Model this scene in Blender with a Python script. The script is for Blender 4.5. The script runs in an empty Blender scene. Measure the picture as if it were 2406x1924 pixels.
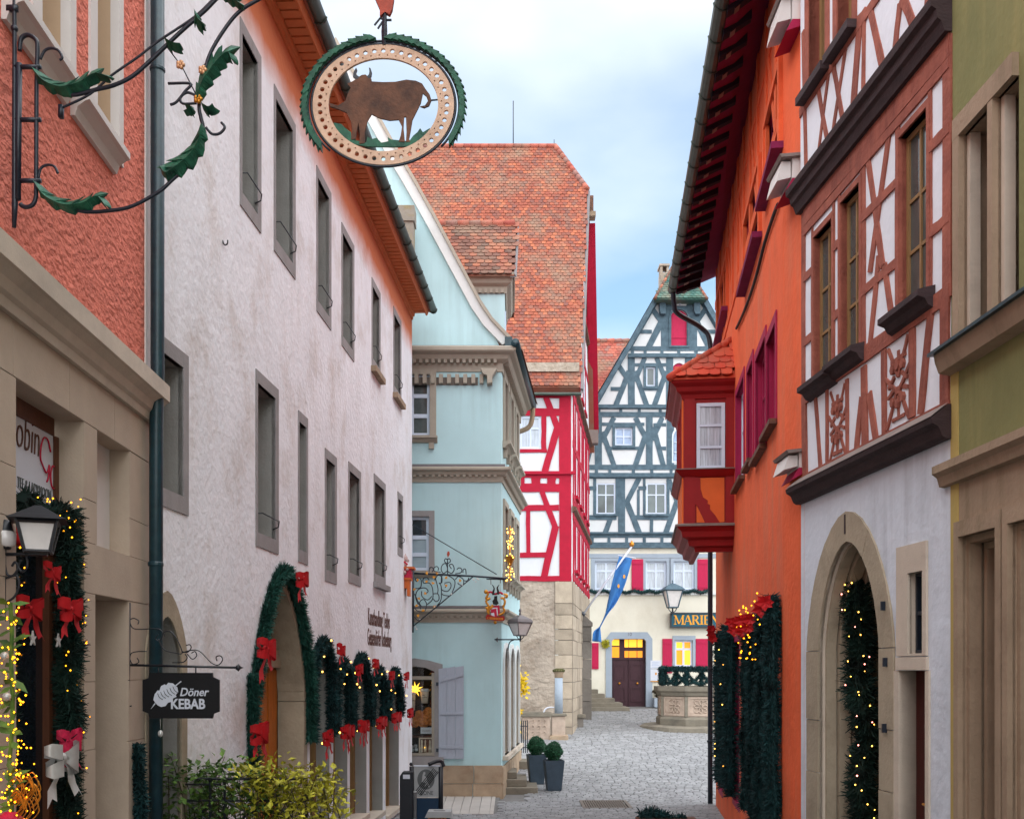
import bpy, bmesh, math, random
from mathutils import Vector
from mathutils.geometry import tessellate_polygon
R = random.Random(7)
rad = math.radians
scene = bpy.context.scene
COL = scene.collection
# ---------------------------------------------------------------- camera, sky, sun, exposure
F, CX, HY, EYE = 2400.0, 1203.0, 1568.0, 3.05      # photo focal length, centre column, horizon row, eye height
cam_d = bpy.data.cameras.new('camera'); cam = bpy.data.objects.new('camera', cam_d); COL.objects.link(cam)
cam.location = (0, 0, EYE); cam.rotation_euler = (rad(90), 0, 0)
cam_d.sensor_width = 36; cam_d.lens = 36 * F / 2406; cam_d.shift_y = (HY - 962) / 2406
cam_d.clip_end = 2000
scene.camera = cam
SUN_EL, SUN_AZ = 58, 172       # azimuth of the sun, clockwise from +Y (the view direction)
wd = bpy.data.worlds.new('World'); scene.world = wd; wd.use_nodes = True
nt = wd.node_tree; N = nt.nodes; L = nt.links; N.clear()
out = N.new('ShaderNodeOutputWorld'); bg = N.new('ShaderNodeBackground'); L.new(bg.outputs[0], out.inputs[0])
sky = N.new('ShaderNodeTexSky'); sky.sky_type = 'NISHITA'; sky.sun_disc = False
sky.sun_elevation = rad(SUN_EL); sky.sun_rotation = rad(SUN_AZ); sky.air_density = 1.0; sky.dust_density = 1.5; sky.ozone_density = 2.0
tc = N.new('ShaderNodeTexCoord'); mp = N.new('ShaderNodeMapping'); mp.inputs['Scale'].default_value = (1.6, 1.6, 3.2)
mp.inputs['Location'].default_value = (3.1, 0.4, 1.7)
L.new(tc.outputs['Generated'], mp.inputs[0])
nz = N.new('ShaderNodeTexNoise'); nz.inputs['Scale'].default_value = 1.3; nz.inputs['Detail'].default_value = 7; nz.inputs['Roughness'].default_value = .42
L.new(mp.outputs[0], nz.inputs['Vector'])
cr = N.new('ShaderNodeValToRGB'); cr.color_ramp.elements[0].position = .34; cr.color_ramp.elements[1].position = .60
cr.color_ramp.elements[0].color = (.12, .12, .12, 1)
L.new(nz.outputs['Fac'], cr.inputs[0])
sc = N.new('ShaderNodeMix'); sc.data_type = 'RGBA'; sc.blend_type = 'MULTIPLY'; sc.inputs[0].default_value = 1
SKYMUL = (.52, .63, .60, 1)
sc.inputs[7].default_value = SKYMUL
L.new(sky.outputs[0], sc.inputs[6])
mx = N.new('ShaderNodeMix'); mx.data_type = 'RGBA'
L.new(cr.outputs[0], mx.inputs[0]); L.new(sc.outputs[2], mx.inputs[6]); mx.inputs[7].default_value = (2.95, 3.12, 3.3, 1)
L.new(mx.outputs[2], bg.inputs[0]); bg.inputs[1].default_value = .10
sd = bpy.data.lights.new('sun', 'SUN'); sd.energy = 1.5; sd.angle = rad(150); sd.color = (1.0, .96, .92)
sun = bpy.data.objects.new('sun', sd); COL.objects.link(sun)
_d = Vector((math.sin(rad(SUN_AZ)) * math.cos(rad(SUN_EL)), math.cos(rad(SUN_AZ)) * math.cos(rad(SUN_EL)), math.sin(rad(SUN_EL))))
sun.rotation_euler = _d.to_track_quat('Z', 'Y').to_euler(); sun.location = (0, 0, 40)
vs = scene.view_settings; vs.view_transform = 'Standard'; vs.look = 'None'; vs.gamma = 1; vs.exposure = 2.12; vs.use_curve_mapping = False
scene.render.engine = 'CYCLES'
# ---------------------------------------------------------------- colours and materials
def C(hexs):
    hexs = hexs.lstrip('#'); c = [int(hexs[i:i + 2], 16) / 255 for i in (0, 2, 4)]
    return tuple((x / 12.92 if x <= .04045 else ((x + .055) / 1.055) ** 2.4) for x in c) + (1,)
MATS = {}
def M(name, col, rough=.85, var=.12, vs_=1.5, bump=.15, bs=25, spec=.3, metal=0, dirt=None, stretch=(1, 1, 1), rnd=0, emit=0, coat=0, hue=None, dist=.02, streak=None):
    m = bpy.data.materials.new(name); m.use_nodes = True; MATS[name] = m
    n = m.node_tree.nodes; l = m.node_tree.links; b = n['Principled BSDF']
    c = C(col) if isinstance(col, str) else tuple(col) + (1,)
    b.inputs['Roughness'].default_value = rough; b.inputs['Metallic'].default_value = metal
    b.inputs['Specular IOR Level'].default_value = spec; b.inputs['Coat Weight'].default_value = coat
    g = n.new('ShaderNodeNewGeometry'); mpn = n.new('ShaderNodeMapping'); mpn.inputs['Scale'].default_value = stretch
    l.new(g.outputs['Position'], mpn.inputs[0])
    src = None
    if var > 0 or hue:
        t = n.new('ShaderNodeTexNoise'); t.inputs['Scale'].default_value = vs_; t.inputs['Detail'].default_value = 6; t.inputs['Roughness'].default_value = .65
        l.new(mpn.outputs[0], t.inputs['Vector'])
        mr = n.new('ShaderNodeMapRange'); mr.inputs[1].default_value = .3; mr.inputs[2].default_value = .7
        l.new(t.outputs['Fac'], mr.inputs[0])
        x = n.new('ShaderNodeMix'); x.data_type = 'RGBA'; l.new(mr.outputs[0], x.inputs[0])
        c2 = C(hue) if hue else tuple(min(1, v * (1 + var)) for v in c[:3]) + (1,)
        x.inputs[6].default_value = tuple(v * (1 - var) for v in c[:3]) + (1,); x.inputs[7].default_value = c2
        src = x.outputs[2]
    if rnd > 0:      # each piece has a tone of its own
        oi = n.new('ShaderNodeObjectInfo'); ad = n.new('ShaderNodeMath'); ad.operation = 'ADD'
        l.new(oi.outputs['Random'], ad.inputs[0]); l.new(g.outputs['Random Per Island'], ad.inputs[1])
        fr = n.new('ShaderNodeMath'); fr.operation = 'FRACT'; l.new(ad.outputs[0], fr.inputs[0])
        mr2 = n.new('ShaderNodeMapRange'); mr2.inputs[3].default_value = 1 - rnd; mr2.inputs[4].default_value = 1 + rnd; l.new(fr.outputs[0], mr2.inputs[0])
        x2 = n.new('ShaderNodeMix'); x2.data_type = 'RGBA'; x2.blend_type = 'MULTIPLY'; x2.inputs[0].default_value = 1
        if src: l.new(src, x2.inputs[6])
        else: x2.inputs[6].default_value = c
        l.new(mr2.outputs[0], x2.inputs[7]); src = x2.outputs[2]
        m['_fr'] = 1; FR[name] = fr
    if dirt:         # stains: (colour, amount, scale, stretch z)
        dc, da, ds, dz = dirt
        mp2 = n.new('ShaderNodeMapping'); mp2.inputs['Scale'].default_value = (1, 1, dz); l.new(g.outputs['Position'], mp2.inputs[0])
        t2 = n.new('ShaderNodeTexNoise'); t2.inputs['Scale'].default_value = ds; t2.inputs['Detail'].default_value = 8; t2.inputs['Roughness'].default_value = .7
        l.new(mp2.outputs[0], t2.inputs['Vector'])
        mr3 = n.new('ShaderNodeMapRange'); mr3.inputs[1].default_value = .5; mr3.inputs[2].default_value = .75; mr3.inputs[4].default_value = da
        l.new(t2.outputs['Fac'], mr3.inputs[0])
        x3 = n.new('ShaderNodeMix'); x3.data_type = 'RGBA'; l.new(mr3.outputs[0], x3.inputs[0])
        if src: l.new(src, x3.inputs[6])
        else: x3.inputs[6].default_value = c
        x3.inputs[7].default_value = C(dc); src = x3.outputs[2]
    if streak:       # rain streaks: (colour, amount, scale)
        kc, ka, ks = streak
        mp3 = n.new('ShaderNodeMapping'); mp3.inputs['Scale'].default_value = (1, 1, .07); l.new(g.outputs['Position'], mp3.inputs[0])
        t4 = n.new('ShaderNodeTexNoise'); t4.inputs['Scale'].default_value = ks; t4.inputs['Detail'].default_value = 5; t4.inputs['Roughness'].default_value = .6
        l.new(mp3.outputs[0], t4.inputs['Vector'])
        t5 = n.new('ShaderNodeTexNoise'); t5.inputs['Scale'].default_value = .55; t5.inputs['Detail'].default_value = 4; l.new(g.outputs['Position'], t5.inputs['Vector'])
        mu = n.new('ShaderNodeMath'); mu.operation = 'MULTIPLY'; l.new(t4.outputs['Fac'], mu.inputs[0]); l.new(t5.outputs['Fac'], mu.inputs[1])
        mr4 = n.new('ShaderNodeMapRange'); mr4.inputs[1].default_value = .25; mr4.inputs[2].default_value = .40; mr4.inputs[4].default_value = ka; l.new(mu.outputs[0], mr4.inputs[0])
        x4 = n.new('ShaderNodeMix'); x4.data_type = 'RGBA'; l.new(mr4.outputs[0], x4.inputs[0])
        if src: l.new(src, x4.inputs[6])
        else: x4.inputs[6].default_value = c
        x4.inputs[7].default_value = C(kc); src = x4.outputs[2]
    if src: l.new(src, b.inputs['Base Color'])
    else: b.inputs['Base Color'].default_value = c
    if bump > 0:
        t3 = n.new('ShaderNodeTexNoise'); t3.inputs['Scale'].default_value = bs; t3.inputs['Detail'].default_value = 4
        l.new(mpn.outputs[0], t3.inputs['Vector'])
        bp = n.new('ShaderNodeBump'); bp.inputs['Strength'].default_value = bump; bp.inputs['Distance'].default_value = dist
        l.new(t3.outputs['Fac'], bp.inputs['Height']); l.new(bp.outputs[0], b.inputs['Normal'])
    if emit:
        b.inputs['Emission Color'].default_value = c; b.inputs['Emission Strength'].default_value = emit
    return m
FR = {}
def tile_mat(name, cols, rough=.8):
    m = M(name, cols[0], rough, 0, rnd=.01, bump=.25, bs=60)
    n = m.node_tree.nodes; l = m.node_tree.links; b = n['Principled BSDF']
    r = n.new('ShaderNodeValToRGB'); r.color_ramp.interpolation = 'CONSTANT'
    e = r.color_ramp.elements
    while len(e) < len(cols): e.new(1)
    for i, c in enumerate(cols): e[i].position = i / len(cols); e[i].color = C(c)
    l.new(FR[name].outputs[0], r.inputs[0])
    g = n.new('ShaderNodeNewGeometry'); t = n.new('ShaderNodeTexNoise'); t.inputs['Scale'].default_value = .8; t.inputs['Detail'].default_value = 7; t.inputs['Roughness'].default_value = .7
    l.new(g.outputs['Position'], t.inputs['Vector'])
    mr = n.new('ShaderNodeMapRange'); mr.inputs[1].default_value = .46; mr.inputs[2].default_value = .7; mr.inputs[4].default_value = .8; l.new(t.outputs['Fac'], mr.inputs[0])
    x = n.new('ShaderNodeMix'); x.data_type = 'RGBA'; l.new(mr.outputs[0], x.inputs[0]); l.new(r.outputs[0], x.inputs[6]); x.inputs[7].default_value = C('#83705f')
    l.new(x.outputs[2], b.inputs['Base Color'])
    return m
# ---------------------------------------------------------------- objects
WL = {}
def _link(o, origin, parent, kind, label, cat, group):
    COL.objects.link(o); WL[o.name] = origin
    if parent is not None:
        o.parent = parent; o.location = origin - WL[parent.name]
    else: o.location = origin
    if kind: o['kind'] = kind
    if label: o['label'] = label
    if cat: o['category'] = cat
    if group: o['group'] = group
    return o
def thing(name, label, cat, loc, group=None):
    o = bpy.data.objects.new(name, None); o.empty_display_size = .2
    return _link(o, Vector(loc), None, None, label, cat, group)
def tag(o, label, cat, group=None):
    o['label'] = label; o['category'] = cat
    if group: o['group'] = group
    return o
def mat(m): return MATS[m] if isinstance(m, str) else m
def mk(name, V, Fc, m, parent=None, smooth=False, kind=None, label=None, cat=None, group=None, origin=None, recalc=True, bevel=0):
    V = [Vector(v) for v in V]
    if origin is None:
        xs = [v.x for v in V]; ys = [v.y for v in V]; zs = [v.z for v in V]
        origin = Vector(((min(xs) + max(xs)) / 2, (min(ys) + max(ys)) / 2, min(zs)))
    me = bpy.data.meshes.new(name); me.from_pydata([v - origin for v in V], [], Fc)
    if recalc and len(Fc) < 6000:
        bm = bmesh.new(); bm.from_mesh(me); bmesh.ops.recalc_face_normals(bm, faces=bm.faces); bm.to_mesh(me); bm.free()
    if smooth: me.polygons.foreach_set('use_smooth', [True] * len(me.polygons))
    me.materials.append(mat(m))
    o = bpy.data.objects.new(name, me)
    _link(o, origin, parent, kind, label, cat, group)
    if bevel:
        b = o.modifiers.new('bevel', 'BEVEL'); b.width = bevel; b.segments = 2; b.limit_method = 'ANGLE'
    return o
def inst(o, name, origin, parent, rot=None, scale=None):
    c = bpy.data.objects.new(name, o.data); _link(c, Vector(origin), parent, None, None, None, None)
    if rot is not None: c.rotation_euler = rot
    if scale is not None: c.scale = scale
    return c
class Wall:
    """vertical plane: s along it, h height, o out of it; a photo pixel meets it at one point"""
    def __init__(w, x, y, dx, dy, side=1):
        w.p = Vector((x, y)); w.t = Vector((dx, dy)).normalized(); w.n = Vector((w.t.y, -w.t.x)) * side
    def P(w, s, h, o=0): return Vector((w.p.x + w.t.x * s + w.n.x * o, w.p.y + w.t.y * s + w.n.y * o, h))
    def sh(w, px, py, o=0):
        d = Vector(((px - CX) / F, 1)); k = (w.p.dot(w.n) + o) / d.dot(w.n)
        return ((d * k - w.p).dot(w.t), EYE + (HY - py) / F * k)
    def s(w, px, o=0): return w.sh(px, 0, o)[0]
    def rect(w, xl, xr, yt, yb, at='r', o=0):
        x = xr if at == 'r' else xl
        a, b = sorted((w.s(xl, o), w.s(xr, o)))
        return (a, b, w.sh(x, yb, o)[1], w.sh(x, yt, o)[1])
W0 = Wall(0, 0, 1, 0)            # s = x, h = z, o = -y
def plane(y): return Wall(0, y, 1, 0)
class MB:
    def __init__(b): b.v = []; b.f = []
    def add(b, V, Fc):
        k = len(b.v); b.v += [Vector(v) for v in V]; b.f += [[i + k for i in f] for f in Fc]
    def prism(b, W, pts, o0, o1):
        n = len(pts); V = [W.P(s, h, o1) for s, h in pts] + [W.P(s, h, o0) for s, h in pts]
        Fc = [list(range(n)), list(range(2 * n - 1, n - 1, -1))] + [[i, i + n, (i + 1) % n + n, (i + 1) % n] for i in range(n)]
        b.add(V, Fc)
    def box(b, W, s0, s1, h0, h1, o0, o1): b.prism(W, [(s0, h0), (s1, h0), (s1, h1), (s0, h1)], o0, o1)
    def wbox(b, x0, x1, y0, y1, z0, z1): b.box(W0, x0, x1, z0, z1, -y1, -y0)
    def mould(b, W, s0, s1, prof, sk0=0, sk1=0):   # prof: (o, h) closed polygon; sk: mitre per o
        n = len(prof); V = [W.P(s0 + sk0 * o, h, o) for o, h in prof] + [W.P(s1 + sk1 * o, h, o) for o, h in prof]
        b.add(V, [list(range(n)), list(range(2 * n - 1, n - 1, -1))] + [[i, i + n, (i + 1) % n + n, (i + 1) % n] for i in range(n)])
    def tube(b, pts, r, n=8, closed=False, cap=True):
        pts = [Vector(p) for p in pts]; m = len(pts); rs = r if isinstance(r, (list, tuple)) else [r] * m
        V = []; up = None
        for i, p in enumerate(pts):
            if closed: d = pts[(i + 1) % m] - pts[i - 1]
            else: d = pts[min(i + 1, m - 1)] - pts[max(i - 1, 0)]
            d = d.normalized() if d.length > 1e-9 else Vector((0, 0, 1))
            if up is None: up = d.orthogonal().normalized()
            up = up - d * up.dot(d)
            up = up.normalized() if up.length > 1e-6 else d.orthogonal().normalized()
            w = d.cross(up)
            for k in range(n):
                a = 2 * math.pi * k / n; V.append(p + (up * math.cos(a) + w * math.sin(a)) * rs[i])
        Fc = []
        for i in range(m if closed else m - 1):
            j = (i + 1) % m
            for k in range(n): Fc.append([i * n + k, i * n + (k + 1) % n, j * n + (k + 1) % n, j * n + k])
        if cap and not closed: Fc += [list(range(n))[::-1], list(range((m - 1) * n, m * n))]
        b.add(V, Fc)
    def lathe(b, c, prof, n=16, sx=1, sy=1, rot=0):
        c = Vector(c); V = []
        for r, z in prof:
            for k in range(n):
                a = 2 * math.pi * k / n + rot; V.append(c + Vector((r * math.cos(a) * sx, r * math.sin(a) * sy, z)))
        Fc = [[i * n + k, i * n + (k + 1) % n, (i + 1) * n + (k + 1) % n, (i + 1) * n + k] for i in range(len(prof) - 1) for k in range(n)]
        Fc += [list(range(n))[::-1], list(range((len(prof) - 1) * n, len(prof) * n))]
        b.add(V, Fc)
    def ball(b, c, r, n=8, sz=1):
        m = max(3, n // 2); b.lathe(c, [(max(.002, r * math.sin(math.pi * i / m)), -r * sz * math.cos(math.pi * i / m)) for i in range(m + 1)], n)
    def octa(b, c, r):
        c = Vector(c); b.add([c + Vector(d) * r for d in ((1, 0, 0), (-1, 0, 0), (0, 1, 0), (0, -1, 0), (0, 0, 1), (0, 0, -1))],
              [[0, 2, 4], [2, 1, 4], [1, 3, 4], [3, 0, 4], [2, 0, 5], [1, 2, 5], [3, 1, 5], [0, 3, 5]])
    def build(b, name, m, parent=None, **k):
        return mk(name, b.v, b.f, m, parent, **k)
def box(name, W, s0, s1, h0, h1, o0, o1, m, parent, **k):
    b = MB(); b.box(W, s0, s1, h0, h1, o0, o1); return b.build(name, m, parent, **k)
def prism(name, W, pts, o0, o1, m, parent, **k):
    b = MB(); b.prism(W, pts, o0, o1); return b.build(name, m, parent, **k)
def tube(name, pts, r, m, parent, n=8, **k):
    b = MB(); b.tube(pts, r, n, closed=k.pop('closed', False)); return b.build(name, m, parent, smooth=True, **k)
def mould(name, W, s0, s1, prof, m, parent, sk0=0, sk1=0, **k):
    b = MB(); b.mould(W, s0, s1, prof, sk0, sk1); return b.build(name, m, parent, **k)
def curve(pts, n=8, closed=False):      # Catmull-Rom
    P = [Vector(p) for p in pts]; o = []; m = len(P)
    for i in range(m if closed else m - 1):
        if closed: a, b_, c, d = P[i - 1], P[i], P[(i + 1) % m], P[(i + 2) % m]
        else: a, b_, c, d = P[max(i - 1, 0)], P[i], P[i + 1], P[min(i + 2, m - 1)]
        for k in range(n):
            t = k / n; o.append(.5 * ((2 * b_) + (c - a) * t + (2 * a - 5 * b_ + 4 * c - d) * t * t + (3 * b_ - a - 3 * c + d) * t ** 3))
    if not closed: o.append(P[-1])
    return o
def rc(s0, s1, h0, h1): return [(s0, h0), (s1, h0), (s1, h1), (s0, h1)]
def arch(s0, s1, h0, hs, hp, n=8, pointed=False):   # hs spring, hp apex
    c = (s0 + s1) / 2; r = (s1 - s0) / 2; pts = [(s0, h0), (s1, h0)]
    for i in range(2 * n + 1):
        a = math.pi * i / (2 * n); x = math.cos(a); y = math.sin(a)
        if pointed == 2: y = max(0, 1 - abs(x) ** 1.85) ** .63
        elif pointed: y = (1 - abs(x) ** 1.7) ** .75 if abs(x) < 1 else 0
        pts.append((c + r * x, hs + (hp - hs) * y))
    return pts
def skin(name, W, outer, holes, m, parent, depth=.3, o=0, thick=.35, rev=None, **k):
    polys = [outer] + list(holes)
    V = [W.P(s, h, o) for pl in polys for s, h in pl]
    tri = tessellate_polygon([[Vector((s, h, 0)) for s, h in pl] for pl in polys])
    Fc = [list(t) for t in tri]
    b = MB(); b.add(V, Fc)
    n = len(outer); b.add([W.P(s, h, o) for s, h in outer] + [W.P(s, h, o - thick) for s, h in outer],
                          [[i, (i + 1) % n, (i + 1) % n + n, i + n] for i in range(n)])
    for i, pl in enumerate(holes):
        d = depth[i] if isinstance(depth, (list, tuple)) else depth
        rb = MB() if rev else b; n = len(pl); rb.add([W.P(s, h, o) for s, h in pl] + [W.P(s, h, o - d) for s, h in pl], [[j, (j + 1) % n, (j + 1) % n + n, j + n] for j in range(n)])
        if rev: rb.build('reveal', rev, parent, recalc=False)
    ob = b.build(name, m, parent, recalc=False, **k)
    return ob
def ring(name, W, outer, inner, o0, o1, m, parent, **k):   # a frame between two outlines with the same point count
    n = len(outer); V = []
    for o in (o1, o0): V += [W.P(s, h, o) for s, h in outer] + [W.P(s, h, o) for s, h in inner]
    Fc = []
    for i in range(n):
        j = (i + 1) % n
        Fc += [[i, j, j + n, i + n], [i + 2 * n, i + 3 * n, j + 3 * n, j + 2 * n], [i, i + 2 * n, j + 2 * n, j], [i + n, j + n, j + 3 * n, i + 3 * n]]
    return mk(name, V, Fc, m, parent, **k)
_bz = [0]
def beam(W, a, b_, w, m, parent, o=.03, px=None, name='timber', seg=4, jit=.006, w2=None):
    """a timber between two facade points; px(x,y) turns traced points into (s,h)"""
    if px: a, b_ = px(*a), px(*b_)
    A, B = Vector(a), Vector(b_); d = (B - A); ln = d.length
    if ln < 1e-4: return
    d /= ln; q = Vector((-d.y, d.x)); _bz[0] = (_bz[0] + 1) % 23
    pts = []; w2 = w2 or w
    for i in range(seg + 1):
        t = i / seg; ww = w + (w2 - w) * t; p = A + (B - A) * t + q * (ww / 2 + R.uniform(-jit, jit)); pts.append((p.x, p.y))
    for i in range(seg, -1, -1):
        t = i / seg; ww = w + (w2 - w) * t; p = A + (B - A) * t - q * (ww / 2 + R.uniform(-jit, jit)); pts.append((p.x, p.y))
    mb = MB(); mb.prism(W, pts, -.02, o + _bz[0] * .0004); return mb.build(name, m, parent)
def window(W, parent, r, o, fm, gm, cols=2, rows=(.0,), fw=.05, mw=.035, dp=.05, name='window', gsplit=None, **k):
    """frame + panes; rows: heights (0..1) of the cross bars"""
    s0, s1, h0, h1 = r; b = MB()
    b.box(W, s0, s1, h0, h0 + fw, o - dp, o); b.box(W, s0, s1, h1 - fw, h1, o - dp, o)
    b.box(W, s0, s0 + fw, h0 + fw, h1 - fw, o - dp, o - .001); b.box(W, s1 - fw, s1, h0 + fw, h1 - fw, o - dp, o - .001)
    xs = [s0 + fw] + [s0 + (s1 - s0) * i / cols for i in range(1, cols)] + [s1 - fw]
    for i in range(1, cols): b.box(W, xs[i] - mw / 2, xs[i] + mw / 2, h0 + fw, h1 - fw, o - dp, o - .002)
    ys = [h0 + fw] + [h0 + (h1 - h0) * q for q in rows if 0 < q < 1] + [h1 - fw]
    for q in range(1, len(ys) - 1): b.box(W, s0 + fw, s1 - fw, ys[q] - mw / 2, ys[q] + mw / 2, o - dp, o - .004)
    w = b.build(name, fm, parent, **k)
    for i in range(len(xs) - 1):
        for q in range(len(ys) - 1):
            box('pane', W, xs[i], xs[i + 1], ys[q], ys[q + 1], o - dp * .7 - .008, o - dp * .7, gm if not callable(gm) else gm(i, q), w)
    return w
def text(name, body, W, s, h, o, size, m, parent, sx=1.0, shear=0, depth=.004, align='LEFT', bold=0, slope=0, **k):
    cu = bpy.data.curves.new('t', 'FONT'); cu.body = body; cu.size = size; cu.extrude = depth; cu.shear = shear; cu.align_x = align; cu.offset = bold; cu.resolution_u = 3
    ob = bpy.data.objects.new('t', cu); COL.objects.link(ob)
    dg = bpy.context.evaluated_depsgraph_get(); me = bpy.data.meshes.new_from_object(ob.evaluated_get(dg))
    V = [W.P(s + v.co.x * sx, h + v.co.y + slope * v.co.x * sx, o + v.co.z) for v in me.vertices]; Fc = [list(p.vertices) for p in me.polygons]
    bpy.data.objects.remove(ob); bpy.data.curves.remove(cu); bpy.data.meshes.remove(me)
    return mk(name, V, Fc, m, parent, recalc=False, **k)
def blocks(W, s0, s1, hs, holes, Lb, m, parent, o=.0, gap=.008, th=.03, name='stone_block', jit=.004):
    for r in range(len(hs) - 1):
        a, b_ = hs[r], hs[r + 1]; cuts = [(q[0], q[1]) for q in holes if q[2] < b_ - .01 and q[3] > a + .01]
        iv = [(s0, s1)]
        for c in cuts:
            nv = []
            for i in iv:
                if c[1] <= i[0] or c[0] >= i[1]: nv.append(i); continue
                if c[0] > i[0]: nv.append((i[0], c[0]))
                if c[1] < i[1]: nv.append((c[1], i[1]))
            iv = nv
        for i in iv:
            ln = i[1] - i[0]
            if ln < .03: continue
            n = max(1, round(ln / Lb)); x = i[0]
            ws = [R.uniform(.8, 1.2) for _ in range(n)]; t = sum(ws)
            for w in ws:
                e = x + ln * w / t; box(name, W, x + gap / 2, e - gap / 2, a + gap / 2, b_ - gap / 2, o - th, o + R.uniform(-jit, jit), m, parent); x = e
def tiles(O, u, v, clip, tw, th, m, parent, nobj=0, name='roof_tile', sag=.012, rounded=True, lift=.03):
    """plain tiles on a slope; O eave corner, u along the eave, v up the slope, clip outline in (a,b)"""
    O, u, v = Vector(O), Vector(u).normalized(), Vector(v).normalized(); n = u.cross(v)
    if n.z < 0: n = -n
    def inside(a, b_):
        c = False; j = len(clip) - 1
        for i in range(len(clip)):
            (x1, y1), (x2, y2) = clip[i], clip[j]
            if (y1 > b_) != (y2 > b_) and a < (x2 - x1) * (b_ - y1) / (y2 - y1) + x1: c = not c
            j = i
        return c
    w = tw * .96; ln = th * 1.75
    prof = [(-w / 2, ln), (-w / 2, .28 * tw), (-w * .36, .10 * tw), (-w * .14, .01), (w * .14, .01), (w * .36, .10 * tw), (w / 2, .28 * tw), (w / 2, ln)]
    if not rounded: prof = [(-w / 2, ln), (-w / 2, 0), (w / 2, 0), (w / 2, ln)]
    k = len(prof); a0, a1 = min(p[0] for p in clip), max(p[0] for p in clip); b0, b1 = min(p[1] for p in clip), max(p[1] for p in clip)
    T = []
    for r in range(int((b1 - b0) / th) + 1):
        b_ = b0 + r * th
        for c in range(int((a1 - a0) / tw) + 2):
            a = a0 + (c + (.5 if r % 2 else 0)) * tw
            if inside(a, b_ + th * .5): T.append((a, b_))
    def local(dx, dn, db, sc):
        th0 = .016
        f = lambda q, z: u * (q[0] * sc + dx) + v * (q[1] + db) + n * (z + lift * (1 - q[1] / ln) + dn)
        return [f(q, th0) for q in prof] + [f(q, 0) for q in prof]
    faces = [list(range(k)), ] + [[i, i + k, (i + 1) % k + k, (i + 1) % k] for i in range(1, k - 1)] + [[0, k, k + 1, 1]]
    T.sort(key=lambda t: (O + u * t[0] + v * t[1]).length)
    if nobj:
        vars_ = [mk(name, [O + x for x in local(R.uniform(-.006, .006), R.uniform(0, .008), R.uniform(-.008, .008), 1)], faces, m, parent, origin=O) for _ in range(3)]
        for q in vars_: q.location = O - WL[parent.name]
        for i, t in enumerate(T[:nobj]):
            p = O + u * t[0] + v * t[1]
            if i < 3: vars_[i].location = p - WL[parent.name]
            else: inst(vars_[i % 3], name, p, parent)
    mb = MB()
    for t in T[nobj:]:
        p = O + u * t[0] + v * t[1]; mb.add([p + x for x in local(R.uniform(-.006, .006), R.uniform(0, sag), R.uniform(-.008, .008), R.uniform(.96, 1.0))], faces)
    if mb.v: mb.build(name + 's', m, parent, kind='stuff', recalc=False)
def needles(path, r, per_m, m, parent, name='greenery', core=.45, seed=1, bl=None, wid=.10, cm=None):
    q = random.Random(seed); P = [Vector(p) for p in path]; mb = MB()
    mb.tube(P, [r * core * q.uniform(.8, 1.2) for _ in P], 6)
    for i in range(len(P) - 1):
        a, d = P[i], P[i + 1] - P[i]; ln = d.length
        if ln < 1e-6: continue
        d.normalize(); e = d.orthogonal().normalized(); g = d.cross(e)
        lump = q.uniform(.8, 1.15)
        for _ in range(max(1, int(ln * per_m))):
            an = q.uniform(0, 6.283); w = e * math.cos(an) + g * math.sin(an)
            p = a + d * q.uniform(0, ln) + w * r * q.uniform(.1, .5)
            dirv = (w + d * q.uniform(-.9, .9) + Vector((q.uniform(-.4, .4), q.uniform(-.4, .4), q.uniform(-.5, .3)))).normalized()
            l_ = r * q.uniform(.45, .85) * lump; sd_ = dirv.orthogonal().normalized() * (r * wid * q.uniform(.6, 1.4))
            sd_ = (sd_ * math.cos(an * 3) + dirv.cross(sd_) * math.sin(an * 3))
            mb.add([p - sd_, p + sd_, p + dirv * l_ + sd_ * .25, p + dirv * l_ - sd_ * .25], [[0, 1, 2, 3]])
    return mb.build(name, m, parent, recalc=False, kind='stuff')
def bulbs(pts, r, m, parent, name='light_string'):
    mb = MB()
    for p in pts: mb.octa(p, r * R.uniform(.8, 1.25))
    return mb.build(name, m, parent, recalc=False, kind='stuff')
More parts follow.
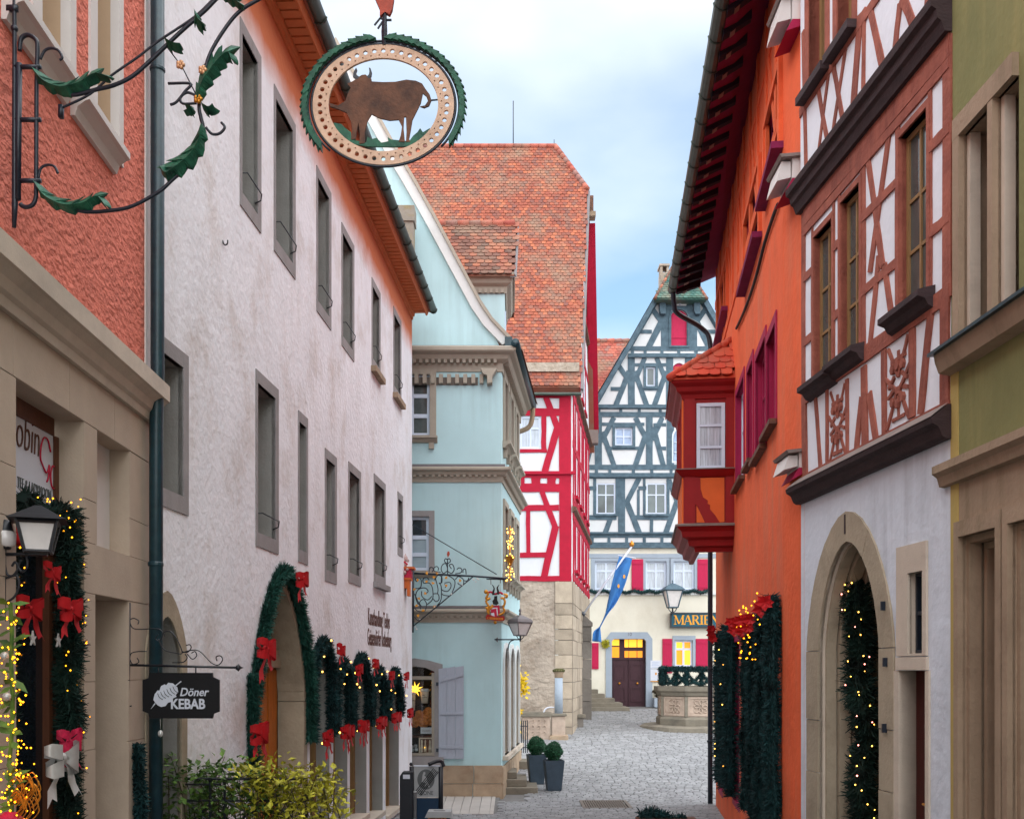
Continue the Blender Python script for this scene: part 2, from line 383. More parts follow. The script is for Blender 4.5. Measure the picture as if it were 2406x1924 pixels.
def bow(c, size, W, m, parent, name='bow', tails=2, seed=0, tm=None):
    """ribbon bow facing out of plane W: two puffed loops, knot, tails"""
    q = random.Random(seed); s, h, o = c; mb = MB(); z = size
    def strip(cl, wds):
        V = []
        for (a, b_, c_), w in zip(cl, wds): V += [W.P(s + a * z, h + (b_ + w / 2) * z, o + c_ * z), W.P(s + a * z, h + (b_ - w / 2) * z, o + c_ * z)]
        mb.add(V, [[2 * i, 2 * i + 1, 2 * i + 3, 2 * i + 2] for i in range(len(cl) - 1)])
    for sg in (-1, 1):
        t = q.uniform(-.12, .2)
        for lob in (0, 1):      # an upper and a lower loop, each puffed and pinched at the knot
            u_ = (.16 if lob == 0 else -.14) + t * .4; ln_b = q.uniform(.42, .56) * (1 if lob == 0 else .85); wd_b = q.uniform(.75, 1.1)
            strip([(0, 0, .05), (.12 * sg, u_ * .3, .15), (.7 * ln_b * sg, u_ * .8, .24), (ln_b * sg, u_ * 1.05, .14), (1.06 * ln_b * sg, u_ * 1.1, .04), (.8 * ln_b * sg, u_ * .85, -.02), (.3 * ln_b * sg, u_ * .3, 0), (0, 0, 0)], [w_ * wd_b for w_ in (.07, .14, .26, .24, .14, .2, .12, .06)])
    for i in range(tails):
        sg = -1 if i == 0 else 1
        e_ = q.uniform(.8, 1.5); f_ = q.uniform(.75, 1.1); cl = [(0, 0, .05), (.14 * sg * e_, -.2 * f_, .14), (.27 * sg * e_, -.45 * f_, .1), (.36 * sg * e_, -.72 * f_, .16)]
        V = []
        for j, (a, b_, c_) in enumerate(cl):
            w = [.05, .12, .16, .18][j]; V += [W.P(s + (a - w) * z, h + (b_ + .03 * sg) * z, o + c_ * z), W.P(s + (a + w) * z, h + (b_ - .03 * sg) * z, o + c_ * z)]
        k = len(V); a, b_, c_ = cl[-1]; V.append(W.P(s + a * z, h + (b_ + .1) * z, o + c_ * z))
        mb.add(V, [[0, 1, 3, 2], [2, 3, 5, 4], [4, 5, 8, 6][:3] + [8], [4, 8, 6], [5, 7, 8]] if False else [[0, 1, 3, 2], [2, 3, 5, 4], [4, 8, 6], [4, 5, 8], [5, 7, 8]])
    mb.ball(W.P(s, h, o + .08 * z), .09 * z, 8)
    return mb.build(name, m, parent, smooth=True, recalc=False)
def lantern(parent, c, wt, wb, hg, hr, fm, gm, bar=.02, finial=True, rot=0, crown=1.25):
    """four-sided tapering street lantern; c = middle of the glass bottom"""
    c = Vector(c)
    def sq(w, z): return [c + Vector((math.cos(a) * w * .7071, math.sin(a) * w * .7071, z)) for a in (rot + math.pi / 4 + k * math.pi / 2 for k in range(4))]
    T, B = sq(wt, hg), sq(wb, 0); f = MB()
    for i in range(4):
        f.tube([B[i], T[i]], bar, 5); f.tube([B[i], B[(i + 1) % 4]], bar, 5); f.tube([T[i], T[(i + 1) % 4]], bar * 1.2, 5)
    f.lathe(c, [(wb * .5, -.02), (wb * .55, 0)], 4, rot=rot + math.pi / 4)
    f.build('lantern_frame', fm, parent)
    b = MB(); V = sq(wt * crown, hg + .01) + sq(wt * .95, hg + hr * .45) + sq(wt * .18, hg + hr)
    b.add(V, [[i, (i + 1) % 4, (i + 1) % 4 + 4, i + 4] for i in range(4)] + [[i + 4, (i + 1) % 4 + 4, (i + 1) % 4 + 8, i + 8] for i in range(4)] + [[0, 1, 2, 3], [8, 9, 10, 11]])
    b.build('lantern_roof', fm, parent)
    if finial:
        b = MB(); b.lathe(c + Vector((0, 0, hg + hr)), [(.02, 0), (.03, .03), (.015, .06), (.035, .1), (.008, .16)], 8); b.build('finial', fm, parent, smooth=True)
    for i in range(4):
        j = (i + 1) % 4; ins = lambda p: p + (c + Vector((0, 0, p.z - c.z)) - p) * .05
        mk('glass_pane', [ins(B[i]), ins(B[j]), ins(T[j]), ins(T[i])], [[0, 1, 2, 3]], gm, parent)
    b = MB(); b.lathe(c, [(wb * .16, 0), (wb * .16, hg * .3), (wb * .1, hg * .32), (wb * .14, hg * .5), (wb * .05, hg * .6)], 8); b.build('bulb_holder', fm, parent, smooth=True)
_gy = [(-8, 2.2), (0, 1.45), (9, .95), (15, .42), (20, .06), (24, 0), (36, .70), (47, 1.28), (60, 1.4)]
def ground(y):
    if y <= _gy[0][0]: return _gy[0][1]
    for (a, p), (b_, q) in zip(_gy, _gy[1:]):
        if y <= b_: return p + (q - p) * (y - a) / (b_ - a)
    return _gy[-1][1]
# ---------------------------------------------------------------- materials of the place
M('stucco_salmon', '#d67a68', .95, .12, 5, .75, 21, dirt=('#b05548', .6, 17, 1), stretch=(1, .7, 1.1), dist=.06)
M('limestone', '#b3a291', .85, .08, 2.5, .12, 60, dirt=('#8d7b6b', .35, 1.2, .6))
M('limestone_trim', '#c2b5a6', .85, .1, 2.5, .12, 60, dirt=('#8c8177', .35, 2, 1.5))
M('white_trim', '#cfc9c6', .7, .05, 3, .05, 40)
M('beige_reveal', '#b99f84', .8, .06, 3, .05, 40)
M('white_plaster', '#e4e5ea', .92, .06, 1.2, .45, 12, dirt=('#a8937f', .6, 1.1, .9), streak=('#a8957f', .14, 3), dist=.03)
M('grey_frame', '#8f8b8b', .85, .12, 3, .2, 40, dirt=('#6f6a66', .4, 4, .5))
M('grey_jamb', '#8c8a86', .85, .1, 3, .2, 40)
M('soffit_orange', '#c87748', .75, .1, 4, .1, 30)
M('gutter_zinc', '#4d554f', .45, .15, 6, .05, 40, metal=.6)
M('pipe_teal', '#10323c', .4, .25, 12, .03, 60, spec=.5, dirt=('#3d5a58', .35, 14, 1))
M('dark_iron', '#1a1d24', .45, .1, 8, .05, 80, spec=.5)
M('iron_navy', '#16202e', .4, .15, 9, .05, 80, spec=.5)
M('leaf_paint', '#16443a', .5, .35, 14, .15, 60, hue='#2f7358')
M('gold', '#c98a34', .35, .15, 20, .05, 60, metal=.7)
M('gold_flower', '#cfa079', .4, .15, 20, .05, 60, metal=.4)
M('sign_cream', '#d3b49c', .6, .15, 14, .1, 70, dirt=('#9c7658', .5, 12, 1))
M('ox_brown', '#4e3a33', .7, .3, 8, .2, 60, hue='#7a5440')
M('bird_red', '#a8442f', .5, .2, 10, .1, 60)
M('mint_wall', '#b2d1d6', .9, .05, .8, .1, 40, dirt=('#a2bfc2', .5, .5, .4), streak=('#92aaad', .28, 6))
M('tan_trim', '#a1988b', .85, .1, 3, .15, 50, dirt=('#6f675f', .4, 3, 1))
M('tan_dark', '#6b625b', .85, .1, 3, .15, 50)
M('flashing', '#6f6a6c', .5, .1, 4, .05, 40, metal=.3)
M('verge_pale', '#cfd0cf', .7, .08, 2, .05, 40)
M('white_window', '#ccd6e6', .5, .03, 4, .02, 40)
M('plinth', '#a8937c', .9, .2, 2.5, .4, 22, dirt=('#7a5a44', .7, 1.6, 1.2), rnd=.14)
M('ashlar', '#a89a89', .9, .16, 2.2, .4, 22, dirt=('#6e6558', .6, 1.3, .7), rnd=.16)
M('rubble', '#a79a8d', .92, .25, 1.6, .9, 7, dirt=('#75624f', .8, 1.3, 1), dist=.06)
M('rubble_dark', '#77716b', .92, .18, 1.6, .7, 12, dirt=('#4e4a46', .6, .9, .5), rnd=.14)
M('step_stone', '#7b7468', .9, .18, 2.6, .35, 26, dirt=('#4f504c', .6, 2, 1))
M('red_timber', '#a80a2e', .7, .12, 4, .2, 30, stretch=(1, 1, 1))
M('panel_white', '#d2d3d9', .92, .03, 2, .2, 16)
M('blue_timber', '#445966', .75, .2, 4, .3, 30, hue='#5c727f')
M('panel_cream', '#d2d4d6', .92, .03, 2, .15, 16)
M('cream_wall', '#dad5c6', .92, .05, 1, .2, 18, dirt=('#b9ae97', .4, .8, .6))
M('grey_blue_stone', '#9aa5b2', .85, .06, 2, .1, 40)
M('shutter_red', '#b31346', .6, .12, 5, .1, 40, stretch=(6, 6, 1))
M('door_dark', '#3f242c', .55, .2, 5, .1, 30, stretch=(8, 8, 1))
M('orange_wall', '#e4643a', .92, .10, 1.4, .35, 12, dirt=('#cf5434', .6, 1.6, .4), streak=('#c27a5e', .45, 4), dist=.03)
M('orange_wood', '#dd6238', .85, .12, 3, .3, 20)
M('oriel_red', '#8e0d10', .6, .1, 4, .1, 40)
M('oriel_orange', '#d8632e', .8, .08, 3, .1, 30)
M('oriel_stone', '#7d6f6a', .8, .15, 4, .2, 40)
M('magenta_paint', '#9c1243', .7, .1, 4, .1, 40)
M('ht_timber', '#8c4c40', .85, .18, 4, .5, 26, hue='#a5604f', streak=('#5f352d', .5, 9))
M('ht_white', '#dadde5', .92, .05, 1.8, .3, 14)
M('ht_groundwall', '#d0d6e0', .92, .06, 1.0, .3, 12, dirt=('#a6aab2', .5, 1.4, .5), streak=('#8f9096', .4, 6), dist=.03)
M('black_beam', '#3a2c2e', .75, .25, 5, .3, 24, stretch=(1, 1, 3))
M('arch_stone', '#a39682', .9, .12, 2.2, .35, 24, dirt=('#756a5a', .6, 2.2, .8))
M('green_wall', '#7c7a50', .92, .1, 1.5, .25, 18, dirt=('#63673f', .6, 1.2, .4), streak=('#9a8f5c', .5, 5))
M('yellow_band', '#b09a5c', .9, .1, 1.5, .2, 18)
M('rose_stone', '#9a8570', .88, .1, 2.5, .3, 26, dirt=('#6d5a49', .6, 1.8, .6), streak=('#6a6048', .5, 6))
M('dark_door', '#431410', .5, .2, 5, .1, 30, stretch=(6, 6, 1))
M('brown_wood', '#5a3522', .6, .2, 5, .15, 30, stretch=(6, 6, 1))
M('oak_door', '#b0621c', .5, .3, 5, .2, 24, stretch=(9, 9, 1))
M('window_wood', '#8a6a45', .6, .15, 6, .1, 40, stretch=(5, 5, 1))
M('glass_dark', '#1a2027', .06, .3, 2.5, .02, 3, spec=.9)
M('glass_grey', '#49504f', .08, .25, 3, .02, 3, spec=.8)
M('glass_curtain', '#a9b0bb', .12, .45, 9, .02, 3, spec=.7, stretch=(5, 5, .25))
M('glass_blind', '#8ea0aa', .15, .06, 9, .3, 14, spec=.6, stretch=(.1, .1, 6))
M('glass_blue', '#8b9fc0', .08, .3, 2, .02, 3, spec=.8)
M('lamp_glass', '#d9d4d2', .2, .1, 6, .02, 5, spec=.6)
M('lit_window', '#ffb632', .4, 0, emit=.29, bump=0)
M('lit_window_deep', '#e88a1c', .4, 0, emit=.24, bump=0)
M('bulb_warm', '#ffb64a', .4, 0, emit=2.1, bump=0)
M('bulb_gold', '#ff9a12', .4, 0, emit=1.5, bump=0)
M('bulb_pink', '#ff8a7a', .4, 0, emit=2.1, bump=0)
M('star_glow', '#ffc23c', .5, 0, emit=.6, bump=0)
M('fir', '#12352f', .7, .4, 5, 0, hue='#2a5f52', rnd=.35)
M('fir_dark', '#0d2628', .75, .4, 5, 0, hue='#1a4345', rnd=.4)
M('fir_black', '#0d1c1a', .75, .4, 5, 0, hue='#1b3a31')
M('ribbon_red', '#a80f17', .75, .15, 12, .1, 40)
M('ribbon_silver', '#b9b9b6', .35, .1, 12, .1, 60, metal=.3)
M('ribbon_pink', '#b81f45', .6, .3, 20, .3, 60)
M('poinsettia', '#b4141a', .6, .2, 12, .1, 40)
M('leaf_green', '#2f5634', .55, .45, 7, 0, hue='#6b8a38', rnd=.35)
M('leaf_yellow', '#838a2c', .55, .3, 7, 0, hue='#c9be3a', rnd=.4)
M('leaf_vine', '#d8b614', .55, .25, 9, 0, rnd=.2)
M('twig', '#3c3324', .8, .2, 9, .1, 40)
M('boxwood', '#183f2a', .7, .4, 9, 0, hue='#2a6140', rnd=.3)
M('planter_grey', '#3c4a57', .6, .15, 6, .15, 60)
M('soil', '#2e241d', .95, .2, 20, .6, 40)
M('asphalt_joint', '#6e6d6c', .95, .15, 4, .4, 40)
M('cobble', '#838486', .75, .1, 2, .3, 40, rnd=.2, dirt=('#77757a', .5, .6, 1))
M('slab', '#a9a49f', .8, .1, 2, .2, 40, rnd=.08)
M('grate', '#6f675f', .6, .15, 8, .1, 40, metal=.4)
M('sign_black', '#0d0e12', .5, .1, 6, .03, 40)
M('sign_white', '#c9cdd8', .6, .03, 6, .03, 40)
M('sign_grey', '#a0a2a3', .5, .06, 6, .03, 40)
M('sign_midgrey', '#5d6061', .5, .06, 6, .03, 40)
M('teal_sign', '#12576a', .5, .1, 5, .03, 40)
M('flag_blue', '#3c76b6', .8, .15, 3, .1, 60)
M('heraldic_red', '#b51038', .5, .05, 9, .03, 60)
M('shutter_grey', '#9fa6b3', .7, .07, 4, .1, 30, stretch=(8, 8, 1))
M('chimney_stone', '#8a857b', .9, .15, 4, .4, 26, dirt=('#8b7a34', .8, 3, 1))
M('teddy', '#b9a09c', .95, .2, 20, .6, 60)
M('orange_box', '#c4622a', .6, .15, 8, .1, 40, stretch=(4, 4, 1))
M('paper_bag', '#c7702c', .9, .4, 12, .8, 18, hue='#e09448')
M('card', '#c8d2d6', .7, .03, 9, 0)
M('cup_cream', '#d9cfb9', .5, .05, 9, .03, 40)
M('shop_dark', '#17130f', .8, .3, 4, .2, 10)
M('moss', '#4a4a2c', .95, .3, 9, .6, 30)
M('black_plastic', '#10141d', .45, .1, 9, .03, 40, spec=.5)
M('navy_panel', '#14304a', .5, .1, 5, .03, 40)
M('wall_lettering', '#5f4038', .9, .25, 14, .1, 60)
M('carved', '#b3a091', .88, .15, 4, .3, 30, dirt=('#84695e', .5, 3, 1))
M('cable', '#121016', .6, .1, 5, 0)
M('rafter_dark', '#1f1a2a', .85, .15, 3, .2, 20)
M('soffit_plum', '#76204a', .9, .15, 2.5, .3, 14)
tile_mat('tile_red', ['#8e4d3b', '#98533e', '#84483a', '#a45f44', '#7c4a3e', '#93503d', '#774a42', '#9a5640', '#865648', '#8b4a3a'])
tile_mat('tile_brown', ['#744a3d', '#8e5241', '#664238', '#5c4038', '#985640', '#7c4e40', '#6c483e', '#9a5e46'])
tile_mat('tile_orange', ['#bb4632', '#c24c35', '#b3422f', '#be5138'])
tile_mat('tile_teal', ['#2f544d', '#365b54', '#294b47', '#40645b', '#274641', '#365449'])
tile_mat('tile_hood', ['#9f5244', '#a85c4c', '#954a40', '#aa6252', '#8e645c'])
def glass_clear(name):
    m = bpy.data.materials.new(name); m.use_nodes = True; MATS[name] = m; n = m.node_tree.nodes; l = m.node_tree.links
    n.remove(n['Principled BSDF']); t = n.new('ShaderNodeBsdfTransparent'); g = n.new('ShaderNodeBsdfGlossy'); g.inputs['Roughness'].default_value = .03
    f = n.new('ShaderNodeFresnel'); f.inputs[0].default_value = 1.5; x = n.new('ShaderNodeMixShader')
    l.new(f.outputs[0], x.inputs[0]); l.new(t.outputs[0], x.inputs[1]); l.new(g.outputs[0], x.inputs[2]); l.new(x.outputs[0], n['Material Output'].inputs[0])
glass_clear('glass_clear')
def glow_band(base, col, h0, h1, noise_amp=.25):
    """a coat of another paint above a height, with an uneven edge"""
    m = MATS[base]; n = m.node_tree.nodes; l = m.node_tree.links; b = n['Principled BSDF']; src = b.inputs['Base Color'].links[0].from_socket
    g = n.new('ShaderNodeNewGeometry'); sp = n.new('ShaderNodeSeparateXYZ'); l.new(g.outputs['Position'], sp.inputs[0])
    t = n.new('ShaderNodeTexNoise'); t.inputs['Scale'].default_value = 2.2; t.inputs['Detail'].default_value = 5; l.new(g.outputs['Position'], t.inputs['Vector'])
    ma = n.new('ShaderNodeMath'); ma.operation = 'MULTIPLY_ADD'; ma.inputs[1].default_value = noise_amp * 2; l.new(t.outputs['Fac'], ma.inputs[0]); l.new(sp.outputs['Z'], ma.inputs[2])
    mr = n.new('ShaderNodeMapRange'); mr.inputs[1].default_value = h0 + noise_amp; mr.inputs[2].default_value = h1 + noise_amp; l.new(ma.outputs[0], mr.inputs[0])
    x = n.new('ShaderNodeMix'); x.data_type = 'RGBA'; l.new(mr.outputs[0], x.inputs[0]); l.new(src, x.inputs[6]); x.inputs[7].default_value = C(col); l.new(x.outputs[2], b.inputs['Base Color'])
glow_band('white_plaster', '#c9744c', 9.95, 10.45, .15)  # orange glow below the soffit, put into the plaster colour
# ================================================================ ground
def sheet(name, xs, ys, f, m, kind='structure', **k):
    V = [(x, y, f(x, y)) for y in ys for x in xs]; n = len(xs)
    Fc = [[j * n + i, j * n + i + 1, (j + 1) * n + i + 1, (j + 1) * n + i] for j in range(len(ys) - 1) for i in range(n - 1)]
    return mk(name, V, Fc, m, None, kind=kind, recalc=False, origin=Vector((0, 20, 0)), **k)
street = sheet('street', [-400, -60, -12, -6, -3, 0, 3, 6, 12, 60, 400], [-300, -20] + list(range(-8, 61)) + [100, 500], lambda x, y: ground(y) - .03, 'asphalt_joint')
# cobbles, as far as they can be told apart
def cobble_field(parent):
    T = []; y = 15.0; row = 0
    while y < 45.5:
        dep = .13 + .07 * min(1, max(0, (y - 20) / 14)); x0 = -3.2 if y < 22.5 else (-.6 if y < 29 else .2)
        x1 = 4.6 if y < 24 else 9
        x = x0 + R.uniform(0, .1)
        while x < x1:
            w = R.uniform(.13, .22) * (1 + .5 * min(1, max(0, (y - 20) / 14)))
            yy = y + .16 * math.sin(x * .8 + row * .02)
            skip = (21.95 < yy < 23.3 and 1.5 < x + w / 2 < 2.6) or (x < 0.22 and 23.2 < yy < 26.6) or (yy < 24 and x + w > -.6 - (24 - yy) * .06 and x < -.6 - (24 - yy) * .06 and False)
            if yy < 24.05 and x < -.35 and yy > 21.0: skip = True
            if not skip: T.append((x + w / 2, yy + dep / 2, w * .94, dep * .93))
            x += w
        y += dep; row += 1
    def stone(cx, cy, w, d, hgt):
        b = .018; z = lambda xx, yy: ground(yy); base = []
        pts = [(-w / 2, -d / 2), (w / 2, -d / 2), (w / 2, d / 2), (-w / 2, d / 2)]
        V = [Vector((cx + p[0], cy + p[1], ground(cy + p[1]) - .03)) for p in pts] + [Vector((cx + p[0], cy + p[1], ground(cy + p[1]) + hgt - .012)) for p in pts] + \
            [Vector((cx + p[0] * (1 - 2 * b / w), cy + p[1] * (1 - 2 * b / d), ground(cy + p[1]) + hgt)) for p in pts]
        return V, [[i, (i + 1) % 4, (i + 1) % 4 + 4, i + 4] for i in range(4)] + [[i + 4, (i + 1) % 4 + 4, (i + 1) % 4 + 8, i + 8] for i in range(4)] + [[8, 9, 10, 11]]
    def vis(t):
        px = CX + F * t[0] / t[1]; py = HY + F * (EYE - ground(t[1])) / t[1]
        return 1050 < px < 1655 and py < 1924
    near = [t for t in T if vis(t)]; near.sort(key=lambda t: t[1]); near = near[:300]; ns = set(near)
    for t in near:
        V, Fc = stone(*t, R.uniform(-.004, .008)); mk('cobble', V, Fc, 'cobble', parent, recalc=False)
    mb = MB()
    for t in T:
        if t in ns: continue
        V, Fc = stone(*t, R.uniform(-.004, .008)); mb.add(V, Fc)
    mb.build('cobbles', 'cobble', parent, kind='stuff', recalc=False)
cobble_field(street)
pav = MB(); pav.wbox(-3.2, -.36, 21.0, 24.0, -.1, .0)
pavement = mk('pavement', [(-3.2, 20.9, .03), (-.36 - .0, 20.9, .03), (-.28, 24, .012), (-3.2, 24, .012), (-3.2, 20.9, -.1), (-.36, 20.9, -.1), (-.28, 24, -.1), (-3.2, 24, -.1)],
              [[0, 1, 2, 3], [0, 1, 5, 4], [1, 2, 6, 5]], 'asphalt_joint', None, kind='structure', recalc=False)
x = -2.6
while x < -.4:
    w = R.uniform(.15, .24); x1 = min(x + w, -.37); sk = (x + .4) * -.05
    V = [(x + sk, 20.95, .055), (x1 - .015 + sk, 20.95, .055), (x1 - .015, 23.98, .035), (x, 23.98, .035)]
    V += [(a, b_, c_ - .05) for a, b_, c_ in V]
    mk('paving_slab', V, [[0, 1, 2, 3], [0, 4, 5, 1], [1, 5, 6, 2], [3, 7, 4, 0]], 'slab', pavement); x = x1
gr = thing('drain_grate', 'rusty slotted drain grate set in the cobbles', 'drain', (2.06, 22.6, ground(22.6)))
gzz = ground(22.6)
for i in range(17): x = 1.62 + i * .053; box('slat', W0, x, x + .03, gzz - .04, gzz + .012, -23.2, -22.05, 'grate', gr)
ring('frame', Wall(0, 0, 1, 0), rc(1.54, 2.58, 0, 1), rc(1.61, 2.52, .001, .999), 0, 1, 'grate', gr) if False else None
for nm, q in (('frame_bar', (1.53, 2.6, 21.98, 22.05)), ('frame_bar', (1.53, 2.6, 23.2, 23.27)), ('frame_bar', (1.53, 1.6, 22.05, 23.2)), ('frame_bar', (2.53, 2.6, 22.05, 23.2))): box(nm, W0, q[0], q[1], gzz - .05, gzz + .016, -q[3], -q[2], 'grate', gr)
box('drain_pit', W0, 1.6, 2.53, gzz - .05, gzz - .022, -23.2, -22.05, 'shop_dark', gr)

# ================================================================ salmon house, left foreground
Wp = Wall(-3.085, 8.6, -.0429, 1)
pink = thing('salmon_house', 'salmon stucco house over a limestone shop front, left edge of the picture', 'building', (-3.2, 5, ground(5)))
PE = .10
shop = Wp.rect(38, 197, 990, 1990); shop = (shop[0], shop[1], 1.1, shop[3])
smw = Wp.rect(228, 305, 1058, 1306); dr = Wp.rect(224, 302, 1411, 1990); dr = (dr[0], dr[1], 1.1, dr[3])
uA = (Wp.s(93), Wp.s(160), 6.98, 8.9); uB = (Wp.s(224), Wp.s(275), 6.98, 8.9)
HCB, HCT = 5.16, 5.46
skin('lower_wall', Wp, rc(-12, PE - .012, .5, HCB + .1), [rc(*shop), rc(*smw), rc(*dr)], 'limestone', pink, depth=[.26, .2, .5], o=-.012)
hs = [.9, 1.6, 2.46, 2.95, dr[3], smw[2], 4.25, smw[3], shop[3], HCB]
hs = sorted(set(round(h, 3) for h in hs))
blocks(Wp, -3.4, PE, hs, [shop, smw, dr], 1.0, 'limestone', pink, gap=.005, jit=.002)
skin('upper_wall', Wp, rc(-12, PE - .11, HCT - .1, 11.5), [rc(*uA), rc(*uB)], 'stucco_salmon', pink, depth=.22, rev='beige_reveal')
box('corner_strip', Wp, PE - .13, PE, HCT - .05, 11.5, -.3, .012, 'white_trim', pink)
mould('cornice', Wp, -12, PE + .05, [(-.02, HCB - .03), (.035, HCB - .03), (.045, HCB + .03), (.07, HCB + .05), (.09, HCB + .11), (.14, HCB + .15), (.16, HCB + .16), (.16, HCT - .005), (.13, HCT + .02), (-.02, HCT + .05)], 'limestone_trim', pink)
for r, (pa, pb) in ((uA, (52, 192)), (uB, (207, 303))):
    q = ring('window_surround', Wp, rc(r[0] - .14, r[1] + .1, r[2] - .02, r[3]), rc(r[0] + .001, r[1] - .001, r[2], r[3] - .01), -.05, .018, 'white_trim', pink)
    box('window_blind', Wp, r[0], r[1], r[2], r[3], -.24, -.2, 'white_trim', q)
    mould('window_sill', Wp, Wp.s(pa, .12), Wp.s(pb, .12), [(-.03, r[2] - .16), (.03, r[2] - .16), (.05, r[2] - .1), (.10, r[2] - .06), (.13, r[2] - .05), (.13, r[2]), (.1, r[2] + .015), (-.03, r[2] + .03)], 'white_trim', q)
# shop front in the opening
sf = box('shop_door', Wp, shop[0], shop[1], shop[2], Wp.sh(120, 1200)[1] - .1, -.25, -.2, 'glass_dark', pink)
ht = sf.dimensions
tr0 = Wp.sh(100, 1195)[1]
q = box('door_post', Wp, Wp.s(118, -.16) - .03, Wp.s(118, -.16) + .03, 1.1, tr0, -.2, -.155, 'brown_wood', sf)
pn = box('transom_panel', Wp, shop[0], shop[1] - .06, tr0, shop[3] - .1, -.25, -.19, 'sign_white', pink, label='white shop sign panel with brown and red lettering')
box('panel_shade', Wp, shop[0], shop[1] - .06, shop[3] - .12, shop[3], -.26, -.18, 'brown_wood', pn)
box('frame_post', Wp, shop[1] - .06, shop[1] - .005, 1.1, shop[3] - .12, -.26, -.17, 'brown_wood', pn)
sL = Wp.s(38, -.19)
text('lettering', 'Robin', Wp, Wp.s(92, -.19), Wp.sh(92, 1075, -.19)[1], -.187, .34, 'wall_lettering', pn, sx=.62, shear=.15, bold=-.006, align='RIGHT')
gS, gH = Wp.sh(105, 1050, -.18)
def pwp(px, py, o=-.183): s_, h_ = Wp.sh(px, py, o); return Wp.P(s_, h_, o)
tube('letter_stroke', curve([pwp(*p) for p in ((119, 1062), (113, 1035), (104, 1028), (97, 1045), (95, 1075), (100, 1092), (108, 1110), (113, 1105), (116, 1093), (114, 1120), (110, 1132))], 5), .006, 'heraldic_red', pn, 5)
tube('letter_stroke', curve([pwp(*p) for p in ((126, 1095), (131, 1108), (132, 1130), (127, 1148), (121, 1140), (119, 1115), (122, 1098))], 5, True), .006, 'heraldic_red', pn, 5, closed=True)
text('lettering', 'TEE & LADYMOON', Wp, Wp.s(119, -.19), Wp.sh(119, 1176, -.19)[1], -.187, .105, 'sign_midgrey', pn, sx=.6, bold=-.002, align='RIGHT')
box('window', Wp, smw[0], smw[1], smw[2], smw[3], -.21, -.16, 'white_trim', pink)
d_ = box('side_door', Wp, dr[0], dr[1], dr[2], dr[3], -.5, -.42, 'brown_wood', pink)
# garland round the shop door with lights, bows and bells
g = thing('door_garland', 'dark fir garland with gold lights and silver bow right of the left shop door', 'garland', Wp.P(shop[1] - .1, 1.2, -.1))
pth = [Wp.P(shop[1] - .12 + .02 * math.sin(i), h, -.06 + .02 * math.cos(i * 1.7)) for i, h in enumerate([1.25 + .1 * k for k in range(30)])]
needles(pth, .11, 2600, 'fir_black', g, seed=3, wid=.07)
pth2 = [Wp.P(shop[1] - .12 - t * .62, 4.14 - .1 * math.sin(t * 3.1), -.1) for t in [i / 8 for i in range(9)]]
needles(pth2, .1, 2600, 'fir_black', g, seed=4, wid=.07)
bulbs([p + Vector((R.uniform(-.02, .12), R.uniform(-.12, .1), R.uniform(-.05, .05))) for p in pth for _ in range(2)] + [p + Vector((.1, R.uniform(-.1, .1), R.uniform(-.1, .1))) for p in pth2 for _ in range(2)], .006, 'bulb_gold', g)
for i, (px, py, sz, mm) in enumerate(((112, 1345, .2, 'ribbon_red'), (152, 1432, .3, 'ribbon_red'), (150, 1745, .3, 'ribbon_pink'), (128, 1780, .42, 'ribbon_silver'))):
    s_, h_ = Wp.sh(px, py, .05); bow((s_, h_, .06), sz, Wp, mm, g, seed=i)
for px, py in ((135, 1505), (75, 1500)):
    s_, h_ = Wp.sh(px, py, .03); b = MB()
    pts = [(s_ + (.05 if k % 2 == 0 else .02) * math.sin(k * math.pi / 5), h_ + (.05 if k % 2 == 0 else .02) * math.cos(k * math.pi / 5)) for k in range(10)]
    b.prism(Wp, pts, .03, .04); b.build('star', 'ribbon_silver', g)
g = thing('inner_garland', 'fir garland with a red bow and bell inside the left shop door', 'garland', Wp.P(shop[0] + .2, 1.2, -.1))
pth = [Wp.P(shop[0] + .2 + .02 * math.sin(i * 1.3), h, -.14) for i, h in enumerate([1.25 + .1 * k for k in range(29)])]
needles(pth, .08, 1800, 'fir_black', g, seed=5, wid=.07)
bulbs([p + Vector((R.uniform(0, .1), R.uniform(-.1, .1), R.uniform(-.05, .05))) for p in pth for _ in range(2)], .006, 'bulb_gold', g)
s_, h_ = Wp.sh(62, 1430, -.02); bow((s_, h_, -.03), .3, Wp, 'ribbon_red', g, seed=9)
s_, h_ = Wp.sh(56, 1262, -.02); b = MB(); b.lathe(Wp.P(s_, h_ - .05, -.03), [(.075, 0), (.06, .03), (.045, .1), (.02, .14), (.012, .17)], 10); b.build('bell', 'ribbon_red', g, smooth=True)
# wall lantern
ly = 6.0; lx = (90 - CX) / F * ly; zl = lambda py, y=ly: EYE + (HY - py) / F * y
ln_ = thing('wall_lantern', 'black wall lantern on a scrolled bracket before the shop door', 'lamp', (lx, ly, zl(1430)))
lantern(ln_, (lx, ly, zl(1297)), .21, .135, zl(1228) - zl(1297), zl(1200) - zl(1228) + .03, 'dark_iron', 'lamp_glass', .011, False, rot=.35, crown=1.5)
pz = lambda px, py, y=ly: Vector(((px - CX) / F * y, y, EYE + (HY - py) / F * y))
b = MB(); b.tube([pz(8, 1302), pz(90, 1302)], .01); b.tube(curve([pz(10, 1300), pz(15, 1345), pz(30, 1352), pz(42, 1335), pz(36, 1320), pz(28, 1330)], 5), .007)
b.tube(curve([pz(62, 1306), pz(64, 1330), pz(52, 1343), pz(43, 1330), pz(50, 1315)], 5), .007); b.tube(curve([pz(15, 1358), pz(38, 1352), pz(45, 1372), pz(35, 1400), pz(15, 1415)], 5), .007)
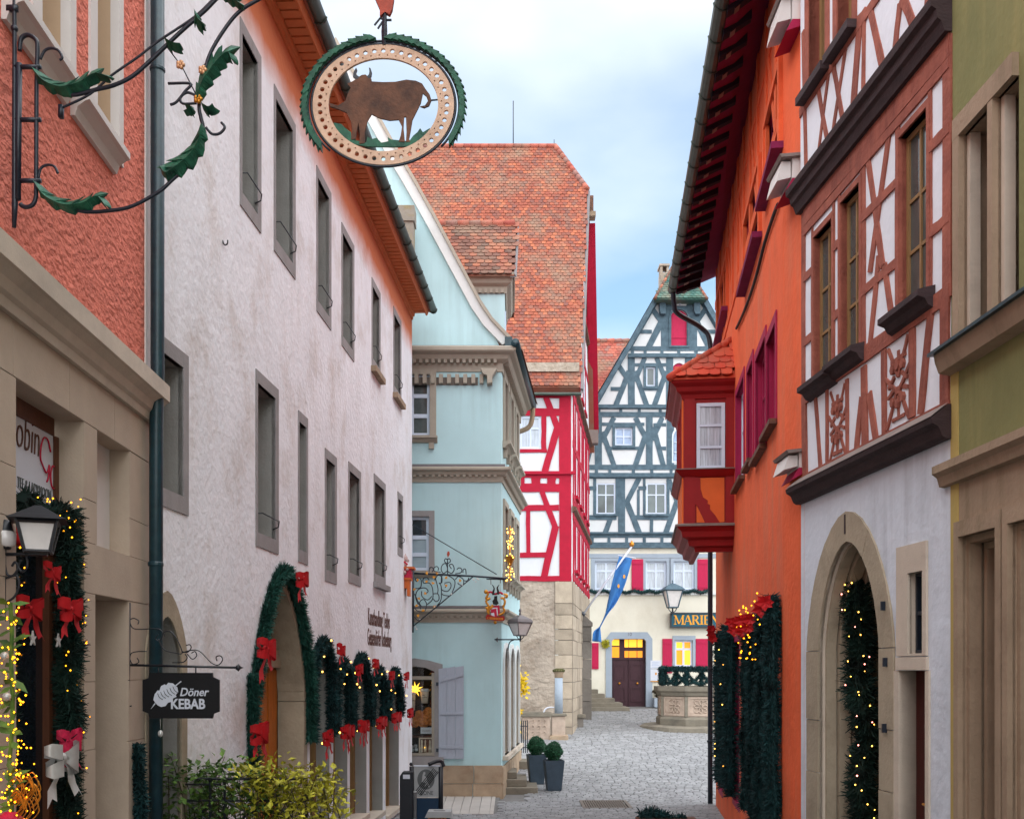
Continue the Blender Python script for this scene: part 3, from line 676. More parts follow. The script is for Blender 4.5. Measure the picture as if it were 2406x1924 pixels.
b.tube([pz(10, 1290), pz(9, 1460)], .012); b.lathe(pz(12, 1290), [(.03, 0), (.045, .03), (.03, .06), (.05, .1), (.03, .17)], 10); b.build('bracket', 'dark_iron', ln_, smooth=True)
b = MB(); b.lathe(pz(13, 1288), [(.02, 0), (.055, .02), (.06, .09), (.05, .1)], 12); b.build('candle_cup', 'lamp_glass', ln_, smooth=True)
# hanging gold decoration
gy = 5.75; g = thing('lit_decoration', 'glittering hanging decoration of gold lights, leaves and baubles at the left edge', 'decoration', (-2.84, gy, 1.2))
pq = lambda px, py: pz(px, py, gy)
pth = [pq(p[0], p[1]) for p in ((24, 1415), (28, 1480), (26, 1560), (30, 1640), (28, 1720), (22, 1790), (26, 1850), (28, 1910), (25, 1990), (25, 2100))]
q_ = random.Random(11)
b = MB()
for i in range(9):
    for k in range(6):
        a = pth[i] + (pth[i + 1] - pth[i]) * q_.random(); d = Vector((q_.uniform(-1, 1), q_.uniform(-.6, .3), q_.uniform(-.8, .5))).normalized(); l_ = q_.uniform(.06, .13); s2 = d.orthogonal().normalized() * .022
        b.add([a, a + d * l_ * .5 + s2, a + d * l_, a + d * l_ * .5 - s2], [[0, 1, 2, 3]])
b.tube(pth, .012, 5); b.build('leaves', 'leaf_green', g, recalc=False, kind='stuff')
pts = []
for i in range(9):
    t0 = i / 9
    for k in range(int(16 + 70 * t0 ** 3)): pts.append(pth[i] + (pth[i + 1] - pth[i]) * q_.random() + Vector((q_.gauss(0, .035 + .05 * t0), q_.gauss(-.02, .03), 0)))
bulbs(pts, .0062, 'bulb_gold', g)
b = MB()
for k in range(26):
    a = pq(q_.uniform(12, 60), q_.uniform(1830, 1900)); b.tube(curve([a, a + Vector((.06, -.02, .05)), a + Vector((.1, -.03, -.02)), a + Vector((.05, -.02, -.08))], 4), .003, 4)
b.build('gold_tinsel', 'gold', g)
for px, py in ((17, 1541), (22, 1636)): b = MB(); b.ball(pq(px, py) + Vector((0, -.03, 0)), .025, 10); b.build('bauble', 'ribbon_silver', g, smooth=True)
b = MB(); b.lathe(pq(22, 1990), [(.12, 0), (.14, .06), (.1, .14), (.03, .2)], 10); b.build('cloth_wrap', 'ribbon_pink', g, smooth=True)

# ================================================================ ox sign on its bracket
yo = 5.95; Wo = plane(yo); po = lambda px, py, o=0: Vector(((px - CX) / F * yo, yo - o, EYE + (HY - py) / F * yo)); so = lambda px, py: Wo.sh(px, py)
ox = thing('ox_sign', 'oval hanging inn sign with an iron ox, on a wrought iron bracket with green leaves', 'sign', po(45, 535))
b = MB(); b.tube([po(34, -60), po(34, 20), po(35, 480), po(33, 535)], [.012, .012, .018, .012]); b.tube([po(45, 150), po(42, 470)], .018)
b.tube(curve([po(48, 480), po(52, 484), po(62, 487), po(76, 482), po(84, 465), po(85, 430), po(86, 200), po(88, 120), po(85, 95), po(66, 83), po(50, 92), po(46, 120)], 6), .013)
for yy in (158, 282, 425): b.tube([po(32, yy), po(96, yy)], .014)
for yy in (22, 68): b.ball(po(34, yy), .022)
b.box(Wo, *[so(16, 0)[0], so(42, 0)[0]], so(0, 28)[1], so(0, 14)[1], -.01, .01)
b.build('wall_frame', 'iron_navy', ox, smooth=True)
b = MB()
b.tube(curve([po(*p) for p in ((86, 175), (130, 208), (169, 224), (227, 211), (270, 200), (312, 179), (357, 140), (422, 78), (481, 26), (530, -20), (620, -70))], 6), .012)
b.tube(curve([po(*p) for p in ((143, 255), (211, 222), (262, 178), (325, 134), (373, 97), (455, 42), (500, 0), (560, -60))], 5), .007)
b.tube(curve([po(*p) for p in ((88, 432), (130, 474), (195, 497), (260, 495), (312, 484), (373, 451), (406, 422), (448, 383), (468, 341), (477, 302), (472, 276), (468, 244), (481, 169), (497, 120), (533, 62), (565, 26), (607, 0), (700, -50), (905, -95))], 6), .011)
for pl in (((95, 140), (105, 120), (122, 114), (138, 120), (146, 136), (140, 142)), ((90, 420), (96, 396), (112, 388), (128, 392), (136, 408)), ((484, 300), (498, 315), (516, 314), (528, 300), (520, 288)), ((460, 225), (440, 218), (424, 230), (430, 244), (462, 243)), ((395, 197), (448, 197), (435, 215), (415, 240), (400, 247))):
    b.tube(curve([po(*p) for p in pl], 5), .008, 6)
b.tube([po(393, 112), po(428, 158), po(469, 240)], .004, 5); b.box(Wo, so(139, 0)[0], so(148, 0)[0], so(0, 278)[1], so(0, 248)[1], -.015, .015)
b.build('bracket_arm', 'iron_navy', ox, smooth=True)
def leaf(sp, wd, seed, bend=.05):
    q = random.Random(seed); P = curve([(p[0], p[1], 0) for p in sp], 6); n = len(P); up = []; dn = []
    for i, p in enumerate(P):
        t = i / (n - 1); d = (P[min(i + 1, n - 1)] - P[max(i - 1, 0)]).normalized(); nn = Vector((-d.y, d.x, 0)); w = wd * math.sin(math.pi * min(1, t * .9 + .08)) ** .7 * (.62 + .16 * (i % 5) * q.uniform(.8, 1.2)); lean = .9 * (i % 5) / 4 * abs(w)
        up.append((p.x + nn.x * w + d.x * lean, p.y + nn.y * w + d.y * lean)); dn.append((p.x - nn.x * w * .5, p.y - nn.y * w * .5))
    V = []
    for k, L_ in enumerate((up, [(p.x, p.y) for p in P], dn)):
        V += [po(a, c_, .02 + (.035 if k == 1 else -.02)) for a, c_ in L_]
    Fc = [[i, i + 1, n + i + 1, n + i] for i in range(n - 1)] + [[n + i, n + i + 1, 2 * n + i + 1, 2 * n + i] for i in range(n - 1)]
    V2 = [v + Vector((0, .006, 0)) for v in V]; k = len(V)
    o = mk('acanthus_leaf', V + V2, Fc + [[j + k for j in f][::-1] for f in Fc], 'leaf_paint', ox, recalc=False)
leaf([(84, 170), (110, 200), (150, 215), (195, 205), (230, 185), (262, 192)], -26, 1)
leaf([(88, 435), (115, 470), (160, 490), (205, 485), (235, 470), (255, 492)], -22, 2)
leaf([(478, 300), (472, 340), (450, 375), (420, 400), (395, 415), (383, 400)], 30, 3)
leaf([(468, 240), (480, 205), (500, 175), (520, 150), (540, 135), (548, 150)], -28, 4)
leaf([(520, -10), (540, 5), (560, 15), (572, 26)], -12, 5)
leaf([(462, 35), (470, 55), (485, 70)], 14, 6); leaf([(440, 255), (455, 262), (438, 272)], 12, 7); leaf([(478, 252), (495, 262), (505, 255)], 12, 8); leaf([(392, 100), (410, 112), (430, 115)], 12, 9)
for px, py in ((428, 160), (480, 172), (469, 240)):
    b = MB()
    for k in range(5): b.ball(po(px + 6 * math.cos(k * 1.257), py + 6 * math.sin(k * 1.257), .03), .014, 6)
    b.ball(po(px, py, .035), .01, 6); b.build('flower', 'gold_flower' if px != 469 else 'gold', ox, smooth=True)
ec, ea, eb = (901, 248), 166, 141
def ell(f, n=72, ph=0): return [so(ec[0] + ea * f * math.cos(ph + 2 * math.pi * i / n), ec[1] - eb * f * math.sin(ph + 2 * math.pi * i / n)) for i in range(n)]
holes = [ell(.775)]
for i in range(44):
    a = 2 * math.pi * i / 44; cx, cy = ec[0] + ea * .90 * math.cos(a), ec[1] - eb * .90 * math.sin(a)
    holes.append([so(cx + 5.6 * math.cos(k * math.pi / 4), cy + 5.6 * math.sin(k * math.pi / 4)) for k in range(8)])
    a += math.pi / 44; cx, cy = ec[0] + ea * .825 * math.cos(a), ec[1] - eb * .825 * math.sin(a)
    holes.append([so(cx + 2.2 * math.cos(k * math.pi / 2), cy + 2.2 * math.sin(k * math.pi / 2)) for k in range(4)])
polys = [ell(1.0)] + holes; b = MB()
tri = tessellate_polygon([[Vector((s, h, 0)) for s, h in pl] for pl in polys])
flat = [p for pl in polys for p in pl]
for o in (.008, -.008): b.add([Wo.P(s, h, o) for s, h in flat], [list(t) for t in tri])
for pl in polys: n = len(pl); b.add([Wo.P(s, h, .008) for s, h in pl] + [Wo.P(s, h, -.008) for s, h in pl], [[j, (j + 1) % n, (j + 1) % n + n, j + n] for j in range(n)])
b.build('sign_ring', 'sign_cream', ox, recalc=False)
tube('ring_rim', [Wo.P(s, h, 0) for s, h in ell(1.02)], .008, 'iron_navy', ox, 6, closed=True)
tube('ring_rim', [Wo.P(s, h, 0) for s, h in ell(1.07)][-8:] + [Wo.P(s, h, 0) for s, h in ell(1.07)][:46], .007, 'iron_navy', ox, 6)
for i in range(44):       # laurel leaves of the wreath
    a = rad(-25 + 235 * i / 43); sg = 1 if a > math.pi / 2 else -1
    for k in (0, 1):
        c0 = so(ec[0] + ea * (1.06 + .03 * k) * math.cos(a), ec[1] - eb * (1.06 + .03 * k) * math.sin(a)); d = a + sg * (math.pi / 2 + .25 - .2 * k)
        d = a + sg * (math.pi / 2 - .55 + .4 * k)
        dv = (math.cos(d), math.sin(d)); nv = (-dv[1], dv[0]); l_, w_ = .088, .016
        pts = [(c0[0], c0[1]), (c0[0] + dv[0] * l_ * .45 + nv[0] * w_, c0[1] + dv[1] * l_ * .45 + nv[1] * w_), (c0[0] + dv[0] * l_, c0[1] + dv[1] * l_), (c0[0] + dv[0] * l_ * .45 - nv[0] * w_, c0[1] + dv[1] * l_ * .45 - nv[1] * w_)]
        prism('laurel_leaf', Wo, pts, -.01 - .01 * k, .012 + .012 * k + .001 * (i % 5), 'leaf_paint', ox)
z2 = lambda x, y: so(500 + x / 3.079, y / 3.079)
oxp = [(845, 750), (905, 770), (960, 735), (975, 690), (1000, 640), (975, 610), (1020, 590), (1040, 575), (1060, 560), (1080, 548), (1105, 545), (1125, 560), (1148, 575), (1150, 595), (1230, 600), (1320, 598), (1400, 582), (1470, 590), (1515, 610), (1540, 650), (1570, 690), (1582, 730), (1565, 770), (1530, 785), (1500, 775), (1535, 768), (1558, 735), (1545, 700), (1520, 680), (1505, 750), (1480, 800), (1445, 870), (1430, 960), (1420, 1010), (1430, 1030), (1398, 1030), (1402, 960), (1398, 850), (1384, 850), (1380, 930), (1390, 1030), (1345, 1030), (1360, 985), (1370, 920), (1345, 870), (1280, 875), (1210, 860), (1150, 830), (1120, 880), (1100, 960), (1100, 1040), (1060, 1045), (1065, 970), (1055, 890), (1040, 960), (1035, 1010), (1000, 1015), (1010, 950), (1000, 880), (970, 820), (900, 790), (850, 775)]
prism('ox', Wo, [z2(*p) for p in oxp], -.006, .006, 'ox_brown', ox, recalc=True)
for pl in (((1045, 580), (1015, 560), (1018, 530), (1038, 495), (1045, 510), (1036, 535), (1042, 550), (1062, 562)), ((1115, 560), (1130, 545), (1134, 525), (1130, 495), (1142, 500), (1152, 530), (1148, 556), (1130, 575))): prism('ox_horn', Wo, [z2(*p) for p in pl], -.007, .007, 'iron_navy', ox)
grs = [(875, 890), (930, 900), (960, 930), (1000, 960), (1000, 1010), (1110, 1035), (1120, 990), (1150, 1010), (1185, 1000), (1220, 1035), (1270, 1025), (1265, 995), (1290, 1012), (1420, 1025), (1450, 985), (1480, 960), (1500, 930), (1520, 960), (1570, 930), (1580, 960), (1545, 1005), (1440, 1060), (1300, 1065), (1120, 1062), (990, 1040), (920, 990), (885, 940)]
prism('grass', Wo, [z2(*p) for p in grs], -.009, .003, 'leaf_paint', ox)
tube('tail_link', [po(500 + 1580 / 3.079, 728 / 3.079), po(500 + 1640 / 3.079, 722 / 3.079)], .005, 'iron_navy', ox)
b = MB(); b.tube([po(903, 108), po(903, 75), po(904, 20)], [.014, .018, .01]); b.tube([po(880, 60), po(893, 44), po(904, 48)], .006); b.tube([po(888, 68), po(900, 50)], .006); b.tube([po(904, 48), po(920, 48)], .007); b.build('hanger', 'iron_navy', ox)
prism('bird_body', Wo, [so(*p) for p in ((870, -30), (884, 5), (893, 25), (893, 42), (905, 32), (916, 38), (922, 25), (926, 0), (925, -40))], -.015, .015, 'bird_red', ox)

# ================================================================ doner sign
yd = 8.2; Wd = plane(yd); pd = lambda px, py, o=0: Vector(((px - CX) / F * yd, yd - o, EYE + (HY - py) / F * yd)); sdn = lambda px, py: Wd.sh(px, py)
dn = thing('kebab_sign', 'black hanging sign reading Döner Kebab on a scrolled iron arm', 'sign', pd(305, 1660))
b = MB(); b.tube([pd(305, 1415), pd(304, 1562), pd(302, 1658), pd(309, 1658)], .008, 6); b.tube([pd(305, 1562), pd(560, 1568)], .010, 6); b.lathe(pd(560, 1568), [(.001, -.03), (.028, 0), (.001, .03)], 6); b.tube([pd(572, 1568), pd(555, 1568)], [.002, .02], 6)
for pl in (((305, 1462), (312, 1475), (330, 1478), (372, 1477), (382, 1490), (375, 1505), (365, 1500), (372, 1490)), ((305, 1552), (308, 1535), (325, 1530), (345, 1530)), ((305, 1455), (315, 1452), (326, 1458), (324, 1466)), ((322, 1545), (326, 1555), (312, 1560), (305, 1548)), ((372, 1500), (385, 1525), (410, 1533), (428, 1533), (415, 1500), (400, 1483), (385, 1485), (388, 1495)),
           ((428, 1530), (440, 1532), (449, 1522), (446, 1514), (437, 1516)), ((440, 1536), (452, 1548), (462, 1540), (458, 1530), (450, 1534)), ((428, 1533), (450, 1527), (470, 1530), (495, 1555), (512, 1562), (523, 1550), (518, 1540), (508, 1543), (510, 1552)), ((405, 1556), (430, 1555), (440, 1545), (435, 1536))):
    b.tube(curve([pd(*p) for p in pl], 5), .0045, 5)
for px in (372, 460): b.tube([pd(px, 1568), pd(px, 1582)], .006, 5)
b.build('iron_arm', 'dark_iron', dn, smooth=True)
nt_ = [(352, 1580), (500, 1580), (501, 1590), (516, 1597), (516, 1671), (503, 1676), (500, 1687), (352, 1687), (349, 1675), (336, 1670), (336, 1597), (350, 1592)]
bd = prism('sign_board', Wd, [sdn(*p) for p in nt_], -.012, .012, 'sign_black', dn)
keb = [(366, 1650), (362, 1643), (365, 1630), (372, 1621), (376, 1622), (380, 1611), (388, 1607), (392, 1609), (397, 1603), (408, 1605), (418, 1614), (420, 1625), (414, 1632), (416, 1636), (406, 1641), (404, 1648), (396, 1650), (390, 1658), (380, 1660), (372, 1656)]
prism('kebab_emblem', Wd, [sdn(*p) for p in keb], .012, .016, 'sign_white', bd)
b = MB()
for i in range(6):
    a = (372 + i * 7.2, 1628 - i * 3.2); b.tube(curve([pd(a[0], a[1], .017), pd(a[0] + 4, a[1] + 9, .017), pd(a[0] + 12, a[1] + 15, .017)], 3), .0028, 4)
b.build('emblem_slices', 'sign_black', bd)
b = MB(); b.tube([pd(356, 1665, .016), pd(366, 1652, .016)], [.001, .006], 5); b.tube([pd(412, 1612, .016), pd(427, 1600, .016)], .005, 5); b.build('skewer', 'sign_white', bd)
s_, h_ = sdn(423, 1634); text('lettering', 'Döner', Wd, s_, h_, .013, .092, 'sign_white', bd, sx=.92, shear=.25, bold=.0015)
s_, h_ = sdn(402, 1664); text('lettering', 'KEBAB', Wd, s_, h_, .013, .112, 'sign_white', bd, sx=.84, bold=.003)
b = MB(); b.ball(pd(377, 1723), .022, 10, 1.3); b.tube([pd(377, 1688), pd(377, 1712)], .002, 4); b.build('bauble', 'ribbon_silver', dn, smooth=True)
# ================================================================ white house, left
Ww = Wall(-3.085, 8.6, .0592, 1)
wh = thing('white_house', 'long white plastered house with grey window frames and orange eave', 'building', (-3.3, 15, ground(15)))
S1 = Ww.sh(968, 1000)[0]; HW = 10.93
up = [(563, 612, 135, 549), (643, 693, 295, 658), (743, 777, 455, 777), (802, 831, 578, 851), (873, 893, 690, 890), (924, 942, 755, 950)]
lo = [(356, 441, 838, 1212), (600, 653, 916, 1302), (700, 722, 984, 1327), (763, 790, 1076, 1373), (818, 847, 1110, 1378), (878, 905, 1138, 1378), (934, 946, 1166, 1310)]
wins = [Ww.rect(a, c_, t, b_) for a, c_, t, b_ in up + lo]
inner = []
for i, (s0, s1, h0, h1) in enumerate(wins):
    f = min(.13, (s1 - s0) * .17); inner.append((s0 + f * .5, s1 - f, h0 + .16, h1 - .14))
pts_door = lambda a, c_, top, px, h0: arch(Ww.s(a), Ww.s(c_), h0, Ww.sh(px, top)[1] - (Ww.s(c_) - Ww.s(a)) * .62, Ww.sh(px, top)[1], 8, True)
door = pts_door(592, 722, 1345, 672, ground(12.5) - .1)
shopw = []
for a, c_, t, b_ in ((728, 774, 1508, 1985), (783, 816, 1555, 1925), (822, 861, 1543, 1912), (868, 899, 1573, 1905), (906, 937, 1577, 1894)):
    s0, s1 = Ww.s(a), Ww.s(c_); m_ = (a + c_) / 2; h1 = Ww.sh(m_, t)[1]; shopw.append(arch(s0, s1, Ww.sh(c_, b_)[1], h1 - (s1 - s0) * .4, h1, 6, True))
niche = pts_door(355, 424, 1448, 395, ground(9) - .1)
holes = [rc(*r) for r in inner] + [door] + shopw + [niche]
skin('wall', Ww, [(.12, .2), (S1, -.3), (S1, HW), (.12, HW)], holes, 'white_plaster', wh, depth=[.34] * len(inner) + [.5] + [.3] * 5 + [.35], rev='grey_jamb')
for i, (r, q) in enumerate(zip(wins, inner)):
    fr = ring('window', Ww, rc(*r), rc(*q), -.04, .012, 'grey_frame', wh)
    W2 = window(Ww, fr, (q[0], q[1], q[2], q[3]), -.29, 'brown_wood', 'glass_dark', 2, (.62,), .05, .04) if False else None
    box('pane', Ww, q[0], q[1], q[2], q[3], -.36, -.33, 'glass_dark', fr)
    b = MB(); wd_ = q[1] - q[0]
    b.box(Ww, q[0], q[1], q[3] - .07, q[3], -.33, -.27, ); b.box(Ww, q[0] + wd_ * .46, q[0] + wd_ * .54, q[2], q[3] - .07, -.33, -.285); b.box(Ww, q[0], q[1], q[2] + (q[3] - q[2]) * .62, q[2] + (q[3] - q[2]) * .66, -.33, -.288)
    b.build('casement', 'shutter_red' if i >= 6 else 'brown_wood', fr)
    if i not in (6, 8):
        hh = q[2] + .2; tube('guard_rod', [Ww.P(q[0] + .02, hh + .02, -.05), Ww.P(q[0] + .02, hh + .02, .06), Ww.P(q[1] - .02, hh + .02, .06), Ww.P(q[1] - .02, hh - .05, .05), Ww.P(q[1] - .02, hh - .08, -.02)], .008, 'dark_iron', fr, 5)
    if i in (4, 5, 11): box('sill', Ww, r[0] - .05, r[1] + .05, r[2] - .1, r[2], -.02, .1, 'rose_stone' if i != 11 else 'grey_frame', fr)
# eave: soffit boards, mouldings, gutter, roof
OV = .34
for i in range(int((S1 - .1) / .17)):
    a = .15 + i * .17; box('soffit_board', Ww, a, a + .135, HW + .02, HW + .055, .07, OV - .02, 'soffit_orange', wh)
mould('eave_moulding', Ww, .12, S1, [(-.02, HW - .1), (.025, HW - .1), (.03, HW - .03), (.06, HW - .02), (.07, HW + .055), (-.02, HW + .055)], 'soffit_orange', wh)
box('soffit', Ww, .12, S1, HW + .056, HW + .09, -.3, OV, 'soffit_orange', wh)
mould('fascia', Ww, .12, S1 + .02, [(OV - .03, HW), (OV, HW - .01), (OV + .025, HW + .05), (OV + .03, HW + .12), (OV - .03, HW + .12)], 'soffit_orange', wh)
mk('roof', [Ww.P(.12, HW + .14, OV + .08), Ww.P(S1 + .1, HW + .14, OV + .08), Ww.P(S1 + .1, HW + 4.6, -4.2), Ww.P(.12, HW + 4.6, -4.2), Ww.P(.12, HW + .1, OV + .06), Ww.P(S1 + .1, HW + .1, OV + .06), Ww.P(S1 + .1, HW + .1, -4.2), Ww.P(.12, HW + .1, -4.2)], [[0, 1, 2, 3], [4, 5, 6, 7], [1, 5, 6, 2], [0, 4, 5, 1], [0, 3, 7, 4]], 'tile_brown', wh)
b = MB(); V = []
n = 7
for s in (.05, S1 + .18):
    for k in range(n):
        a = math.pi * k / (n - 1); V.append(Ww.P(s, HW + .17 - .085 * math.sin(a), OV + .12 - .085 * math.cos(a)))
b.add(V, [[k, k + 1, n + k + 1, n + k] for k in range(n - 1)] + [list(range(n, 2 * n))]); b.build('gutter', 'gutter_zinc', wh, smooth=True, recalc=False)
st = None
for i in range(20):
    s = .4 + i * (S1 - .3) / 19; b = MB(); b.tube([Ww.P(s, HW + .17 - .09 * math.sin(math.pi * k / 8), OV + .12 - .09 * math.cos(math.pi * k / 8)) for k in range(9)], .012, 5); b.build('gutter_strap', 'gutter_zinc', wh)
# gable end of the house, facing the square
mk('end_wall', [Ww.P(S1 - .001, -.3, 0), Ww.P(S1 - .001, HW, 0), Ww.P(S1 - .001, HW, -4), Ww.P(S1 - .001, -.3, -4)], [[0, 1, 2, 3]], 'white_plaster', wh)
# chimney
b = MB(); y0 = 23.25; zc = lambda py: EYE + (HY - py) / F * y0; xc = lambda px: (px - CX) / F * y0
b.wbox(xc(934), xc(971), y0, y0 + .4, zc(620), zc(520)); b.wbox(xc(931), xc(974), y0 - .04, y0 + .45, zc(520), zc(484)); b.build('chimney', 'chimney_stone', wh)
# downpipe at the corner with the salmon house
pp = lambda px, py, y=8.62: Vector(((px - CX) / F * y, y, EYE + (HY - py) / F * y))
P_ = Vector((Ww.P(.0, 0, .07).x, 8.6, 0))
b = MB(); b.tube([P_ + Vector((.03, 0, 12)), P_ + Vector((.03, 0, 5.52)), P_ + Vector((.02, 0, 5.1)), P_ + Vector((.015, 0, .7))], .056, 14); b.build('downpipe', 'pipe_teal', wh, smooth=True)
for z in (8.06, 3.9, 9.9): b = MB(); b.lathe(P_ + Vector((.03 if z > 5 else .015, 0, z)), [(.058, 0), (.064, .01), (.064, .03), (.058, .04)], 14); b.build('pipe_collar', 'pipe_teal', wh)
# portal: stone jamb, oak door
s0, s1 = Ww.s(592), Ww.s(722)
dst = pts_door(592, 722, 1345, 672, ground(12.5) - .1)
b = MB(); box('door_leaf', Ww, s0, s1, .3, 3.5, -.47, -.39, 'oak_door', wh)
for k in range(5): box('door_plank', Ww, s0 + .1 + k * .42, s0 + .47 + k * .42, .35, 3.02, -.39, -.35, 'oak_door', wh)
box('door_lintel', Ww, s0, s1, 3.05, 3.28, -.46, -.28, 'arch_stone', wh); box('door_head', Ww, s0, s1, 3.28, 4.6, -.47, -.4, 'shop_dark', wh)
for (h0, h1) in ((.2, 1.7), (1.7, 2.6), (2.6, 3.5)):
    box('jamb_stone', Ww, s1 - .16, s1 - .004, h0 + .004, h1 - .004, -.36, -.003, 'arch_stone', wh); box('jamb_stone', Ww, s0 + .004, s0 + .12, h0 + .004, h1 - .004, -.36, -.003, 'arch_stone', wh)
ds = door[2:]; n_ = len(ds); ctr = ((s0 + s1) / 2, ds[0][1] - .2)
inn = [(ctr[0] + (p[0] - ctr[0]) * .86, ctr[1] + (p[1] - ctr[1]) * .88) for p in ds]
b = MB()
for i in range(n_ - 1): b.prism(Ww, [ds[i], ds[i + 1], inn[i + 1], inn[i]], -.36, -.004)
b.build('arch_stones', 'arch_stone', wh)
for pl in shopw:
    s0_, s1_ = pl[0][0], pl[1][0]; h0_ = pl[0][1]; h1_ = max(p[1] for p in pl)
    o = box('shop_window', Ww, s0_, s1_, h0_, h1_, -.31, -.29, 'glass_dark', wh); box('shop_window_frame', Ww, s1_ - .08, s1_, h0_, h1_ - .2, -.29, -.2, 'window_wood', o)
    box('sill', Ww, s0_, s1_ + .04, h0_ - .06, h0_ + .02, -.3, .06, 'limestone_trim', wh)
s0_, s1_ = niche[0][0], niche[1][0]
prism('niche_back', Ww, niche, -.37, -.35, 'glass_grey', wh)
ar_o = pts_door(340, 437, 1390, 404, .5); ar_i = pts_door(355, 424, 1448, 395, .5); ring('niche_surround', Ww, ar_o, ar_i, -.03, .014, 'arch_stone', wh)
b = MB(); b.tube(curve([Ww.P(*Ww.sh(523, 565, o), o) for o in (0,)] + [Ww.P(*Ww.sh(p, y, o), o) for p, y, o in ((525, 572, .01), (529, 576, .03), (534, 573, .05), (535, 565, .05))], 4), .008, 5); b.build('wall_hook', 'dark_iron', wh)
# painted lettering
s_, h_ = Ww.sh(864, 1466); text('lettering', 'Kunsthandlung Teddys', Ww, s_, h_, .004, .42, 'wall_lettering', wh, sx=.56, bold=.004, depth=.002)
s_, h_ = Ww.sh(863, 1514); text('lettering', 'Geissendörfer Rothenburg', Ww, s_, h_, .004, .42, 'wall_lettering', wh, sx=.52, bold=.004, depth=.002)
# portal garland
dg = thing('portal_garland', 'thick fir garland with red bows framing the arched portal of the white house', 'garland', Ww.P((s0 + s1) / 2, .8, .05))
full = [(s0 - .1, h) for h in (1.75, 2.05, 2.35, 2.65, 2.95)] + list(reversed(ds)) + [(s1 + .02, h) for h in (2.95, 2.6, 2.3, 2.05)]
pw = [Ww.P(a, h, .025) for a, h in full]; needles(curve(pw, 3), .125, 3000, 'fir', dg, seed=21, wid=.06)
for i, (px, py, sz) in enumerate(((616, 1525, .46), (600, 1720, .45), (703, 1362, .38))):
    s_, h_ = Ww.sh(px, py, .22); bow((s_, h_, .22), sz, Ww, 'ribbon_red', dg, seed=30 + i)
WORD = ['nearest the portal', 'second from the portal', 'third from the portal', 'fourth from the portal', 'nearest the square']
for j, pl in enumerate(shopw):
    s0_, s1_ = pl[0][0], pl[1][0]; g = thing('window_garland', 'fir garland with red bows over the shop window ' + WORD[j], 'garland', Ww.P((s0_ + s1_) / 2, pl[0][1], .05), 'garlands over the shop windows')
    top = list(reversed(pl[2:])); hb = Ww.sh(774, 1715)[1] if j == 0 else [0, 2.28, 2.2, 2.12, 2.05][j]
    hb = 2.05; full = [(s0_, h) for h in (hb, hb + .25, hb + .5) if h < top[0][1] - .1] + top + [(s1_, h) for h in (hb + .5, hb + .25, hb) if h < top[-1][1] - .1]
    pw = [Ww.P(a, h, .04) for a, h in full]; needles(curve(pw, 3), .115, 1900, 'fir_dark', g, seed=40 + j, wid=.08)
    bulbs([p + Vector((.13, R.uniform(-.1, .1), R.uniform(-.05, .08))) for p in curve(pw, 2)[::6]], .014, 'bulb_warm', g, 'candle_lights')
    for i, (a, h) in enumerate(((s0_ + .05, hb + .02), (s1_, hb + .05), ((s0_ + s1_) / 2 + .3, max(p[1] for p in pl) - .12))): bow((a, h, .2), .38 if i < 2 else .32, Ww, 'ribbon_red', g, seed=50 + j * 3 + i)
# wooden box with two teddy bears on the wall
sx_, hx_ = Ww.sh(944, 1330); td = thing('teddy_shelf', 'orange wooden box with a toy bear on top, high on the white house corner', 'decoration', Ww.P(sx_ + .3, Ww.sh(944, 1395)[1], .2))
yT = 21.8; pt = lambda px, py, y=yT: Vector(((px - CX) / F * y, y, EYE + (HY - py) / F * y)); Wt = plane(yT)
r1 = lambda a, c_, t, b_: Wt.rect(a, c_, t, b_)
box('shelf_board', Wt, *r1(936, 973, 1331, 1336), -.35, .03, 'orange_box', td); box('box_front', Wt, *r1(937, 966, 1336, 1358), -.3, 0, 'ribbon_pink', td); box('box_ledge', Wt, *r1(937, 966, 1357, 1362), -.33, .03, 'orange_box', td)
box('lower_panel', Wt, *r1(938, 959, 1362, 1381), -.3, -.01, 'orange_box', td); box('bracket', Wt, *r1(956, 962, 1362, 1399), -.3, 0, 'orange_box', td); box('lamp_block', Wt, *r1(938, 949, 1383, 1402), -.2, 0, 'grey_frame', td)
b = MB(); b.ball(pt(946, 1327, yT + .12), .1, 10); b.ball(pt(949, 1312, yT + .1), .085, 10); b.ball(pt(958, 1317, yT + .04), .035, 8); b.ball(pt(943, 1304, yT + .1), .03, 8); b.ball(pt(951, 1303, yT + .14), .03, 8); b.build('toy_bear', 'teddy', td, smooth=True)
b = MB(); b.tube([pt(940, 1318, yT - .0), pt(950, 1320, yT - .02), pt(958, 1326, yT)], .02, 6); b.build('scarf', 'heraldic_red', td)
b = MB(); b.ball(pt(957, 1337, yT - .05), .03, 8); b.ball(pt(950, 1345, yT - .03), .05, 8); b.build('small_bear', 'teddy', td, smooth=True)
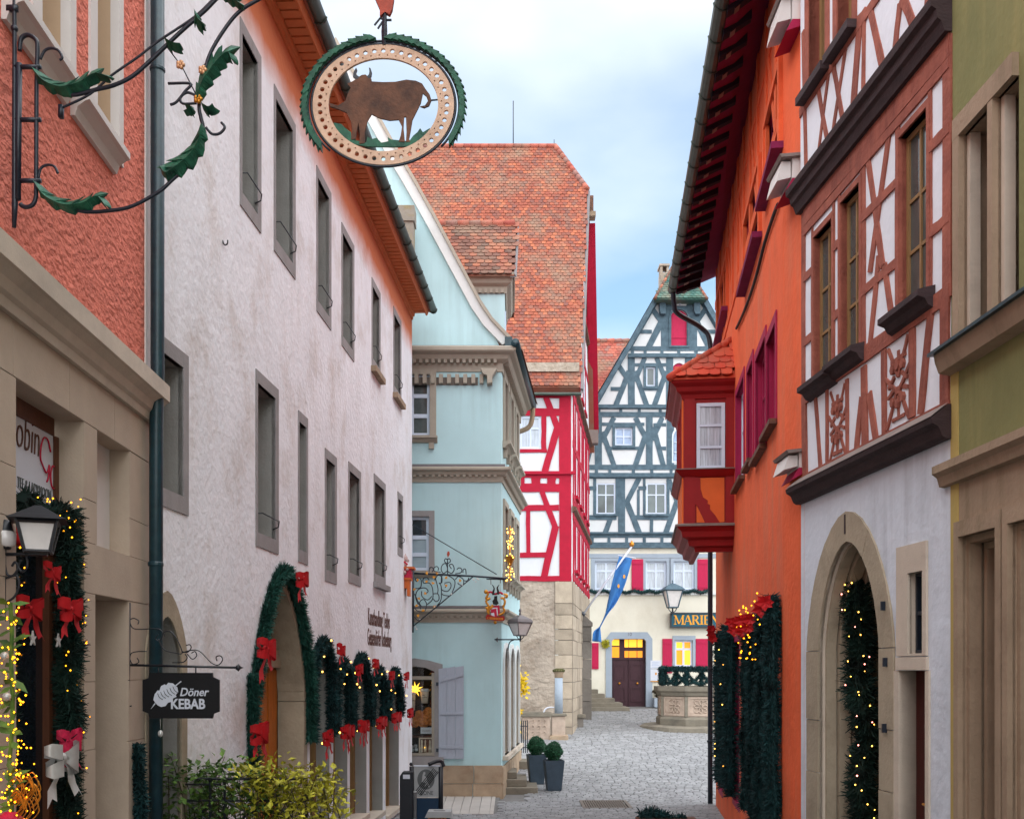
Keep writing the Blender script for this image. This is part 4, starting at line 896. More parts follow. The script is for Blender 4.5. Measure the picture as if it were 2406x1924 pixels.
# ================================================================ shrub, railing
rl = thing('railing', 'dark iron railing with crossed bars behind the leafy shrub', 'railing', (-2.3, 9.45, ground(9.45)))
yr = 9.45; pr = lambda px, py, y=yr: Vector(((px - CX) / F * y, y, EYE + (HY - py) / F * y))
for a, c_, w in (((300, 1829), (720, 1829), .014), ((300, 1842), (520, 1842), .010), ((300, 1880), (735, 1880), .012)): b = MB(); b.tube([pr(*a), pr(*c_)], w, 6); b.build('rail', 'dark_iron', rl)
for px in (494, 528, 720, 330): b = MB(); b.tube([pr(px, 1826), Vector((pr(px, 1826).x, yr, ground(yr)))], .014, 6); b.build('post', 'dark_iron', rl)
for x0, x1 in ((440, 500), (535, 640), (640, 715)):
    b = MB(); b.tube([pr(x0, 1940), pr(x1, 1882)], .011, 5); b.tube([pr(x0, 1882), pr(x1, 1940)], .011, 5); b.build('cross_bar', 'dark_iron', rl)
def shrub(name, label, x0, x1, ytop, y, m, n, seed, stems):
    q = random.Random(seed); t = thing(name, label, 'shrub', ((x0 + x1) / 2 / F * y - CX / F * y, y, ground(y)), 'shrubs by the railing')
    pz2 = lambda px, py, yy: Vector(((px - CX) / F * yy, yy, EYE + (HY - py) / F * yy)); sb = MB(); mb = MB()
    for i in range(stems):
        u = (i + q.uniform(.2, .8)) / stems; px = x0 + (x1 - x0) * u; tp = ytop(u) + q.uniform(-18, 55); yy = y + q.uniform(-.35, .35)
        base = pz2((x0 + x1) / 2 + (px - (x0 + x1) / 2) * .75, 1568 + (EYE - ground(yy)) * F / yy, yy); tip = pz2(px, tp, yy); mid = base.lerp(tip, .55) + Vector((q.uniform(-.2, .2), q.uniform(-.15, .15), 0))
        P = curve([base, mid, tip], 8); sb.tube(P, [.010 - .007 * k / (len(P) - 1) for k in range(len(P))], 4)
        for k in range(n):
            f = 1 - q.random() ** 1.4 * .62; p = P[min(len(P) - 1, int(f * (len(P) - 1)))] + Vector((q.gauss(0, .085), q.gauss(0, .08), q.gauss(0, .05)))
            d = Vector((q.uniform(-1, 1), q.uniform(-1, .6), q.uniform(-.3, .8))).normalized(); l_ = q.uniform(.04, .10); s2 = d.cross(Vector((q.uniform(-.4, .4), q.uniform(-.4, .4), 1))).normalized() * l_ * .3; up_ = s2.cross(d).normalized() * l_ * .1
            mb.add([p, p + d * l_ * .4 + s2 + up_, p + d * l_, p + d * l_ * .4 - s2 + up_, p + d * l_ * .5], [[0, 1, 4], [0, 4, 3], [1, 2, 4], [4, 2, 3]])
    sb.build('stems', 'twig', t); mb.build('foliage', m, t, recalc=False, kind='stuff'); return t
shrub('leafy_shrub', 'dark green leafy shrub in front of the railing, below the kebab sign', 318, 480, lambda u: 1790 + 25 * math.sin(u * 9), 9.6, 'leaf_green', 70, 61, 28)
shrub('leafy_shrub', 'green and yellow shrub before the middle of the railing', 450, 660, lambda u: 1805 + 22 * math.sin(u * 8 + 1), 9.7, 'leaf_green', 60, 62, 28)
shrub('leafy_shrub', 'bright yellow leaved shrub in front of the oak door', 560, 800, lambda u: 1795 + 45 * abs(u - .35), 9.4, 'leaf_yellow', 62, 63, 32)
q_ = random.Random(5); cyp = thing('climbing_evergreen', 'narrow dark evergreen climbing beside the downpipe', 'shrub', (-2.95, 8.45, ground(8.4)))
needles([Vector(((327 + 5 * math.sin(i) - CX) / F * 8.3, 8.3, ground(8.4) + i * .12)) for i in range(13)], .07, 1800, 'fir_dark', cyp, 'foliage', seed=66, wid=.16)
# ================================================================ pedestrian zone sign, meter, bin
yz = 19.0; Wz = plane(yz); rz = lambda a, c_, t, b_: Wz.rect(a, c_, t, b_); gz = ground(yz)
zs = thing('zone_sign', 'grey end of pedestrian zone sign board between dark posts', 'sign', (-1.6, yz, gz))
for a, c_, t in ((962, 973, 1800), (1030, 1041, 1800)):
    q = rz(a, c_, t, 1900); b = MB(); b.lathe(((q[0] + q[1]) / 2, yz, gz), [(.045, 0), (.045, q[3] - gz)], 12); b.build('post', 'black_plastic', zs, smooth=True)
q = rz(966, 966, 1792, 1800); b = MB(); b.ball((q[0], yz, q[3] - .02), .035, 10); b.build('post_knob', 'black_plastic', zs, smooth=True)
q = rz(1018, 1043, 1788, 1798); b = MB(); b.tube(curve([Vector((q[0] - .08, yz - .1, q[2] + .03)), Vector((q[0] + .05, yz - .05, q[3])), Vector((q[1] - .05, yz, q[3])), Vector((q[1], yz, q[2] - .02))], 4), .035, 8); b.build('sign_lamp', 'black_plastic', zs, smooth=True)
bz = box('sign_board', Wz, *rz(972, 1031, 1800, 1871), -.01, .02, 'sign_grey', zs); box('lower_panel', Wz, rz(972, 1031, 1874, 1900)[0], rz(972, 1031, 1874, 1900)[1], gz + .05, rz(972, 1031, 1874, 1900)[3], -.01, .015, 'navy_panel', zs)
box('top_bar', Wz, *rz(972, 1034, 1797, 1800), -.02, .03, 'sign_white', zs)
c0 = Wz.sh(1001, 1830); rr = .16
prism('sign_disc', Wz, [(c0[0] + rr * math.cos(k * math.pi / 14), c0[1] + 1.18 * rr * math.sin(k * math.pi / 14)) for k in range(28)], .02, .023, 'sign_midgrey', bz)
fig = [(995, 1813), (999, 1812), (1000, 1817), (997, 1820), (1003, 1826), (1004, 1834), (1008, 1842), (1010, 1848), (1007, 1848), (1004, 1841), (1001, 1847), (998, 1846), (1000, 1838), (991, 1836), (993, 1820)]
prism('walking_figure', Wz, [Wz.sh(*p) for p in fig], .0235, .026, 'sign_grey', bz)
for k in range(5): a = Wz.sh(976 + k * 3.2, 1859 + k * 2.2); c_ = Wz.sh(1019 + k * 3.0 if k < 4 else 1030, 1804 + k * 2.2); beam(Wz, a, c_, .015, 'sign_black', bz, o=.027, name='cancel_stripe', jit=0)
s_, h_ = Wz.sh(987, 1866); text('lettering', 'ZONE', Wz, s_, h_, .021, .105, 'sign_midgrey', bz, sx=.86, bold=.002)
mt = thing('service_post', 'black service pillar with a small white label beside the white house corner', 'bollard', (-2.0, 18.6, ground(18.6))); Wm = plane(18.6); q = Wm.rect(939, 970, 1813, 1900)
prism('pillar', Wm, [(q[0], ground(18.6)), (q[1], ground(18.6)), (q[1], q[3]), (q[0] + .05, q[3]), (q[0], q[3] - .08)], -.25, .0, 'black_plastic', mt, bevel=.008); box('label_plate', Wm, *Wm.rect(947, 963, 1819, 1829), -.001, .004, 'sign_white', mt)
bp_ = thing('slim_post', 'pale grey slim post in front of the zone sign', 'post', (-1.73, 18.5, ground(18.5))); W5 = plane(18.5); q = W5.rect(972, 979, 1858, 1900); b = MB(); b.lathe(((q[0] + q[1]) / 2, 18.5, ground(18.5)), [(.028, 0), (.028, q[3] - ground(18.5) - .03), (.034, q[3] - ground(18.5) - .03), (.034, q[3] - ground(18.5))], 10); b.build('shaft', 'sign_grey', bp_, smooth=True)
bn = thing('litter_bin', 'litter bin with wooden slats and a grey metal lid', 'bin', (-1.27, 18.0, ground(18))); W6 = plane(18.0); q = W6.rect(1002, 1058, 1906, 1920)
b = MB(); b.prism(W6, [(q[0] - .03, q[2]), (q[1] + .03, q[2]), (q[1] + .01, q[3]), (q[0] + .02, q[3])], -.32, .03); b.build('lid', 'sign_grey', bn); box('slot', W6, q[0] + .12, q[1] - .1, q[3] - .03, q[3] + .004, -.14, -.1, 'sign_black', bn)
for k in range(6): box('slat', W6, q[0] + .03 + k * .055, q[0] + .075 + k * .055, ground(18) + .05, q[2] - .01, -.01, .01, 'oak_door', bn)
box('bin_body', W6, q[0] + .01, q[1] - .01, ground(18), q[2] - .01, -.3, -.012, 'black_plastic', bn)
# ================================================================ mint house
YM = 24.0; Wm_ = plane(YM); mi = thing('mint_house', 'pale mint gabled house with tan cornices and a dormer, middle of the street', 'building', (-2, 26, 0))
XC = -.25; Wms = Wall(XC, YM, .0946, 1)
hm = lambda py: EYE + (HY - py) / 100.0
xm = lambda px: (px - CX) / 100.0
gab = [(1194, 811), (1149, 764), (1122, 724), (1068, 623), (1014, 522), (967, 438), (937, 387), (783, 110)]
gabm = [(xm(a), hm(c_)) for a, c_ in gab]; AX = xm(783)
front = [(-8.2, -.3), (XC, -.3), (XC, gabm[0][1] - .1)] + [(min(a, XC), c_) for a, c_ in gabm[1:]] + [(2 * AX - min(a, XC), c_) for a, c_ in reversed(gabm[1:-1])] + [(-8.2, gabm[0][1] - .1)]
wu = Wm_.rect(974, 1010, 880, 1023); wu = (wu[0] - .5, wu[1], wu[2], wu[3]); wl = Wm_.rect(970, 1008, 1213, 1340); wl = (wl[0] - .5, wl[1], wl[2], wl[3])
sw0, sw1 = xm(940), xm(1021); swp = [(sw0, hm(1776)), (sw1, hm(1776)), (sw1, hm(1577)), (xm(1000), hm(1568)), (xm(975), hm(1565)), (sw0, hm(1570))]
skin('front_wall', Wm_, front, [rc(*wu), rc(*wl), swp], 'mint_wall', mi, depth=[.12, .12, .5], rev='tan_trim')
s_end = 5.0
swin = []
for k in range(3):
    a = .45 + k * 1.5; swin += [(a, a + .8, hm(1030), hm(850)), (a, a + .8, hm(1345), hm(1180))]
sarch = [arch(.35 + k * 1.5, 1.5 + k * 1.5, .95, 3.1, 3.55, 6) for k in range(3)]
skin('side_wall', Wms, [(0, -.3), (s_end, .1), (s_end, 10.5), (0, 10.5)], [rc(*r) for r in swin] + sarch, 'mint_wall', mi, depth=.2, rev='tan_trim')
for r in swin:
    w = window(Wms, mi, r, -.14, 'white_window', 'glass_grey', 2, (.6,), .06, .05); ring('surround', Wms, rc(r[0] - .12, r[1] + .12, r[2] - .02, r[3] + .14), rc(*r), -.02, .05, 'tan_trim', w)
    mould('sill', Wms, r[0] - .2, r[1] + .2, [(-.02, r[2] - .16), (.06, r[2] - .15), (.12, r[2] - .08), (.2, r[2] - .06), (.2, r[2]), (-.02, r[2] + .01)], 'tan_trim', w)
    for a in (r[0] - .05, r[1] - .1): box('bracket', Wms, a, a + .15, r[2] - .36, r[2] - .16, -.01, .09, 'tan_trim', w)
for i, pl in enumerate(sarch):
    a0, a1 = pl[0][0], pl[1][0]; o = prism('arched_window', Wms, pl, -.2, -.18, 'glass_grey', mi)
    ctr = ((a0 + a1) / 2, 2.0); outp = [(ctr[0] + (p[0] - ctr[0]) * 1.14, ctr[1] + (p[1] - ctr[1]) * 1.07 if p[1] > 1 else p[1]) for p in pl]
    ring('surround', Wms, outp, pl, -.02, .05, 'verge_pale', o)
    b = MB(); b.box(Wms, ctr[0] - .035, ctr[0] + .035, .95, 3.5, -.18, -.1); b.box(Wms, a0, a1, 3.0, 3.08, -.18, -.11); b.box(Wms, a0, a0 + .07, .95, 3.1, -.18, -.105); b.box(Wms, a1 - .07, a1, .95, 3.1, -.18, -.105); b.build('window_frame', 'verge_pale', o)
    box('sill', Wms, a0 - .1, a1 + .1, .85, .95, -.02, .14, 'limestone_trim', o)
def corn(h1, hgt, proj, dent, name):
    """cornice round front and side, mitred at the corner"""
    pr_ = [(-.02, h1 - hgt), (.03, h1 - hgt), (.04, h1 - hgt * .62), (proj * .5, h1 - hgt * .5), (proj * .62, h1 - hgt * .32), (proj * .9, h1 - hgt * .26), (proj, h1 - hgt * .2), (proj, h1 - .03), (proj * .92, h1), (-.02, h1 + .03)]
    c_ = mould(name, Wm_, -8.2, XC, pr_, 'tan_trim', mi, 0, 1.0)
    mould(name, Wms, 0, s_end + .1, pr_, 'tan_trim', mi, -1.0, 0)
    box('flashing', Wm_, -8.2, XC + proj * .4, h1 + .03, h1 + .09, -.02, .05, 'flashing', c_)
    if dent:
        for k in range(int(3.0 / dent)):
            x = -2.75 + k * dent
            if x + dent * .5 < XC + .03: box('dentil', Wm_, x, x + dent * .5, h1 - hgt * .66, h1 - hgt * .5, .0, proj * .48, 'tan_trim', c_)
        for k in range(int(s_end / dent)): box('dentil', Wms, .08 + k * dent, .08 + k * dent + dent * .5, h1 - hgt * .66, h1 - hgt * .5, .0, proj * .48, 'tan_trim', c_)
corn(hm(822), .52, .34, .145, 'top_cornice'); corn(hm(1100), .33, .22, .145, 'middle_cornice'); corn(hm(1432), .30, .19, .145, 'lower_cornice')
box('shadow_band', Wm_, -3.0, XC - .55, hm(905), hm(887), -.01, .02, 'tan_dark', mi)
for k in range(9): box('console_block', Wm_, xm(975) + k * .19 - .0, xm(975) + k * .19 + .09, hm(903), hm(882), .0, .12, 'tan_trim', mi)
prism('corner_console', Wm_, [(xm(1130), hm(872)), (xm(1168), hm(872)), (xm(1160), hm(885)), (xm(1157), hm(890)), (xm(1157), hm(905)), (xm(1145), hm(907)), (xm(1145), hm(888)), (xm(1136), hm(885))], -.01, .25, 'tan_trim', mi)
wA = window(Wm_, mi, wu, -.06, 'white_window', lambda i, q: 'glass_grey', 2, (.33, .66), .07, .09)
ring('surround', Wm_, rc(wu[0] - .12, wu[1] + .15, wu[2] - .05, wu[3] + .12), rc(*wu), -.02, .05, 'tan_trim', wA)
mould('sill', Wm_, wu[0] - .2, wu[1] + .18, [(-.02, wu[2] - .18), (.05, wu[2] - .17), (.1, wu[2] - .1), (.16, wu[2] - .08), (.16, wu[2] - .03), (-.02, wu[2] - .02)], 'tan_trim', wA); box('bracket', Wm_, wu[1] - .02, wu[1] + .1, wu[2] - .32, wu[2] - .18, -.01, .08, 'tan_trim', wA)
wB = window(Wm_, mi, wl, -.06, 'white_window', lambda i, q: 'glass_dark' if q == 2 else 'glass_blind', 2, (.3, .62), .07, .09)
ring('surround', Wm_, rc(wl[0] - .12, wl[1] + .13, wl[2] - .02, wl[3] + .13), rc(*wl), -.02, .04, 'grey_frame', wB)
mould('sill', Wm_, wl[0] - .2, wl[1] + .18, [(-.02, wl[2] - .18), (.05, wl[2] - .17), (.1, wl[2] - .1), (.16, wl[2] - .08), (.16, wl[2] - .03), (-.02, wl[2] - .02)], 'tan_trim', wB)
# verge and roof
vo = [(a + .04, c_ + .08) for a, c_ in gabm]; vi = [(a - .13 - .03 * i / 7, c_ - .02) for i, (a, c_) in enumerate(gabm)]
b = MB()
for i in range(len(vo) - 1): b.prism(Wm_, [vi[i], vo[i], vo[i + 1], vi[i + 1]], -.05, .10)
b.build('verge', 'verge_pale', mi)
b = MB()
for i in range(len(vo) - 1):
    k = [(a + .05, c_ + .05) for a, c_ in (vo[i], vo[i + 1])]; b.prism(Wm_, [vo[i], k[0], k[1], vo[i + 1]], -.06, .16)
b.build('verge_trim', 'tan_trim', mi)
dY = 5.1; V = []
for a, c_ in [(.25, gabm[0][1] - .1)] + [(a, c_ + .1) for a, c_ in gabm[1:]]: V += [(a, YM + .06, c_), (a + .0946 * dY, YM + dY, c_)]
n = len(V) // 2
mk('roof', V, [[2 * i, 2 * i + 1, 2 * i + 3, 2 * i + 2] for i in range(n - 1)], 'tile_red', mi, recalc=False)
b = MB(); b.tube([Wms.P(-.35, 10.56, .36), Wms.P(s_end + .2, 10.50, .36)], .1, 10); b.build('gutter', 'pipe_teal', mi, smooth=True)
box('gutter_board', Wms, -.2, s_end + .1, 10.45, 10.75, .1, .27, 'pipe_teal', mi)
b = MB(); b.tube(curve([Wms.P(s_end + .1, 10.5, .36), Wms.P(s_end + .1, 10.1, .34), Wms.P(s_end + .1, 9.85, .2), Wms.P(s_end + .1, 9.7, -.3), Wms.P(s_end + .1, 9.65, -.8)], 5), .07, 8); b.build('downpipe', 'rose_stone', mi, smooth=True)
# dormer
yD = 26.0; WD = plane(yD); xd = lambda px, y=yD: (px - CX) / F * y; hd = lambda py, y=yD: EYE + (HY - py) / F * y
DX1 = xd(1186); box('dormer_wall', WD, -2.6, DX1, hd(845), hd(665), -2.4, 0, 'mint_wall', mi)
dc = [(-.02, hd(690)), (.04, hd(690)), (.06, hd(676)), (.16, hd(670)), (.2, hd(660)), (.26, hd(655)), (.26, hd(648)), (-.02, hd(646))]
WDs = Wall(DX1, yD, 0, 1); mould('dormer_cornice', WD, -2.6, DX1, dc, 'tan_trim', mi, 0, 1); mould('dormer_cornice', WDs, 0, 2.4, dc, 'tan_trim', mi, -1, 0)
for k in range(16): x = DX1 - 2.2 + k * .14; box('dentil', WD, x, x + .07, hd(690), hd(681), 0, .09, 'tan_trim', mi)
yR = 27.25; O = Vector((-2.7, yD - .32, hd(646, yD - .32))); top = Vector((-2.7, yR, hd(528, yR))); v = top - O; XR = DX1 + .24
tiles(O, (1, 0, 0), v, [(0, 0), (XR - O.x, 0), (XR + .1 - O.x, v.length), (0, v.length)], .2, .165, 'tile_brown', mi, nobj=220)
mk('dormer_roof', [O + Vector((0, .01, -.02)), Vector((XR, O.y + .01, O.z - .02)), Vector((XR + .06, yR, top.z - .03)), top + Vector((0, 0, -.03)), Vector((XR, 2 * yR - O.y, O.z)), Vector((-2.7, 2 * yR - O.y, O.z))], [[0, 1, 2, 3], [3, 2, 4, 5], [1, 4, 2]], 'tile_brown', mi, recalc=False)
for k in range(9): b = MB(); x = -2.7 + k * (XR + 2.7) / 9; b.tube([Vector((x, yR, top.z - .0)), Vector((x + .33, yR, top.z + .015))], [.10, .12], 8); b.build('ridge_tile', 'tile_hood', mi, smooth=True)
mk('dormer_verge', [Vector((XR, O.y, O.z + .05)), Vector((XR + .06, O.y, O.z - .06)), Vector((XR + .14, yR, top.z - .1)), Vector((XR + .1, yR, top.z + .05)), Vector((XR - .1, O.y, O.z - .06)), Vector((XR, yR, top.z - .1))], [[0, 1, 2, 3], [1, 4, 5, 2]], 'flashing', mi, recalc=False)
window(WDs, mi, (.5, 1.7, hd(835), hd(715)), .03, 'white_window', 'glass_grey', 2, (.6,), .06)
# plinth, shutter, shop window
blocks(Wm_, xm(1040), XC + .03, [-.06, .33, .76], [], .85, 'plinth', mi, o=.05, th=.06, gap=.012); blocks(Wms, -.03, s_end, [-.05, .3, .72], [], .9, 'plinth', mi, o=.05, th=.06, gap=.012); blocks(Wm_, -3.4, xm(1040), [-.06, .33, .76], [], .8, 'plinth', mi, o=.05, th=.06, gap=.012)
sur = [(sw0 - .15, hm(1800)), (sw1 + .19, hm(1800)), (sw1 + .19, hm(1560)), (xm(1008), hm(1551)), (xm(975), hm(1546)), (sw0 - .15, hm(1550))]
ring('shop_window_surround', Wm_, sur, [(a, c_) for a, c_ in swp], -.03, .045, 'grey_frame', mi)
box('shop_window_sill', Wm_, sw0 - .2, sw1 + .22, hm(1800) + .02, hm(1777), -.02, .09, 'grey_frame', mi)
gw = prism('shop_window', Wm_, swp, -.06, -.052, 'glass_clear', mi); b = MB(); b.box(Wm_, sw1 - .07, sw1 - .002, hm(1775), hm(1580), -.11, -.02); b.box(Wm_, sw0, sw1 - .07, hm(1596), hm(1588), -.11, -.03); b.box(Wm_, sw0, sw1 - .07, hm(1775), hm(1769), -.11, -.03); b.build('window_frame', 'tan_trim', gw)
box('shop_back', Wm_, sw0 - .1, sw1 + .1, hm(1790), hm(1555), -.62, -.55, 'shop_dark', mi); box('shop_shelf', Wm_, sw0, sw1, hm(1733), hm(1729), -.5, -.12, 'brown_wood', mi); box('shop_floor', Wm_, sw0, sw1, hm(1778), hm(1774), -.55, -.05, 'tan_dark', mi)
sh_ = thing('window_shutter', 'pale grey wooden window shutter folded open beside the mint shop window', 'shutter', Wm_.P(xm(1060), hm(1782), .05)); a0, a1 = xm(1031), xm(1090)
for k in range(3):
    x0, x1 = a0 + (a1 - a0) * k / 3, a0 + (a1 - a0) * (k + 1) / 3; t0 = hm(1571 - 2 * k); t1 = hm(1568 - 3 * k + (2 if k == 2 else 0)); prism('plank', Wm_, [(x0 + .003, hm(1782)), (x1 - .003, hm(1781)), (x1 - .003, t1), (x0 + .003, t0)], .05, .085 + .002 * k, 'shutter_grey', sh_)
for y0, y1 in ((1602, 1594), (1678, 1678), (1757, 1757)): prism('batten', Wm_, [(a0 + .04, hm(y0)), (a1 - .02, hm(y1 - 6 if y0 == 1602 else y1)), (a1 - .02, hm(y1 - 13 if y0 == 1602 else y1 - 7)), (a0 + .04, hm(y0 - 7))], .08, .115, 'shutter_grey', sh_, bevel=.004)
for py in (1605, 1760): box('hinge', Wm_, a0 - .06, a0 + .03, hm(py + 5), hm(py - 3), .04, .075, 'iron_navy', sh_)
b = MB(); b.prism(Wm_, [(xm(1016), hm(1796)), (xm(1032), hm(1783)), (xm(1038), hm(1783)), (xm(1020), hm(1797))], .05, .08); b.build('shutter_stay', 'iron_navy', sh_)
# goods in the window
def good(name, label, cat): return thing(name, label, cat, Wm_.P(xm(990), hm(1700), -.2))
star = tag(None, '', '') if False else None
c0 = (xm(974), hm(1619)); pts = [(c0[0] + (.19 if k % 2 == 0 else .065) * math.cos(k * math.pi / 9 + .3), c0[1] + (.19 if k % 2 == 0 else .065) * math.sin(k * math.pi / 9 + .3)) for k in range(18)]
b = MB(); k = len(pts); b.add([Wm_.P(c0[0], c0[1], -.14)] + [Wm_.P(a, c_, -.22) for a, c_ in pts], [[0, i + 1, (i + 1) % k + 1] for i in range(k)]); b.build('paper_star', 'star_glow', None, label='glowing yellow paper star in the mint shop window', cat='star')
def cup(px0, px1, py0, py1, o, lab):
    t = thing('paper_cup', lab, 'cup', Wm_.P(xm((px0 + px1) / 2), hm(py1), o), 'cups in the shop window'); xx = xm((px0 + px1) / 2); w = xm(px1) - xm(px0)
    b = MB(); b.lathe(Wm_.P(xx, hm(py1), o), [(w * .36, 0), (w * .47, hm(py0) - hm(py1) - .06)], 14); b.build('cup_body', 'cup_cream', t, smooth=True); b = MB(); b.lathe(Wm_.P(xx, hm(py0) - .06, o), [(w * .52, 0), (w * .52, .025), (w * .42, .06), (w * .4, .065)], 14); b.build('cup_lid', 'card', t, smooth=True)
    text('lettering', 'my\ncoffee', Wm_, xx - .05, hm(py0) - .16, o + w * .47, .05, 'wall_lettering', t)
cup(985, 1007, 1618, 1652, -.18, 'large cream paper cup model hanging right of the star'); cup(962, 975, 1626, 1668, -.16, 'cream paper cup model left of the star')
q_ = random.Random(8)
for i, (px, py, r) in enumerate(((1004, 1675, .12), (993, 1694, .14), (1008, 1694, .1), (972, 1697, .12), (982, 1680, .1))):
    b = MB(); cc = Wm_.P(xm(px), hm(py), -.25)
    V = []; n1, n2 = 12, 7
    for a in range(n2 + 1):
        for k in range(n1):
            th_, ph = math.pi * a / n2, 2 * math.pi * k / n1; rr = r * (1 + q_.uniform(-.22, .22)); V.append(cc + Vector((rr * math.sin(th_) * math.cos(ph), rr * math.sin(th_) * math.sin(ph) * .6, rr * math.cos(th_))))
    b.add(V, [[a * n1 + k, a * n1 + (k + 1) % n1, (a + 1) * n1 + (k + 1) % n1, (a + 1) * n1 + k] for a in range(n2) for k in range(n1)]); b.build('paper_flower', 'paper_bag', None, label=['crumpled orange pastry bag at upper right of the shop display', 'largest crumpled orange pastry bag in the middle of the shop display', 'small orange pastry bag at the right of the shop display', 'brownish orange pastry bag at the left of the shop display', 'orange pastry bag behind the others at top left'][i], cat='pastry', group='pastries in the shop window')
o = box('price_card', Wm_, xm(987), xm(1013), hm(1724), hm(1709), -.14, -.135, 'card', None); tag(o, 'white price card with small lettering in the shop window', 'card'); text('lettering', 'Schneeballen', Wm_, xm(990), hm(1718), -.134, .04, 'wall_lettering', o)
ph = thing('framed_picture', 'small picture in a cream frame with candle, lower right of shop window', 'picture', Wm_.P(xm(1000), hm(1771), -.14)); ring('frame', Wm_, rc(xm(983), xm(1018), hm(1771), hm(1733)), rc(xm(986), xm(1015), hm(1768), hm(1736)), -.16, -.13, 'cup_cream', ph); box('print', Wm_, xm(986), xm(1015), hm(1768), hm(1736), -.16, -.15, 'ox_brown', ph)
for i, px in enumerate((990, 998, 1009)): b = MB(); b.lathe(Wm_.P(xm(px), hm(1768), -.145), [(.03, 0), (.035, .1), (.015, .2), (.02, .26), (.008, .3)], 8, sy=.3); b.build('figure', 'cup_cream', ph, smooth=True)
b = MB(); b.octa(Wm_.P(xm(997), hm(1756), -.11), .018); b.build('candle_flame', 'star_glow', ph)
for i, (px, py) in enumerate(((966, 1756), (975, 1754), (967, 1764), (976, 1763))): b = MB(); b.lathe(Wm_.P(xm(px), hm(py) - .03, -.2), [(.03, 0), (.038, .03), (.035, .07)], 10); b.build('small_mug', 'card', None, smooth=True, label=['upper left', 'upper right', 'lower left', 'lower right'][i] + ' small white mug of the four in the shop window', cat='mug', group='mugs in the shop window')
# ================================================================ red half-timbered house
YR = 36.0; Wr = plane(YR); RX = 2.13; Wrs = Wall(RX, YR, .135, 1); hr = lambda py: EYE + (HY - py) / F * YR; xr = lambda px: (px - CX) / F * YR
rd = thing('red_house', 'tall house with crimson half-timbering, huge tiled roof and stone base', 'building', (0, 40, ground(36)))
z8 = lambda x, y: Wr.sh(920 + x / 2.874, 800 + y / 2.874)
HB = z8(0, 1625)[1]; HT = z8(0, 335)[1]
wr_ = (z8(868, 0)[0], z8(1008, 0)[0], z8(0, 730)[1], z8(0, 510)[1])
skin('timber_wall', Wr, rc(-6, RX, HB, HT + .3), [rc(*wr_)], 'panel_white', rd, depth=.12)
window(Wr, rd, wr_, -.02, 'white_window', 'glass_curtain', 2, (.62,), .08, .06)
for r in ((895, 362, 1210, 362, .46), (822, 485, 1135, 485, .42), (845, 746, 1050, 746, .18), (822, 906, 1210, 906, .36), (830, 995, 1210, 995, .48), (835, 1130, 1130, 1130, .33), (840, 1447, 1050, 1447, .29), (840, 1606, 1215, 1606, .31)):
    beam(Wr, (r[0], r[1]), (r[2], r[3]), r[4] * .62, 'red_timber', rd, px=z8, jit=.012)
for a, c_, w in (((1172, 335), (1172, 1625), .42), ((842, 500), (842, 760), .2), ((1028, 480), (1028, 750), .18), ((922, 1150), (922, 1440), .14), ((1042, 385), (1130, 610), .22), ((1120, 590), (1035, 885), .24), ((835, 770), (852, 890), .14), ((1015, 1020), (1110, 1270), .2), ((1108, 1250), (1028, 1600), .24), ((874, 925), (874, 970), .25), ((975, 925), (975, 970), .32), ((1080, 925), (1080, 970), .3), ((842, 1580), (848, 1620), .1)):
    beam(Wr, a, c_, w, 'red_timber', rd, px=z8, jit=.012)
box('storey_ledge', Wr, -3, RX + .1, z8(0, 905)[1], z8(0, 885)[1], 0, .12, 'red_timber', rd)
# side gable
sdp = [(0, HB), (10, HB), (10, 13.2), (6.9, 20.6), (4.1, 21.0), (-.2, 13.1), (0, 13.0)]
swn = []
for k in range(4):
    a = 1.2 + k * 2.1; swn += [(a, a + .9, 9.3, 10.7), (a, a + .9, 6.6, 8.1)]
for k in range(3): a = 2.2 + k * 1.9; swn.append((a, a + .8, 13.6, 14.9))
skin('gable_wall', Wrs, sdp, [rc(*r) for r in swn], 'panel_white', rd, depth=.1)
for r in swn: w = window(Wrs, rd, r, .0, 'white_window', 'glass_grey', 2, (.6,), .07); box('sill', Wrs, r[0] - .1, r[1] + .1, r[2] - .12, r[2], -.02, .12, 'red_timber', w)
for h in (HB + .17, 8.4, 8.85, 9.1, 10.95, 12.7, 13.3, 15.6, 17.8): 
    lo_ = 0 if h < 13.2 else (h - 13.1) / 7.9 * 4.1 - .2; hi_ = 10 if h < 13.2 else 10 - (h - 13.2) / 7.4 * 3.1; beam(Wrs, (lo_, h), (hi_, h), .22, 'red_timber', rd)
for k in range(9):
    s = .25 + k * 1.12; beam(Wrs, (s, HB), (s, 13.1), .2, 'red_timber', rd)
for k in range(4): beam(Wrs, (.4 + k * 2.3, HB + .2), (1.0 + k * 2.3, 8.4), .16, 'red_timber', rd); beam(Wrs, (1.1 + k * 2.3, 9.1), (.5 + k * 2.3, 12.7), .16, 'red_timber', rd); beam(Wrs, (2.4 + k * 1.6, 13.3), (2.9 + k * 1.2, 17.8), .15, 'red_timber', rd)
for h, o in ((8.62, .14), (13.0, .16), (17.0, .14)): mould('storey_ledge', Wrs, -.1 if h < 13.1 else 2.4, 10 if h < 13.1 else 8.2, [(0, h - .1), (o, h - .02), (o, h + .08), (0, h + .12)], 'ox_brown', rd)
